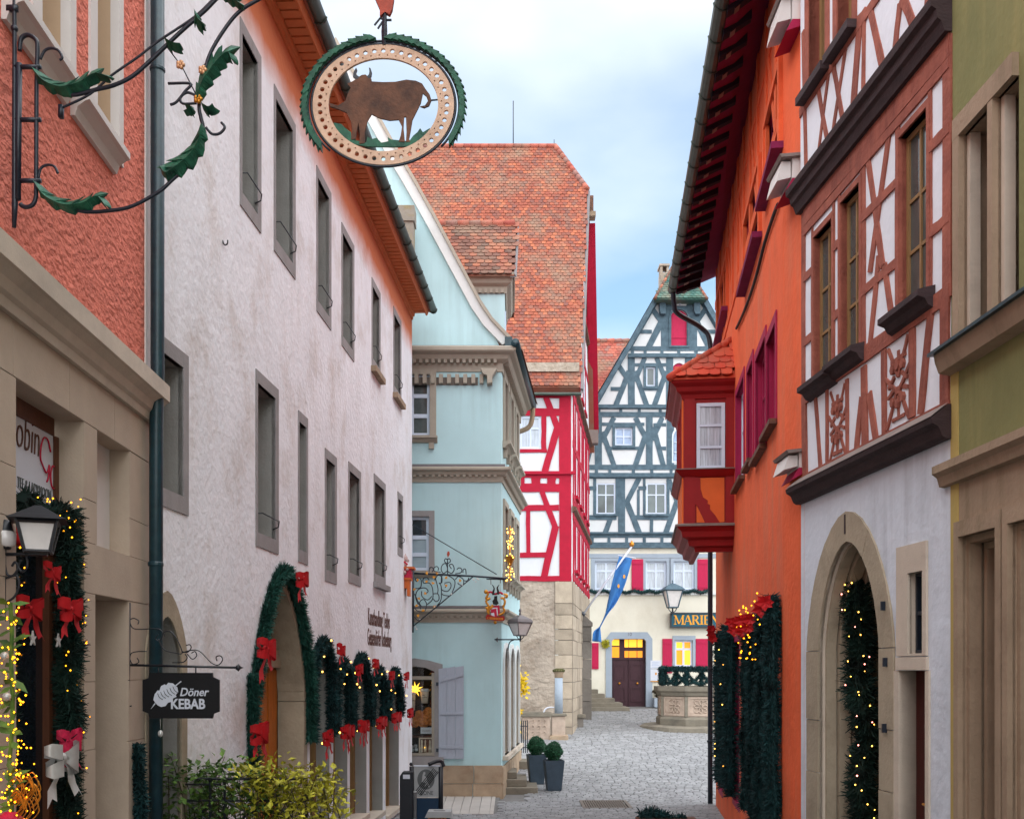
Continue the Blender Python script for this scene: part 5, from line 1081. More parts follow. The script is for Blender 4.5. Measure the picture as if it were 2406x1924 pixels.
# stone base
box('base_wall', Wr, -6, RX - .62, -.2, HB, -.3, -.0, 'rubble', rd)
q_ = random.Random(4)
for i in range(70):     # stones showing through the worn render
    x = q_.uniform(.1, RX - .85); h = q_.uniform(.9, HB - .2); w, hh = q_.uniform(.2, .55), q_.uniform(.12, .3); k = 7
    pts = [(x + w * .5 * math.cos(2 * math.pi * j / k) * q_.uniform(.8, 1.1), h + hh * .5 * math.sin(2 * math.pi * j / k) * q_.uniform(.8, 1.1)) for j in range(k)]
    b = MB(); b.prism(Wr, pts, -.02, q_.uniform(.004, .022)); b.build('stone', 'rubble', rd)
hs = [.4]
while hs[-1] < HB - .3: hs.append(hs[-1] + R.uniform(.38, .62))
hs[-1] = HB
blocks(Wr, RX - .62, RX, hs, [], .62, 'ashlar', rd, o=.03, th=.4, gap=.02, jit=.012, name='corner_stone'); blocks(Wrs, .03, 10, hs, [], 1.1, 'ashlar', rd, o=.02, th=.4, gap=.02, jit=.012)
box('base_core', Wrs, .0, 10, .2, HB, -.5, -.0, 'rubble_dark', rd)
# sloped buttress on the side
yb = 41.0; Wbt = plane(yb); zb = lambda px, py: Wbt.sh(px, py); BX0, BX1 = zb(1361, 0)[0] - .3, zb(1390, 0)[0]
hsb = [.9, 1.7, 2.6, 3.4, 4.1, 4.7]
for k in range(5): prism('buttress_stone', Wbt, [(BX0, hsb[k] + .01), (BX1, hsb[k] + .01), (BX1, hsb[k + 1] - .01), (BX0, hsb[k + 1] - .01)], -1.1, .02 * (k % 2), 'rubble_dark', rd)
prism('buttress_cap', Wbt, [(BX0, 4.71), (BX1 + .04, 4.71), (BX1 + .04, 4.85), (BX0 + .3, 5.35), (BX0, 5.35)], -1.15, .05, 'rubble_dark', rd)
# roof
YE = 35.5; HE = EYE + (HY - 908) / F * YE; YT = 41.0; HTp = EYE + (HY - 346) / F * YT
O = Vector((-5.6, YE, HE)); v = Vector((0, YT - YE, HTp - HE)); SL = v.length; vx = v.normalized()
clip = [(0, 0), (2.36 + 5.6, 0), (2.93 + 5.6, SL * .80), (1.74 + 5.6, SL), (0, SL)]
tiles(O, (1, 0, 0), v, clip, .17, .15, 'tile_red', rd, nobj=300)
pl_ = lambda x, t: Vector((x, YE + (YT - YE) * t, HE + (HTp - HE) * t - .02))
bk = lambda x, t: Vector((x, 2 * YT - YE - (YT - YE) * t, HE + (HTp - HE) * t))
mk('roof_slope', [pl_(-5.6, 0), pl_(2.36, 0), pl_(2.93, .8), pl_(1.74, 1), pl_(-5.6, 1), bk(3.2, .8), bk(3.75, 0), bk(-5.6, 0), pl_(2.36, 0) + Vector((0, .3, -.2)), pl_(-5.6, 0) + Vector((0, .3, -.2))], [[0, 1, 2, 3, 4], [4, 3, 5, 6, 7], [2, 5, 3], [0, 1, 8, 9]], 'tile_brown', rd, recalc=False)
hp = [pl_(2.93, .8), bk(3.2, .8), pl_(1.74, 1)]; hv = hp[2] - (hp[0] + hp[1]) / 2; hu = hp[1] - hp[0]
tiles(hp[0], hu, hv, [(0, 0), (hu.length, 0), (hu.length * .5, hv.length)], .18, .16, 'tile_red', rd)
for a, c_, nn in ((pl_(2.93, .8), pl_(1.74, 1), 10), (pl_(-5.6, 1), pl_(1.74, 1), 22)):
    for k in range(nn): b = MB(); p, q = a.lerp(c_, k / nn), a.lerp(c_, (k + 1.08) / nn); b.tube([p + Vector((0, 0, .03)), q + Vector((0, 0, .05))], [.13, .11], 7); b.build('ridge_tile', 'tile_hood', rd, smooth=True)
a, c_ = pl_(2.38, -.005), pl_(2.95, .8); mk('verge_board', [a, c_, c_ + Vector((.1, 0, -.02)), a + Vector((.1, 0, -.02)), a + Vector((0, -.02, -.16)), c_ + Vector((0, .02, -.16)), c_ + Vector((.1, .02, -.16)), a + Vector((.1, 0, -.16))], [[0, 1, 2, 3], [4, 5, 6, 7], [0, 1, 5, 4], [3, 2, 6, 7]], 'flashing', rd)
b = MB(); b.tube([pl_(-5.6, -.02) + Vector((0, -.05, -.06)), pl_(2.4, -.02) + Vector((0, -.05, -.06))], .06, 8); b.build('eave_gutter', 'gutter_zinc', rd, smooth=True)
b = MB(); p0 = pl_(-3, .045) + Vector((0, -.09, .09)); p1 = pl_(2.35, .045) + Vector((0, -.09, .09)); b.add([p0, p1, p1 + Vector((0, .02, .32)), p0 + Vector((0, .02, .32)), p0 + Vector((0, .05, 0)), p1 + Vector((0, .05, 0))], [[0, 1, 2, 3], [0, 1, 5, 4]]); b.build('snow_guard', 'rubble', rd)
A, B = Vector((3.02, 42.0, 21.3)), Vector((3.52, 46.2, 13.75)); d = Vector((.40, -.04, 0))
mk('rear_verge', [A, A + d, B + d, B, A + Vector((0, .3, -.2)), A + d + Vector((0, .3, -.2)), B + d + Vector((0, .3, -.2)), B + Vector((0, .3, -.2))], [[0, 1, 2, 3], [4, 5, 6, 7], [0, 1, 5, 4], [1, 2, 6, 5], [2, 3, 7, 6], [3, 0, 4, 7]], 'red_timber', rd)
WH = plane(41.6); box('hip_beam', WH, WH.s(1371), WH.s(1399), WH.sh(0, 512)[1], WH.sh(0, 501)[1], -.3, .2, 'rose_stone', rd); box('hip_soffit', WH, WH.s(1372), WH.s(1394), WH.sh(0, 500)[1], WH.sh(0, 462)[1], -.5, .1, 'ox_brown', rd)
WH2 = plane(45.8); box('corbel', WH2, WH2.s(1376), WH2.s(1405), WH2.sh(0, 1043)[1], WH2.sh(0, 1012)[1], -.3, .2, 'oriel_stone', rd)
tube('lightning_rod', [Vector(((1206 - CX) / F * YT, YT, HTp)), Vector(((1206 - CX) / F * YT, YT, HTp + 1.85))], .02, 'iron_navy', rd, 5); tube('lightning_rod', [Vector(((1302 - CX) / F * YT, YT, HTp)), Vector(((1302 - CX) / F * YT, YT, HTp + .3))], .015, 'iron_navy', rd, 5)
# ================================================================ house behind, roof only seen between the gables
bh = thing('rear_house', 'red tiled roof of a house behind, seen between crimson and blue gables', 'building', (5, 56, 1.3))
O = Vector((2.8, 52, EYE + (HY - 1030) / F * 52)); tp = Vector((2.8, 55.5, EYE + (HY - 803) / F * 55.5)); v = tp - O
tiles(O, (1, 0, 0), v, [(0, 0), (4.6, 0), (4.6, v.length), (0, v.length)], .22, .2, 'tile_hood', bh)
for k in range(12): b = MB(); b.tube([tp + Vector((k * .39, 0, .02)), tp + Vector((k * .39 + .42, 0, .05))], [.13, .15], 7); b.build('ridge_tile', 'tile_hood', bh, smooth=True)
b = MB(); b.add([O, O + Vector((4.6, 0, 0)), tp + Vector((4.6, 0, -.03)), tp + Vector((0, 0, -.03)), O + Vector((4.6, 7, 0)), O + Vector((0, 7, 0))], [[0, 1, 2, 3], [3, 2, 4, 5]]); b.build('roof', 'tile_brown', bh, recalc=False); b = MB(); b.wbox(2.9, 7.3, 52.3, 58, 1.2, O.z); b.build('wall', 'cream_wall', bh)
# ================================================================ blue half-timbered house
YB = 47.0; Wb = plane(YB); bl = thing('blue_house', 'cream house with slate-blue half-timbered gable and gold lettered sign, end of street', 'building', (6.5, 50, ground(47)))
zt = lambda x, y: Wb.sh(1350 + x / 2.535, 620 + y / 2.535); zg = lambda x, y: Wb.sh(1300 + x / 2.5577, 1250 + y / 2.5577)
mz = lambda l: [(2 * 622 - x, y) for x, y in l]
GB = ground(47) - .2
outl = [(60, 905), (115, 850), (320, 495), (488, 205), (756, 205), (924, 495), (1129, 850), (1184, 905)]
HS = zt(0, 1690)[1]
wn = [(zt(425, 730), zt(480, 615)), (zt(240, 1082), zt(345, 975)), (zt(130, 1490), zt(243, 1305)), (zt(427, 1490), zt(545, 1305))]
wn = [(a[0], c_[0], a[1], c_[1]) for a, c_ in wn]
wn += [(zt(1244 - 345, 0)[0], zt(1244 - 240, 0)[0], wn[1][2], wn[1][3]), (zt(760, 0)[0], zt(875, 0)[0], wn[2][2], wn[2][3])]
redarch = arch(zt(570, 0)[0], zt(675, 0)[0], zt(0, 490)[1], zt(0, 330)[1], zt(0, 275)[1], 6)
ar2 = arch(zt(580, 0)[0], zt(664, 0)[0], zt(0, 1185)[1], zt(0, 1030)[1], zt(0, 975)[1], 6); ar3 = arch(zt(580, 0)[0], zt(664, 0)[0], zt(0, 790)[1], zt(0, 640)[1], zt(0, 590)[1], 6)
skin('gable_wall', Wb, [(zt(60, 0)[0], HS), (zt(1184, 0)[0], HS)] + [zt(*p) for p in reversed(outl)], [rc(*r) for r in wn] + [redarch, ar2, ar3], 'panel_cream', bl, depth=.14)
for i, r in enumerate(wn):
    w = window(Wb, bl, r, -.02, 'white_window', 'glass_grey' if i == 0 else ('glass_blue' if i in (1, 4) else 'glass_grey'), 1 if i == 0 else 2, () if i == 0 else ((.5,) if i in (1, 4) else (.62,)), .07, .055)
    if i in (0, 1, 4): ring('surround', Wb, rc(r[0] - .12, r[1] + .12, r[2] - .12, r[3] + .12), rc(*r), -.02, .075, 'blue_timber', w)
    else: box('sill', Wb, r[0] - .1, r[1] + .1, r[2] - .1, r[2], -.02, .12, 'blue_timber', w)
sh = prism('loft_shutter', Wb, redarch, -.14, -.08, 'shutter_red', bl); box('shutter_bar', Wb, redarch[0][0], redarch[1][0], zt(0, 440)[1], zt(0, 432)[1], -.08, -.05, 'shutter_red', sh)
ring('arch_surround', Wb, [(a + (.06 if a > zt(622, 0)[0] else -.06), c_ + (.07 if c_ > zt(0, 400)[1] else -.07)) for a, c_ in redarch], redarch, -.02, .09, 'blue_timber', bl); beam(Wb, (500, 262), (744, 262), 30 / 129.4, 'blue_timber', bl, px=zt)
prism('loft_shutter', Wb, ar3, -.14, -.08, 'shutter_red', bl)
w = prism('arched_window', Wb, ar2, -.14, -.1, 'glass_blue', bl); ring('window_frame', Wb, ar2, [(zt(622, 0)[0] + (a - zt(622, 0)[0]) * .8, zt(0, 1090)[1] + (c_ - zt(0, 1090)[1]) * .9) for a, c_ in ar2], -.1, .03, 'white_window', w)
for yy in (1060, 1120): box('glazing_bar', Wb, ar2[0][0], ar2[1][0], zt(0, yy)[1] - .02, zt(0, yy)[1] + .02, -.1, -.06, 'white_window', w)
PM = 129.4
Hz = [(505, 320, 924, 26), (546, 318, 926, 24), (852, 112, 1132, 28), (897, 64, 1180, 30), (1211, 62, 1184, 30), (1261, 62, 1184, 34), (1613, 62, 1184, 34), (1669, 62, 1184, 22), (602, 358, 545, 18), (745, 400, 505, 18), (955, 155, 415, 18), (958, 470, 545, 18), (1098, 205, 385, 20), (1098, 500, 545, 20), (1335, 68, 130, 22), (1335, 380, 427, 22), (1510, 68, 250, 28), (1510, 360, 560, 28), (745, 215, 290, 22), (405, 380, 460, 22)]
for y, x0, x1, w in Hz:
    beam(Wb, (x0, y), (x1, y), w / PM, 'blue_timber', bl, px=zt)
    if x1 < 560: beam(Wb, (1244 - x0, y), (1244 - x1, y), w / PM, 'blue_timber', bl, px=zt)
Dg = [((540, 300), (440, 500), 36), ((450, 250), (545, 385), 30), ((545, 215), (545, 500), 62), ((338, 545), (338, 850), 42), ((325, 640), (245, 845), 32), ((265, 610), (322, 695), 28), ((358, 640), (430, 845), 30), ((418, 560), (358, 700), 28), ((546, 640), (474, 845), 30), ((488, 560), (548, 700), 28), ((566, 560), (566, 850), 42),
      ((142, 900), (142, 1210), 42), ((445, 905), (445, 1210), 40), ((570, 905), (570, 1210), 44), ((235, 915), (160, 1060), 30), ((165, 1000), (235, 1200), 30), ((362, 915), (430, 1050), 30), ((430, 1000), (360, 1205), 32), ((468, 970), (530, 1205), 30), ((522, 915), (462, 1050), 30), ((105, 1060), (70, 1190), 30),
      ((280, 1275), (280, 1610), 42), ((258, 1275), (258, 1500), 30), ((215, 1515), (180, 1608), 30), ((385, 1275), (315, 1410), 30), ((305, 1405), (388, 1610), 34), ((560, 1285), (610, 1410), 30), ((615, 1400), (540, 1610), 32), ((380, 1345), (380, 1500), 16), ((75, 1345), (75, 1500), 16), ((458, 1520), (458, 1610), 20), ((120, 1280), (120, 1500), 18), ((415, 1280), (415, 1505), 16), ((556, 1280), (556, 1505), 18), ((90, 905), (90, 960), 16),
      ((488, 215), (320, 505), 34), ((310, 505), (115, 850), 34)]
for y, w, xs in ((525, 30, (345, 420, 520, 620, 722)), (875, 30, (145, 275, 385, 510, 622)), (1236, 34, (130, 210, 350, 460, 575)), (1641, 34, (105, 205, 310, 415, 520, 620))):
    for x in xs: Dg.append(((x, y - 22), (x, y + 22), 18))
for a, c_, w in Dg:
    beam(Wb, a, c_, w / PM, 'blue_timber', bl, px=zt, o=.026)
    if max(a[0], c_[0]) < 615: beam(Wb, (1244 - a[0], a[1]), (1244 - c_[0], c_[1]), w / PM, 'blue_timber', bl, px=zt, o=.026)
for y in (858, 1268, 1606, 556): box('storey_ledge', Wb, zt(62 if y > 860 else (112 if y == 858 else 318), 0)[0], zt(1184 if y > 860 else (1132 if y == 858 else 926), 0)[0], zt(0, y)[1] - .03, zt(0, y)[1] + .03, 0, .14, 'blue_timber', bl)
for sg in (0, 1):
    q = [(480, 195), (318, 480), (98, 850), (122, 858), (335, 502), (500, 215)]
    for i0, i1, i2, i3 in ((0, 1, 4, 5), (1, 2, 3, 4)):
        P4 = [q[i0], q[i1], q[i2], q[i3]]; P4 = mz(P4) if sg else P4; prism('verge_board', Wb, [zt(*p) for p in P4], -.1, .32, 'blue_timber', bl)
    P3 = [zt(*p) for p in (mz([(480, 193), (318, 478), (60, 905)]) if sg else [(480, 193), (318, 478), (60, 905)])]
    V = []
    for a, c_ in P3: V += [Vector((a, YB - .3, c_ + .04)), Vector((a, YB + 9, c_ + .04))]
    mk('roof_slope', V, [[0, 1, 3, 2], [2, 3, 5, 4]], 'tile_hood', bl, recalc=False)
for x in (520, 724): prism('corbel', Wb, [zt(x - 18, 225), zt(x + 18, 225), zt(x + 18, 310), zt(x - 10, 310), zt(x - 18, 290)], -.02, .3, 'blue_timber', bl)
box('name_board', Wb, zt(586, 0)[0], zt(664, 0)[0], zt(0, 252)[1], zt(0, 228)[1], -.02, .1, 'panel_cream', bl); b = MB(); b.lathe(Wb.P(*zt(624, 250), .14), [(.02, -.02), (.12, .1), (.1, .2), (.02, .24)], 6); b.build('shield', 'grey_blue_stone', bl)
# turret roof
ye = 46.3; he = EYE + (HY - (620 + 208 / 2.535)) / F * ye; pe = lambda x, y_: (1350 + x / 2.535 - CX) / F * y_; ya = 48.2; ha = EYE + (HY - (620 + 15 / 2.535)) / F * ya
O = Vector((pe(478, ye), ye, he)); tpv = Vector((pe(478, ye), ya, ha)); v = tpv - O; wid = pe(788, ye) - O.x; c0 = pe(622, ya) - O.x
tiles(O, (1, 0, 0), v, [(0, 0), (wid, 0), (c0 + .28, v.length), (c0 - .28, v.length)], .2, .19, 'tile_teal', bl, nobj=120)
tp0, tp1 = tpv + Vector((c0 - .28, 0, -.03)), tpv + Vector((c0 + .28, 0, -.03)); E = O + Vector((0, 0, -.03)); E1 = E + Vector((wid, 0, 0))
mk('turret_roof', [E, E1, tp1, tp0, E + Vector((0, 4, 0)), E1 + Vector((0, 4, 0))], [[0, 1, 2, 3], [0, 3, 4], [1, 5, 2], [0, 1, 5, 4], [3, 2, 5, 4]], 'tile_teal', bl, recalc=False)
for a, c_ in ((O, tpv + Vector((c0 - .28, 0, 0))), (O + Vector((wid, 0, 0)), tpv + Vector((c0 + .28, 0, 0)))):
    for k in range(10): p, q = a.lerp(c_, k / 10), a.lerp(c_, (k + 1.05) / 10); b = MB(); b.tube([p, q + Vector((0, 0, .02))], [.09, .07], 6); b.build('hip_tile', 'tile_brown', bl, smooth=True)
b = MB(); b.wbox(pe(512, 49), pe(560, 49), 49, 49.7, 18, EYE + (HY - 640) / F * 49); b.wbox(pe(506, 49), pe(566, 49), 48.95, 49.75, EYE + (HY - 640) / F * 49 + .3, EYE + (HY - 640) / F * 49 + .4)
for dx in (0, .33, .66): b.wbox(pe(512, 49) + dx * .9, pe(512, 49) + dx * .9 + .1, 49.0, 49.6, EYE + (HY - 640) / F * 49, EYE + (HY - 640) / F * 49 + .3)
b.build('chimney', 'rubble', bl)
# lower storeys
gx = lambda x: zg(x, 0)[0]; gh = lambda y: zg(0, y)[1]
gw = [(gx(250), gx(385), gh(345), gh(175)), (gx(555), gx(680), gh(345), gh(175)), (gx(722), gx(848), gh(345), gh(175)), (gx(1010), gx(1136), gh(345), gh(175)), (gx(730), gx(838), gh(808), gh(648))]
drh = [(gx(352), GB), (gx(557), GB), (gx(557), gh(655)), (gx(545), gh(641)), (gx(365), gh(641)), (gx(352), gh(655))]
skin('lower_wall', Wb, rc(gx(40), gx(1300), GB, HS), [rc(*r) for r in gw] + [drh], 'cream_wall', bl, depth=[.2] * 5 + [.35], rev='grey_blue_stone')
for i, r in enumerate(gw):
    w = window(Wb, bl, r, -.1, 'white_window', (lambda a, q: 'lit_window' if (a + q) % 2 else 'lit_window_deep') if i == 4 else 'glass_curtain', 2, (.66,), .09, .09)
    if i < 4: ring('surround', Wb, rc(r[0] - .18, r[1] + .18, r[2] - .1, r[3] + .14), rc(*r), -.02, .03, 'grey_blue_stone', w)
    else: ring('surround', Wb, rc(r[0] - .1, r[1] + .12, r[2] - .06, r[3] + .2), rc(*r), -.02, .05, 'grey_blue_stone', w)
box('frieze', Wb, gx(205), gx(1300), gh(155), gh(130), -.02, .04, 'grey_blue_stone', bl); box('sill_band', Wb, gx(190), gx(1300), gh(378), gh(362), -.02, .1, 'verge_pale', bl); box('eave_shade', Wb, gx(40), gx(1300), HS - .02, HS + .06, -.02, .16, 'blue_timber', bl)
def shut(x0, x1, y0, y1, tag_=None):
    b = MB(); b.box(Wb, gx(x0), gx(x1), gh(y1), gh(y0), .02, .06); o = b.build('shutter', 'shutter_red', bl)
    for yy in (y0 + (y1 - y0) * .12, y0 + (y1 - y0) * .88): box('batten', Wb, gx(x0) + .04, gx(x1) - .04, gh(yy) - .06, gh(yy) + .06, .06, .08, 'shutter_red', o)
for a in ((470, 540, 163, 350), (865, 930, 163, 350), (655, 713, 640, 846), (855, 930, 640, 812), (232, 272, 665, 822)): shut(*a)
douter = [(gx(315), GB), (gx(595), GB), (gx(595), gh(640)), (gx(565), gh(600)), (gx(345), gh(600)), (gx(315), gh(640))]
ring('door_surround', Wb, douter, drh, -.05, .05, 'grey_blue_stone', bl); text('house_number', '10', Wb, gx(443), gh(622), .051, .22, 'flashing', bl)
dd = box('door_leaves', Wb, gx(352), gx(557), GB, gh(760), -.34, -.28, 'door_dark', bl)
for a0, a1 in ((358, 448), (456, 551)):
    b = MB(); b.box(Wb, gx(a0), gx(a1), GB + .05, gh(768), -.28, -.24); b.build('door_leaf', 'door_dark', dd)
    for y0, y1 in ((1020, 930), (890, 790)): ring('door_panel', Wb, rc(gx(a0) + .08, gx(a1) - .08, gh(y0), gh(y1)), rc(gx(a0) + .14, gx(a1) - .14, gh(y0) + .07, gh(y1) - .07), -.25, -.21, 'door_dark', dd)
for px in (400, 508): b = MB(); b.ball(Wb.P(gx(px), gh(908), -.18), .055, 10); b.build('door_knob', 'gold', dd, smooth=True)
tr_ = box('transom_bar', Wb, gx(352), gx(557), gh(765), gh(752), -.34, -.2, 'door_dark', bl)
for x0, x1, y0, y1 in ((355, 400, 752, 688), (355, 400, 680, 643), (432, 456, 752, 712), (459, 505, 752, 712), (510, 540, 752, 712), (432, 456, 690, 643), (459, 505, 690, 643), (510, 540, 690, 643)): box('lit_pane', Wb, gx(x0), gx(x1), gh(y0), gh(y1), -.28, -.27, 'lit_window' if y0 < 700 else 'lit_window_deep', tr_)
box('transom_frame', Wb, gx(352), gx(557), gh(752), gh(641), -.34, -.285, 'door_dark', tr_)
# ================================================================ orange house, right
Wr1 = Wall(3.18, 12.0, .125, 1, -1); Wr0 = Wall(3.185, 11.13, -.005, .87, -1); SE = 10.6; HO = 11.75
og = thing('orange_house', 'orange plastered house with deep dark eave and a red oriel, right side', 'building', (4.5, 17, ground(17)))
z12 = lambda x, y: (1500 + x / 2.156, y / 2.156); z13 = lambda x, y: (1500 + x / 2.652, 750 + y / 2.652)
ow = [(1803, 1824, 757, 985), (1777, 1800, 790, 1042), (1757, 1770, 844, 1076), (1731, 1749, 882, 1116)]
owr = [Wr1.rect(*a) for a in ow]; uw = [Wr1.rect(1753, 1788, 385, 540), Wr1.rect(1802, 1836, 160, 330), Wr1.rect(1690, 1711, 600, 715)]
shops = [(.9, 2.3, .9, 3.6), (3.1, 4.5, .8, 3.6), (5.2, 6.6, .6, 3.6), (8.7, 9.9, .4, 3.6)]
skin('wall', Wr1, rc(0, SE, -.3, HO), [rc(*r) for r in owr + uw] + [rc(*r) for r in shops], 'orange_wall', og, depth=.16, rev='magenta_paint')
skin('wall_near', Wr0, rc(0, .871, -.3, HO + .3), [], 'orange_wall', og)
for i, r in enumerate(owr):
    q = ring('window', Wr1, rc(r[0] - .1, r[1] + .1, r[2] - .06, r[3] + .12), rc(*r), -.02, .02, 'magenta_paint', og); box('sill', Wr1, r[0] - .1, r[1] + .1, r[2] - .07, r[2] - .01, -.02, .1, 'ox_brown', q)
    window(Wr1, og, r, -.08, 'white_window' if i == 3 else 'magenta_paint', 'glass_curtain' if i == 3 else 'glass_grey', 2, (.6,), .07)
for r in uw:
    w = window(Wr1, og, r, -.05, 'soffit_plum', 'glass_dark', 2, (.6,), .08); ring('surround', Wr1, rc(r[0] - .12, r[1] + .12, r[2] - .1, r[3] + .1), rc(*r), -.02, .05, 'orange_wood', w); box('sill', Wr1, r[0] - .15, r[1] + .15, r[2] - .16, r[2] - .08, -.02, .14, 'soffit_plum', w)
for r in shops: w = box('shop_window', Wr1, r[0], r[1], r[2], r[3], -.16, -.14, 'glass_dark', og); ring('shop_frame', Wr1, rc(*r), rc(r[0] + .1, r[1] - .1, r[2] + .1, r[3] - .1), -.14, .0, 'magenta_paint', w)
for k in range(11): s = .5 + k * .98; beam(Wr1, (s, 9.6), (s, HO), .16, 'orange_wood', og, o=.02)
for h in (9.6, 11.0): beam(Wr1, (0, h), (SE, h), .16, 'orange_wood', og, o=.02)
for k in range(5): beam(Wr1, (.6 + k * 2, 9.7), (1.3 + k * 2, 11.0), .13, 'orange_wood', og, o=.018)
# eave
gA, gB = Vector((2.45, 10.9, 11.15)), Vector((3.49, 22.1, 11.15)); gt = (gB - gA).normalized()
V = [gA + Vector((.05, 0, -.02)), gB + Vector((.05, 0, -.02)), Wr1.P(SE + .2, HO, -.05), Wr1.P(-1.2, HO, -.05), gA + Vector((.05, 0, .1)), gB + Vector((.05, 0, .1)), Wr1.P(SE + .2, HO + 4, -3.5), Wr1.P(-1.2, HO + 4, -3.5)]
mk('roof', V, [[0, 1, 2, 3], [4, 5, 6, 7], [0, 1, 5, 4], [1, 2, 6, 5], [0, 3, 7, 4]], 'soffit_plum', og)
nr = 24
for k in range(nr):
    t = (k + .5) / nr; a = gA.lerp(gB, t); c_ = Wr1.P(-1.1 + t * (SE + 1.2), HO, 0); d = c_ - a; e = a + d * .62
    b = MB(); p = gt * .075; b.add([a - p + d * .06, a + p + d * .06, e + p, e - p, a - p + d * .06 + Vector((0, 0, -.13)), a + p + d * .06 + Vector((0, 0, -.13)), e + p * .6 + Vector((0, 0, -.2)), e - p * .6 + Vector((0, 0, -.2))], [[0, 1, 2, 3], [4, 5, 6, 7], [0, 1, 5, 4], [1, 2, 6, 5], [2, 3, 7, 6], [3, 0, 4, 7]]); b.build('rafter_tail', 'rafter_dark', og)
    q = MB(); f_ = a + d * .2 + Vector((0, 0, -.17)); q.add([f_ - p * .8, f_ + p * .8, f_ + p * .8 + d * .1, f_ - p * .8 + d * .1, f_ - p * .8 + Vector((0, 0, .06)), f_ + p * .8 + Vector((0, 0, .06))], [[0, 1, 2, 3], [0, 1, 5, 4]]); q.build('rafter_cap', 'oriel_stone', og)
    m_ = a + d * .06; 
V = []
for a in (gA, gB):
    for k in range(7):
        an = math.pi * k / 6; V.append(a + Vector((-.1 * math.cos(an) - .02, .012 * math.cos(an), .06 - .1 * math.sin(an))))
mk('gutter', V, [[k, k + 1, 8 + k, 7 + k] for k in range(6)] + [list(range(7, 14))], 'gutter_zinc', og, smooth=False, recalc=False)
for i in range(17): a = gA.lerp(gB, (i + .5) / 17); b = MB(); b.tube([a + Vector((-.106 * math.cos(math.pi * k / 8) - .02, 0, .06 - .106 * math.sin(math.pi * k / 8))) for k in range(9)], .011, 5); b.build('gutter_strap', 'gutter_zinc', og)
px3 = lambda px, py, y: Vector(((px - CX) / F * y, y, EYE + (HY - py) / F * y)); pe_ = Wr1.P(SE + .03, 0, .12)
b = MB(); b.tube(curve([gB + Vector((-.02, -.1, 0)), gB + Vector((.02, 0, -.25)), gB + Vector((.12, .1, -.42)), Vector((pe_.x - .2, pe_.y, 10.55)), Vector((pe_.x, pe_.y, 10.2)), Vector((pe_.x, pe_.y, 9)), Vector((pe_.x, pe_.y, 5)), Vector((pe_.x, pe_.y, .05))], 5), .055, 10); b.build('downpipe', 'iron_navy', og, smooth=True)
for z in (3.0, 1.4, 5.6): b = MB(); b.lathe(Vector((pe_.x, pe_.y, z)), [(.067, 0), (.075, .01), (.075, .04), (.067, .05)], 10); b.build('pipe_collar', 'iron_navy', og)
# pale corbels at the party wall
for (x0, x1, y0, y1) in ((1834, 1896, -12, 45), (1834, 1895, 370, 418), (1850, 1893, 1062, 1098)):
    yy = 11.2; Wc = plane(yy); r = Wc.rect(x0, x1, y0, y1); c_ = box('corbel', Wc, r[0] + .13, r[1], r[2], r[3], -.5, 0, 'white_trim', og)
    prism('corbel_roof', Wc, [(r[0], r[3] - .02), (r[1], r[3] + .005), (r[1], r[3] + .04), (r[0] - .02, r[3] + .015)], -.55, .05, 'oriel_stone', og); prism('corbel_foot', Wc, [(r[0] + .06, r[2] - .13), (r[0] + .13, r[2]), (r[1], r[2]), (r[1], r[2] - .05)], -.5, .0, 'magenta_paint', og)
    prism('corbel_side', Wc, [(r[0] - .03, r[2] - .02), (r[0] + .12, r[2] + .02), (r[0] + .12, r[3] - .03), (r[0] + .02, r[3] - .03)], -.5, -.03, 'white_trim', og)
tube('cable', curve([Wr1.P(*Wr1.sh(*p, .03), .03) for p in ((1828, 480), (1818, 505), (1797, 570), (1774, 659), (1750, 728), (1730, 772))], 5), .022, 'cable', og, 6)
# oriel
OD = .89; sO0 = Wr1.sh(1725, 1000)[0]; sO1 = sO0 + 2.5; c0 = Wr1.P(sO0, 0, OD)
Won = Wall(c0.x, c0.y, -Wr1.n.x, -Wr1.n.y, 1); Wout = Wall(c0.x, c0.y, Wr1.t.x, Wr1.t.y, -1); zn = lambda x, y: Won.sh(*z13(x, y)); hn = lambda y: zn(450, y)[1]; LO = sO1 - sO0
orl = box('oriel', Wr1, sO0, sO1, hn(1275), hn(470), -.1, OD, 'oriel_red', og)
wno = (zn(362, 0)[0], zn(538, 0)[0], hn(935), hn(525))
w = window(Won, orl, wno, .045, 'white_window', 'glass_curtain', 1, (.33, .66), .06, .04, name='oriel_window')
for k in range(2): window(Wout, orl, (.35 + k * 1.1, 1.1 + k * 1.1, hn(935), hn(525)), .045, 'oriel_red', 'glass_grey', 2, (.6,), .06, name='oriel_window')
for x0, x1 in ((285, 352), (545, 597)): box('oriel_post', Won, zn(x0, 0)[0] + (.0 if x0 > 300 else 0), min(OD, zn(x1, 0)[0]), hn(1270), hn(480), 0, .03, 'oriel_red', orl)
box('oriel_post', Wout, 0, .12, hn(1270), hn(480), 0, .028, 'oriel_orange', orl)
box('oriel_panel', Won, zn(362, 0)[0], zn(535, 0)[0], hn(1265), hn(988), 0, .018, 'oriel_orange', orl); box('oriel_panel', Wout, .2, LO - .2, hn(1265), hn(988), 0, .018, 'oriel_orange', orl)
prism('curved_brace', Won, [zn(*p) for p in ((345, 985), (385, 985), (388, 1060), (402, 1110), (432, 1130), (430, 1150), (446, 1158), (446, 1185), (480, 1225), (508, 1270), (415, 1270), (395, 1225), (362, 1160), (345, 1150))], .0, .026, 'oriel_red', orl)
def om(prof, m, name):
    mould(name, Won, 0, OD, prof, m, orl, -1, 0); mould(name, Wout, 0, LO, prof, m, orl, -1, 0)
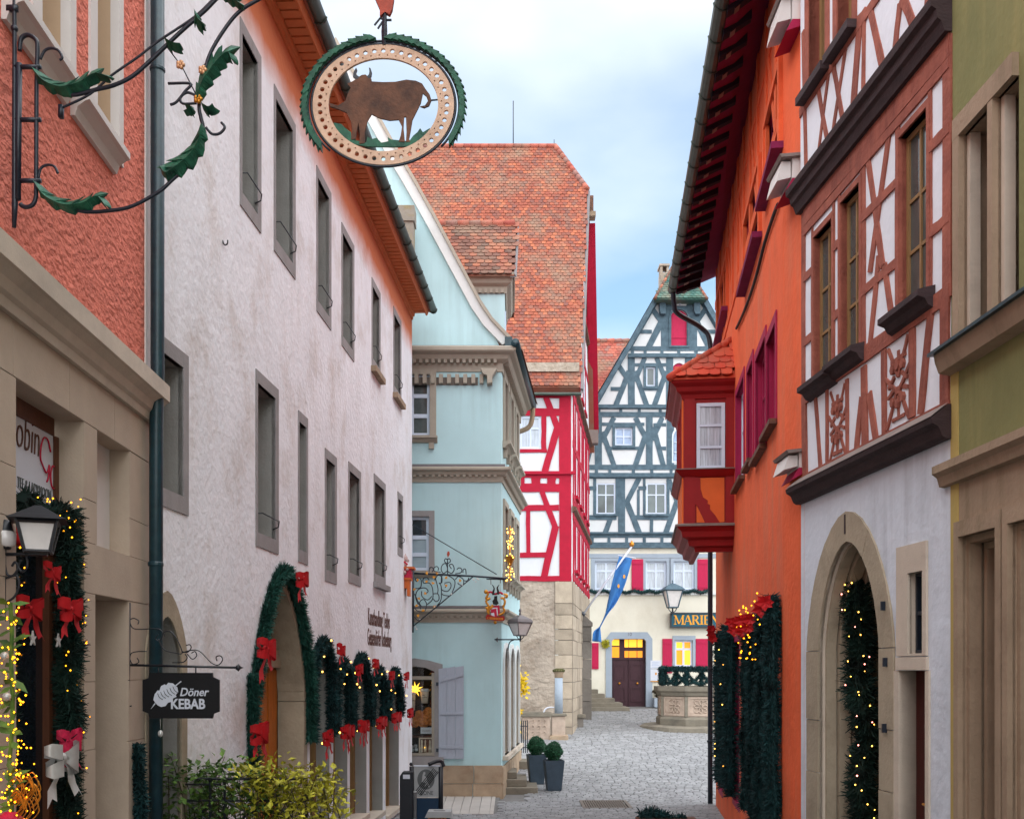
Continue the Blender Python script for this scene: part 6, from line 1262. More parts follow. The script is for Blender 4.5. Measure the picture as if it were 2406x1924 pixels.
om([(-.02, hn(500)), (.03, hn(495)), (.05, hn(470)), (.12, hn(455)), (.14, hn(430)), (.22, hn(410)), (.24, hn(392)), (-.02, hn(388))], 'oriel_red', 'oriel_cornice')
om([(-.02, hn(985)), (.04, hn(980)), (.1, hn(960)), (.14, hn(945)), (.12, hn(936)), (-.02, hn(930))], 'oriel_red', 'oriel_ledge'); om([(.0, hn(938)), (.15, hn(941)), (.15, hn(935)), (0, hn(931))], 'oriel_stone', 'oriel_ledge_cap')
om([(-.3, hn(1440)), (-.22, hn(1440)), (-.2, hn(1415)), (-.1, hn(1405)), (-.08, hn(1370)), (.02, hn(1355)), (.04, hn(1320)), (.1, hn(1300)), (.12, hn(1285)), (-.02, hn(1280)), (-.3, hn(1280))], 'oriel_red', 'oriel_foot'); om([(0, hn(1287)), (.15, hn(1292)), (.15, hn(1280)), (0, hn(1268))], 'oriel_stone', 'oriel_foot_cap')
he = hn(388) + .01; A = Won.P(-.26, he, .26); B = Won.P(OD, he, .26); Cc = Wr1.P(sO0 + .55, hn(85), .02); D = Wr1.P(sO1 - .5, hn(85), .02); A2 = Wout.P(LO + .2, he, .26)
mk('oriel_roof', [p + Vector((0, 0, -.03)) for p in (A, B, Cc, D, A2)], [[0, 1, 2], [0, 2, 3, 4]], 'tile_orange', orl, recalc=False)
u = (B - A); v = Cc - A - u.normalized() * (Cc - A).dot(u.normalized()); tiles(A, u, v, [(0, 0), (u.length, 0), ((Cc - A).dot(u.normalized()) + .25, v.length)], .2, .2, 'tile_orange', orl, nobj=80, lift=.03)
for k in range(6): p, q = A.lerp(Cc, k / 6), A.lerp(Cc, (k + 1.1) / 6); b = MB(); b.tube([p, q + Vector((0, 0, .03))], [.075, .06], 8); b.build('hip_tile', 'tile_orange', orl, smooth=True)
# hanging fir curtains
cur = thing('fir_curtain', 'wide curtain of hanging dark fir garlands with lights on the orange house', 'garland', Wr1.P(3.2, 1, .2)); 
k = 0
for s in [.12 + .5 * i for i in range(8)]:
    k += 1; t_ = 3.95 - .04 * i if (i := k) else 0; bt = 1.0 + R.uniform(-.12, .12) - .02 * k
    pth = [Wr1.P(s + .03 * math.sin(j * .9 + k), t_ - (t_ - bt) * j / 14, .03 + .07 * (k % 2) + .02 * math.cos(j * 1.3 + k)) for j in range(15)]
    needles(pth, .13, 1900, 'fir_dark', cur, 'garland_strand', seed=80 + k, wid=.06)
bulbs([Wr1.P(R.uniform(.1, 3.0), R.uniform(3.15, 3.98), R.uniform(.2, .26)) for _ in range(40)], .011, 'bulb_gold', cur)
def flowers(par, spots, W, o):
    for s, h in spots:
        b = MB()
        for j in range(9):
            a = j * 2.4; r_ = .11 - .03 * (j > 5); ax = Vector((-.35, -.94, 0)); e1 = Vector((.94, -.35, 0)); d1 = (e1 * math.cos(a) + Vector((0, 0, 1)) * math.sin(a)) + ax * R.uniform(.1, .6); nr_ = d1.cross(ax).normalized() * .04; p0 = W.P(s, h, o)
            b.add([p0, p0 + d1 * r_ * .5 + nr_ + ax * .02, p0 + d1 * r_, p0 + d1 * r_ * .5 - nr_ + ax * .02], [[0, 1, 2, 3]])
        b.build('poinsettia', 'poinsettia', par, recalc=False)
flowers(cur, [*[Wr1.sh(a, c_, .22) for a, c_ in ((1718, 1462), (1729, 1466), (1740, 1459), (1752, 1456), (1735, 1476), (1757, 1474), (1724, 1480), (1746, 1484), (1762, 1455), (1788, 1432), (1797, 1415))]], Wr1, .22)
cu2 = thing('fir_curtain', 'narrow hanging fir garland with a red flower by the downpipe', 'garland', Wr1.P(9.3, .5, .2))
for k, s in enumerate((6.3, 6.9, 7.6, 8.3, 9.0)):
    pth = [Wr1.P(s, 3.75 - 3.0 * j / 14 + (0.08 if k == 1 else 0), .06) for j in range(15)]; needles(pth, .15, 1000, 'fir_dark', cu2, 'garland_strand', seed=100 + k, wid=.07)
bulbs([Wr1.P(R.uniform(6.2, 9), R.uniform(1.2, 3.7), .16) for _ in range(10)], .012, 'bulb_warm', cu2); flowers(cu2, [Wr1.sh(1672, 1490, .24), Wr1.sh(1672, 1478, .24), Wr1.sh(1675, 1500, .24)], Wr1, .24)
# ================================================================ russet half-timbered house
Wh = Wall(3.437, 8.0, -.0804, 1, -1); SH = 3.12
hh_ = thing('russet_house', 'white house with russet half-timbering and dark ledges, arched stone doorway below', 'building', (4.2, 9.6, ground(9.6)))
z14 = lambda x, y: Wh.sh(1850 + x / 2.653, y / 2.653); z15 = lambda x, y: Wh.sh(1850 + x / 2.653, 600 + y / 2.653); z16 = lambda x, y: Wh.sh(1850 + x / 2.381, 1200 + y / 2.381)
HL = 4.95; HU = 8.1
def frm(px0, px1, yt, yb): return Wh.rect(px0, px1, yt, yb)
hw = [frm(1914, 1957, 512, 872), frm(1977, 2022, 428, 818), frm(2115, 2181, 252, 690)]
s0, s1 = Wh.s(1912), Wh.s(1950); hu0 = z14(270, 400)[1]
hu = [(Wh.s(1952), Wh.s(1912), hu0, 11.6), (Wh.s(2016), Wh.s(1980), hu0, 11.6)]
skin('timber_wall', Wh, rc(0.0, SH, HL, HU + .1), [rc(*r) for r in hw], 'ht_white', hh_, depth=.22, rev='brown_wood')
skin('upper_wall', Wh, rc(0.0, SH, HU + .1, 13), [rc(*r) for r in hu], 'ht_white', hh_, depth=.16, o=.05, rev='ht_timber')
for i, r in enumerate(hw):
    w = window(Wh, hh_, r, -.055, 'window_wood', 'glass_grey', 2, (.33, .62), .05, .03, .025)
    ring('casing', Wh, rc(r[0] - .05, r[1] + .05, r[2] - .02, r[3] + .06), rc(*r), -.2, .02, 'ht_timber', w)
    prism('sill', Wall(*Wh.P(r[0] - .12, 0, 0).xy, -Wh.n.x * -1, -Wh.n.y * -1, -1), [(0, r[2] - .16), (.06, r[2] - .13), (.09, r[2] - .08), (.15, r[2] - .06), (.15, r[2] - .01), (0, r[2] + .03)], -(r[1] - r[0] + .24), 0, 'black_beam', w)
for r in hu: w = window(Wh, hh_, r, -.06, 'window_wood', 'glass_grey', 2, (.4, .7), .06, .05); ring('casing', Wh, rc(r[0] - .1, r[1] + .1, r[2] - .05, r[3]), rc(*r), -.1, .065, 'ht_timber', w); box('sill', Wh, r[0] - .12, r[1] + .12, r[2] - .12, r[2] - .04, 0, .16, 'black_beam', w)
T = 'ht_timber'; _beam = beam
def beam(W, a, c_, w, m, par, o=.03, **k):
    return _beam(W, a, c_, w, m, par, o=(.012 if o < .05 else .06) if m == T else o, **k)
hr1 = Wh.sh(1891, 935)[1]; hr2 = Wh.sh(1891, 805)[1]; hr3 = Wh.sh(1891, 655)[1]; htop = Wh.sh(1891, 545)[1]
sx = lambda px: Wh.s(px)
segs = [(sx(1890), sx(1912)), (sx(1958), sx(1976)), (sx(2024), sx(2113)), (sx(2184), 0)]
for h in (hr2, hr3):
    for a, c_ in segs: beam(Wh, (min(a, c_), h), (max(a, c_), h), .085, T, hh_)
beam(Wh, (0, hr1), (SH, hr1), .15, T, hh_); beam(Wh, (0, HL + .1), (SH, HL + .1), .2, T, hh_); beam(Wh, (0, HU - .16), (SH, HU - .16), .2, T, hh_); beam(Wh, (0, htop), (SH, htop), .09, T, hh_)
for px, w in ((1889, .10), (1910, .05), (1960, .05), (1974, .05), (2029, .11), (2111, .08), (2187, .06), (2228, .13)): beam(Wh, (sx(px), hr1 - .03), (sx(px), HU - .1), w, T, hh_)
for a, c_, w in (((505, 980), (600, 1660), .085), ((640, 830), (520, 1700), .085)): beam(Wh, z14(*a), z14(*c_), w, T, hh_, o=.025)
for a, c_, w in (((575, 0), (520, 575), .08), ((610, 60), (665, 440), .08), ((180, 890), (212, 1340), .07), ((252, 840), (252, 1300), .06), ((378, 770), (378, 1240), .06), ((483, 690), (490, 1200), .12), ((470, 880), (435, 1225), .09), ((515, 860), (560, 1160), .09), ((608, 590), (610, 1110), .08), ((785, 460), (785, 1010), .1), ((900, 370), (838, 990), .09), ((990, 300), (990, 940), .13), ((108, 880), (118, 1390), .12)): beam(Wh, z15(*a), z15(*c_), w, T, hh_, o=.025)
for (x0, x1, yt0, yt1, yb0, yb1) in ((262, 372, 860, 790, 1290, 1235), (620, 775, 600, 480, 1095, 1010)):    # fretwork panels
    L_ = lambda u, v: z15(x0 + (x1 - x0) * u, (yt0 + (yt1 - yt0) * u) * (1 - v) + (yb0 + (yb1 - yb0) * u) * v)
    for a, c_ in (((.1, .0), (.5, .42)), ((.9, 0), (.5, .42)), ((.5, .55), (.05, 1)), ((.5, .55), (.95, 1)), ((.0, .35), (.5, .62)), ((1, .35), (.5, .62)), ((.12, .5), (.35, .4)), ((.88, .5), (.65, .4)), ((.1, .62), (.4, .55)), ((.9, .62), (.6, .55)), ((.5, .1), (.5, .4)), ((.5, .65), (.5, .92)), ((.25, .92), (.75, .92)), ((.2, .2), (.8, .2))): beam(Wh, L_(*a), L_(*c_), .034, T, hh_, o=.022, name='fretwork', jit=.004)
    for u, v in ((.3, .3), (.7, .3), (.3, .7), (.7, .7), (.5, .28), (.5, .75)): b = MB(); c_ = L_(u, v); b.prism(Wh, [(c_[0] + .035 * math.cos(j), c_[1] + .045 * math.sin(j)) for j in (0, 1.05, 2.1, 3.14, 4.2, 5.24)], 0, .03); b.build('fretwork', T, hh_)
for a, c_, w in (((225, 560), (290, 930), .07), ((292, 450), (218, 1010), .06), ((322, 420), (388, 800), .07), ((400, 290), (308, 890), .06), ((490, 90), (445, 700), .12), ((550, 50), (640, 450), .09), ((742, 20), (705, 360), .08), ((755, -20), (835, 180), .09), ((515, 60), (510, 620), .06), ((130, 200), (150, 1090), .07), ((920, -80), (915, 60), .08)): beam(Wh, z14(*a), z14(*c_), w, T, hh_, o=.075)
beam(Wh, (0, hu0 - .12), (SH, hu0 - .12), .1, T, hh_, o=.07)
mould('upper_ledge', Wh, -.02, SH + .12, [(0, HU - .08), (.06, HU - .08), (.09, HU), (.12, HU + .02), (.13, HU + .09), (.17, HU + .11), (.18, HU + .17), (.05, HU + .24), (0, HU + .24)], 'black_beam', hh_)
mould('lower_ledge', Wh, -.02, SH + .14, [(-.02, HL - .11), (.05, HL - .11), (.08, HL - .09), (.11, HL - .02), (.16, HL + .01), (.17, HL + .05), (.03, HL + .16), (0, HL + .16)], 'black_beam', hh_)
mk('ledge_boards', [Wh.P(-.02, HL + .058, .175), Wh.P(SH + .14, HL + .058, .175), Wh.P(SH + .14, HL + .172, .03), Wh.P(-.02, HL + .172, .03)], [[0, 1, 2, 3]], 'oriel_stone', hh_)
# ground floor
HG = ground(9.6) - .2
aL, aR = Wh.s(2070), Wh.s(1926); apx = Wh.sh(1995, 1271)[1]; oL, oR = Wh.s(2104), Wh.s(1899); apo = Wh.sh(1989, 1202)[1]
inn = arch(aL, aR, HG, apx - 1.05, apx, 9, 2); oua = arch(oL, oR, HG, apx - 1.05, apo, 9, 2)
swd = Wh.rect(2140, 2172, 1340, 1534); sdr = Wh.rect(2116, 2178, 1575, 1900); sdr = (sdr[0], sdr[1], HG, sdr[3]); swd = (swd[0], swd[1] + .02, swd[2], swd[3])
skin('ground_wall', Wh, rc(0, SH + .12, HG, HL), [inn, rc(*swd), rc(*sdr)], 'ht_groundwall', hh_, depth=[.55, .12, .18], rev='limestone_trim')
N_ = len(inn)
for lo_, hi_, nm in ((0, 0, 0),):
    pass
ctrs = list(range(1, N_))           # voussoirs and jamb stones as single stones
k = 2
while k < N_ - 1:
    e = min(k + 3, N_ - 1); pts = [oua[j] for j in range(k, e + 1)] + [inn[j] for j in range(e, k - 1, -1)]; prism('arch_stone', Wh, pts, -.03, .02 + .003 * (k % 2), 'arch_stone', hh_); k = e
for sd_ in (0, 1):
    a_i, a_o = (inn[1][0], oua[1][0]) if sd_ else (inn[0][0], oua[0][0]); htop_i = inn[2][1]; htop_o = oua[2][1]; hs = [HG, 1.3, 1.95, 2.5, htop_i - .005]
    for j in range(4): prism('jamb_stone', Wh, [(a_i, hs[j] + .004), (a_o, hs[j] + .004), (a_o, hs[j + 1] - .004), (a_i, hs[j + 1] - .004)], -.03, .02 + .004 * (j % 2), 'arch_stone', hh_)
for f, o0, o1 in ((.95, -.16, -.06), (.88, -.3, -.18), (.8, -.46, -.32)):   # moulded orders of the doorway
    cx_ = (aL + aR) / 2; i2 = [(cx_ + (p[0] - cx_) * f, p[1] if p[1] < 1 else p[1] - (1 - f) * .6) for p in inn]; ring('doorway_moulding', Wh, inn, i2, o0, o1, 'arch_stone', hh_)
prism('doorway_back', Wh, inn, -1.4, -1.3, 'shop_dark', hh_)
b = MB(); n = len(inn); b.add([Wh.P(s, h, -.55) for s, h in inn] + [Wh.P(s, h, -1.35) for s, h in inn], [[j, (j + 1) % n, (j + 1) % n + n, j + n] for j in range(n)]); b.build('passage', 'rose_stone', hh_, recalc=False)
prism('keystone_gap', Wh, [(oL + (oR - oL) * .5 - .012, apo - .22), (oL + (oR - oL) * .5 + .012, apo - .22), (oL + (oR - oL) * .5 + .012, apo - .03), (oL + (oR - oL) * .5 - .012, apo - .03)], 0, .03, 'black_beam', hh_)
w = window(Wh, hh_, swd, -.05, 'iron_navy', 'glass_dark', 1, (.5,), .03, .03); ring('surround', Wh, rc(Wh.s(2181), Wh.s(2111), swd[2] - .02, swd[3] + .24), rc(*swd), -.02, .022, 'limestone_trim', w)
box('lintel', Wh, Wh.s(2183), Wh.s(2110), sdr[3] + .005, swd[2] - .03, -.02, .026, 'limestone_trim', hh_); box('door_jamb', Wh, sdr[0] - .06, sdr[0], HG, sdr[3], -.2, .018, 'limestone_trim', hh_); box('door_jamb', Wh, sdr[1], sdr[1] + .1, HG, sdr[3], -.2, .018, 'limestone_trim', hh_)
dd = box('door', Wh, sdr[0], sdr[1], HG, sdr[3], -.22, -.14, 'dark_door', hh_); b = MB(); p = Wh.P(sdr[0] + .12, 1.9, -.13); b.tube([p, p + Vector((-.06, 0, 0)), p + Vector((-.06, .1, 0))], .012, 6); b.build('door_handle', 'gold', dd); box('handle_plate', Wh, sdr[0] + .08, sdr[0] + .15, 1.75, 2.05, -.14, -.133, 'gold', dd)
for px, py in ((2085, 1423), (2090, 1555), (2088, 1710)): s_, h_ = Wh.sh(px, py); box('hinge_pin', Wh, s_ - .012, s_ + .012, h_ - .04, h_ + .04, 0, .06, 'iron_navy', hh_)
mk('roof', [Wh.P(-.1, 13, .4), Wh.P(SH + .1, 13, .4), Wh.P(SH + .1, 18, -4), Wh.P(-.1, 18, -4)], [[0, 1, 2, 3]], 'tile_brown', hh_)
ag = thing('doorway_garland', 'dark fir garland with red and gold lights hanging in the stone arch', 'garland', Wh.P(1.3, 1, -.3))
s_ = Wh.s(2030, -.3); pth = [Wh.P(s_ + .05 * math.sin(j * .5) + (.14 * (j / 20) ** 2), 1.0 + 2.95 * j / 20, -.3 + .03 * math.cos(j)) for j in range(21)]
needles(pth, .18, 1900, 'fir_black', ag, seed=120, wid=.06); pt_ = [p + Vector((.16 * math.cos(an), .16 * math.sin(an), R.uniform(-.06, .06))) for p in pth for an in (R.uniform(3.3, 5.1) for _ in range(3))]
bulbs(pt_[::2], .0075, 'bulb_warm', ag); bulbs(pt_[3::4][5:], .009, 'bulb_pink', ag, 'red_light_string')
# ================================================================ olive house, right edge
Wg = Wall(3.44, 8.0, -.03, 1, -1); gnh = thing('olive_house', 'olive green plastered house with pinkish stone window frames, right edge of picture', 'building', (4.2, 5, ground(5)))
HC = Wg.sh(2235, 1101)[1]
g1 = (Wg.s(2334), Wg.s(2266), Wg.sh(2332, 772)[1], Wg.sh(2332, 246)[1]); g2 = (g1[0] - .35, g1[0] - .07, g1[2], g1[3])
d1 = (Wg.s(2350), Wg.s(2262), HG, Wg.sh(2350, 1238)[1]); d2 = (d1[0] - 1.0, d1[0] - .17, 1.7, d1[3])
skin('upper_wall', Wg, rc(-11, -.002, HC, 13), [rc(*g1), rc(*g2)], 'green_wall', gnh, depth=.3, rev='rose_stone')
skin('lower_wall', Wg, rc(-11, -.002, HG, HC), [rc(*d1), rc(*d2)], 'rose_stone', gnh, depth=.36, rev='rose_stone')
box('corner_band', Wg, -.13, -.004, HG + .1, HC - .08, -.05, .008, 'yellow_band', gnh); box('corner_band', Wg, -.13, -.004, HC + .06, g1[2] - .12, -.05, .008, 'yellow_band', gnh)
fs = .1
b = MB(); b.box(Wg, g2[0], g1[1] + fs, g1[3], g1[3] + .16, -.02, .05); b.box(Wg, g1[1], g1[1] + fs, g1[2], g1[3], -.02, .048); b.box(Wg, g2[1], g1[0], g1[2], g1[3], -.3, .046); b.build('window_surround', 'rose_stone', gnh)
for r in (g1, g2): w = window(Wg, gnh, r, -.2, 'dark_door', 'glass_dark', 1, (.6,), .06); box('inner_moulding', Wg, r[1] - .05, r[1] - .002, r[2], r[3] - .002, -.1, -.02, 'limestone_trim', w)
prism('sill', Wall(*Wg.P(g2[0] - .5, 0, 0).xy, Wg.n.x, Wg.n.y, -1), [(0, g1[2] - .16), (.1, g1[2] - .14), (.13, g1[2] - .06), (.14, g1[2]), (0, g1[2] + .01)], -(g1[1] - g2[0] + .72), 0, 'rose_stone', gnh)
prism('sill_flashing', Wall(*Wg.P(g2[0] - .5, 0, 0).xy, Wg.n.x, Wg.n.y, -1), [(-.1, g1[2] + .02), (.18, g1[2] - .005), (.18, g1[2] + .02), (-.1, g1[2] + .045)], -(g1[1] - g2[0] + .75), 0, 'pipe_teal', gnh)
mould('string_course', Wg, -11, .1, [(-.02, HC - .14), (.05, HC - .13), (.07, HC - .06), (.11, HC - .03), (.11, HC + .03), (.02, HC + .07), (-.02, HC + .07)], 'rose_stone', gnh)
for r in (d1, d2):
    for f, o0, o1 in ((.0, -.02, .04), (.05, -.12, -.03), (.1, -.24, -.14)): q = (r[0] + f, r[1] - f, r[2], r[3] - f); ring('door_moulding' if r is d1 else 'window_moulding', Wg, rc(q[0] - (.07 if f == 0 else .05), q[1] + (.07 if f == 0 else .05), q[2] - (.1 if r is d2 else 0), q[3] + .12 if f == 0 else q[3] + .05), rc(*q), o0, o1, 'rose_stone', gnh)
dd = box('door', Wg, d1[0], d1[1], HG, d1[3] - .62, -.36, -.28, 'dark_door', gnh); box('door_transom', Wg, d1[0], d1[1], d1[3] - .62, d1[3] - .54, -.36, -.2, 'oriel_stone', dd); box('fanlight', Wg, d1[0], d1[1], d1[3] - .54, d1[3], -.36, -.3, 'glass_dark', dd)
for h in (1.2, 1.75, 2.3, 2.85): box('door_rail', Wg, d1[0] + .1, d1[1] - .14, h, h + .05, -.28, -.24, 'dark_door', dd)
box('window', Wg, d2[0], d2[1], d2[2], d2[3], -.36, -.3, 'glass_dark', gnh)
# ================================================================ scrolled sign of the art dealer
yh = 23.05; Wk = plane(yh); pk = lambda px, py, o=0: Vector(((px - CX) / F * yh, yh - o, EYE + (HY - py) / F * yh)); sk = lambda px, py: Wk.sh(px, py)
zk = lambda x, y, o=0: pk(960 + x / 7.836, 1280 + y / 7.836, o)
hb = thing('guild_sign', 'scrolled iron bracket with gilt leaves carrying a painted coat of arms', 'sign', pk(970, 1490))
b = MB(); b.tube([zk(85, 470), zk(75, 1610)], .028, 8); b.tube([zk(85, 520), zk(1200, 575), pk(1192, 1359)], .022, 6); b.tube([zk(1190, 580), zk(90, 1490)], .014, 6); b.tube([pk(969, 1232), pk(1167, 1349)], .011, 5); b.tube([pk(1143, 1360), pk(1185, 1361)], .014, 5); b.build('bracket_frame', 'iron_navy', hb, smooth=True)
b = MB()
for pl in (((720, 540), (715, 250)), ((715, 480), (640, 520), (600, 450), (620, 370), (680, 340), (715, 420)), ((715, 480), (790, 520), (840, 450), (810, 360), (750, 370), (790, 440)), ((715, 350), (660, 300), (680, 250), (710, 270)), ((715, 350), (770, 300), (750, 250), (715, 270)), ((590, 500), (470, 480), (470, 420), (520, 395), (550, 430), (540, 470)), ((380, 500), (385, 430), (430, 410), (460, 450), (430, 500)), ((860, 530), (960, 510), (980, 450), (930, 420), (890, 450)), ((1060, 540), (1050, 450), (1010, 450), (1000, 510)),
           ((110, 800), (220, 780), (230, 640), (160, 600), (120, 640), (160, 680)), ((330, 1100), (440, 1000), (440, 800), (380, 700), (280, 700), (270, 620), (340, 600), (380, 650)), ((180, 1100), (130, 950), (180, 820), (300, 790), (360, 850), (310, 900)), ((240, 850), (250, 950), (350, 1010), (430, 940)), ((520, 1120), (600, 1000), (600, 760), (560, 700)), ((440, 900), (540, 900), (560, 1000), (500, 1040), (450, 980)), ((600, 700), (620, 560), (720, 560), (840, 640), (850, 750), (800, 880)), ((660, 700), (760, 690), (780, 770), (720, 850), (620, 830), (600, 760)), ((660, 720), (690, 760), (670, 780)), ((860, 640), (920, 580), (1010, 640), (1000, 740), (920, 720), (910, 690)), ((1010, 650), (1080, 660), (1110, 600)), ((480, 640), (540, 560), (610, 590), (610, 690), (560, 700)), ((600, 880), (640, 920), (760, 940)), ((100, 1150), (180, 1220), (300, 1210), (330, 1080), (270, 1000), (200, 1060), (240, 1130)), ((110, 1320), (160, 1380), (220, 1370)), ((110, 900), (200, 1100), (220, 1180)), ((490, 600), (540, 800), (530, 900))):
    b.tube(curve([zk(*p) for p in pl], 4), .0115, 5)
b.build('scrollwork', 'iron_navy', hb)
b = MB()
for x, y in ((165, 645), (330, 670), (450, 700), (470, 590), (340, 520), (310, 890), (190, 990), (690, 750), (690, 600), (945, 655), (180, 1300), (150, 1120), (270, 1210), (110, 820), (480, 1135), (530, 520)):
    a = R.uniform(0, 6.28); r_ = 34; pts = [sk(960 + (x + r_ * math.cos(a + j * .8) * (1 if j % 2 else .6)) / 7.836, 1280 + (y + r_ * math.sin(a + j * .8) * (1 if j % 2 else .6)) / 7.836) for j in range(7)]; b.prism(Wk, pts, -.01, .025)
b.build('gilt_leaves', 'gold', hb, kind='stuff')
prism('red_finial', Wk, [sk(960 + x / 7.836, 1280 + y / 7.836) for x, y in ((720, 230), (705, 170), (720, 120), (750, 120), (760, 170), (735, 215))], -.02, .02, 'bird_red', hb)
bulbs([zk(x, y, .05) for x, y in ((1200, 640), (1240, 680), (1290, 640), (1265, 620), (150, 1550), (130, 1510), (990, 740), (790, 905), (210, 1370), (480, 1140), (545, 520))], .02, 'lamp_glass', hb, 'glass_drops')
za = lambda x, y: sk(1120 + x / 9.07, 1330 + y / 9.07); za3 = lambda x, y, o=0: pk(1120 + x / 9.07, 1330 + y / 9.07, o)
b = MB(); b.tube([za3(300, 280), za3(305, 390)], .01, 5); b.tube([za3(505, 280), za3(505, 360)], .01, 5); b.build('chains', 'flashing', hb)
sh_ = prism('shield', Wk, [za(*p) for p in ((300, 900), (350, 840), (480, 830), (495, 940), (485, 1020), (420, 1080), (310, 1060))], -.02, .03, 'heraldic_red', hb)
for pl in (((310, 890), (440, 880), (455, 1030), (435, 1060), (420, 900), (315, 915)), ((305, 1000), (370, 990), (385, 1065), (320, 1060))): prism('white_chevron', Wk, [za(*p) for p in pl], .03, .034, 'sign_white', sh_)
prism('goat_head', Wk, [za(*p) for p in ((375, 640), (440, 630), (440, 720), (470, 790), (420, 830), (350, 810), (335, 740), (370, 700))], -.02, .05, 'sign_black', hb)
for pl in (((370, 600), (350, 560), (372, 470), (330, 390)), ((445, 590), (460, 550), (440, 460), (480, 395))): b = MB(); b.tube(curve([za3(*p) for p in pl], 5), [.04 - .034 * i / 15 for i in range(16)], 6); b.build('goat_horn', 'sign_black', hb, smooth=True)
for pl, m in ((((240, 560), (310, 550), (370, 590), (440, 580), (500, 560), (560, 595)), 'heraldic_red'),): b = MB(); b.tube(curve([za3(*p) for p in pl], 4), .024, 6); b.build('mantling', m, hb)
for pl in (((180, 560), (220, 540), (240, 600), (200, 690), (260, 690), (290, 680), (220, 720), (190, 760)), ((200, 760), (240, 820), (290, 890), (340, 830), (330, 880), (270, 920), (250, 1020)), ((570, 600), (640, 610), (640, 660), (590, 650)), ((510, 690), (560, 680), (600, 740), (590, 820), (550, 860)), ((560, 880), (590, 940), (560, 1000), (470, 1040)), ((190, 900), (240, 880), (230, 960), (270, 1020))): b = MB(); b.tube(curve([za3(*p, .02) for p in pl], 4), .026, 6); b.build('gilt_mantling', 'gold', hb, smooth=True)
b = MB(); b.ball(za3(200, 545, .02), .05, 8); b.build('gilt_ball', 'gold', hb, smooth=True); b = MB(); b.ball(za3(395, 1195), .04, 8); b.build('gilt_ball', 'gold', hb, smooth=True)
bn_ = prism('name_ribbon', Wk, [za(*p) for p in ((190, 1085), (225, 1020), (400, 1075), (580, 1055), (600, 1130), (575, 1165), (400, 1160), (260, 1130), (205, 1140))], -.015, .04, 'oriel_red', hb); s_, h_ = za(225, 1110); text('lettering', 'K. GEISSENDÖRFER', Wk, s_, h_ - .02, .042, .068, 'gold', bn_, sx=.62, slope=-.05)
# ================================================================ corner lamp on the mint house
yl = 24.0; cl = thing('street_lantern', 'grey street lantern on an iron arm at the mint house corner', 'lamp', (0, yl, EYE)); p_ = lambda px, py, y=yl - .1: Vector(((px - CX) / F * y, y, EYE + (HY - py) / F * y))
zl3 = lambda x, y: p_(1120 + x / 9.07, 1330 + y / 9.07); c0 = zl3(925, 1470)
lantern(cl, c0, .40, .21, zl3(925, 1205).z - c0.z, zl3(925, 1040).z - zl3(925, 1205).z, 'flashing', 'lamp_glass', .012, True, rot=.6, crown=1.12)
b = MB(); b.tube([zl3(380, 1560), zl3(930, 1560)], .016, 6); b.tube([zl3(930, 1600), zl3(930, 1480)], .022, 6); b.tube(curve([zl3(790, 1570), zl3(720, 1600), zl3(680, 1680), zl3(670, 1790)], 4), .013, 6); b.tube(curve([zl3(850, 1480), zl3(880, 1530), zl3(930, 1560), zl3(980, 1530), zl3(1010, 1480)], 4), .01, 5); b.build('lamp_arm', 'iron_navy', cl, smooth=True)
mk('wall_plate', [zl3(380, 1560), zl3(450, 1510), zl3(450, 1620), zl3(450, 1560) + Vector((0, .08, 0))], [[0, 1, 2], [0, 1, 3], [0, 2, 3], [1, 2, 3]], 'flashing', cl)
# lit hanging star string at the mint side
ls = thing('light_column', 'golden string of fairy lights hanging on the mint side wall', 'decoration', Wms.P(2.6, hm(1345), .2)); sq, hq = Wms.sh(1198, 1300, .25); pts = [Wms.P(sq + R.gauss(0, .05), R.uniform(Wms.sh(1198, 1365, .25)[1], Wms.sh(1198, 1240, .25)[1]), .25 + R.gauss(0, .05)) for _ in range(70)]; bulbs(pts, .016, 'bulb_warm', ls); b = MB(); b.tube([Wms.P(sq, Wms.sh(1198, 1365, .25)[1], .25), Wms.P(sq, Wms.sh(1198, 1235, .25)[1], .25)], .02, 6); b.build('rod', 'gold', ls); b = MB(); b.lathe(Wms.P(sq, Wms.sh(1198, 1330, .25)[1], .25), [(.03, 0), (.12, .2), (.13, .22)], 8); b.build('cone', 'gold', ls)
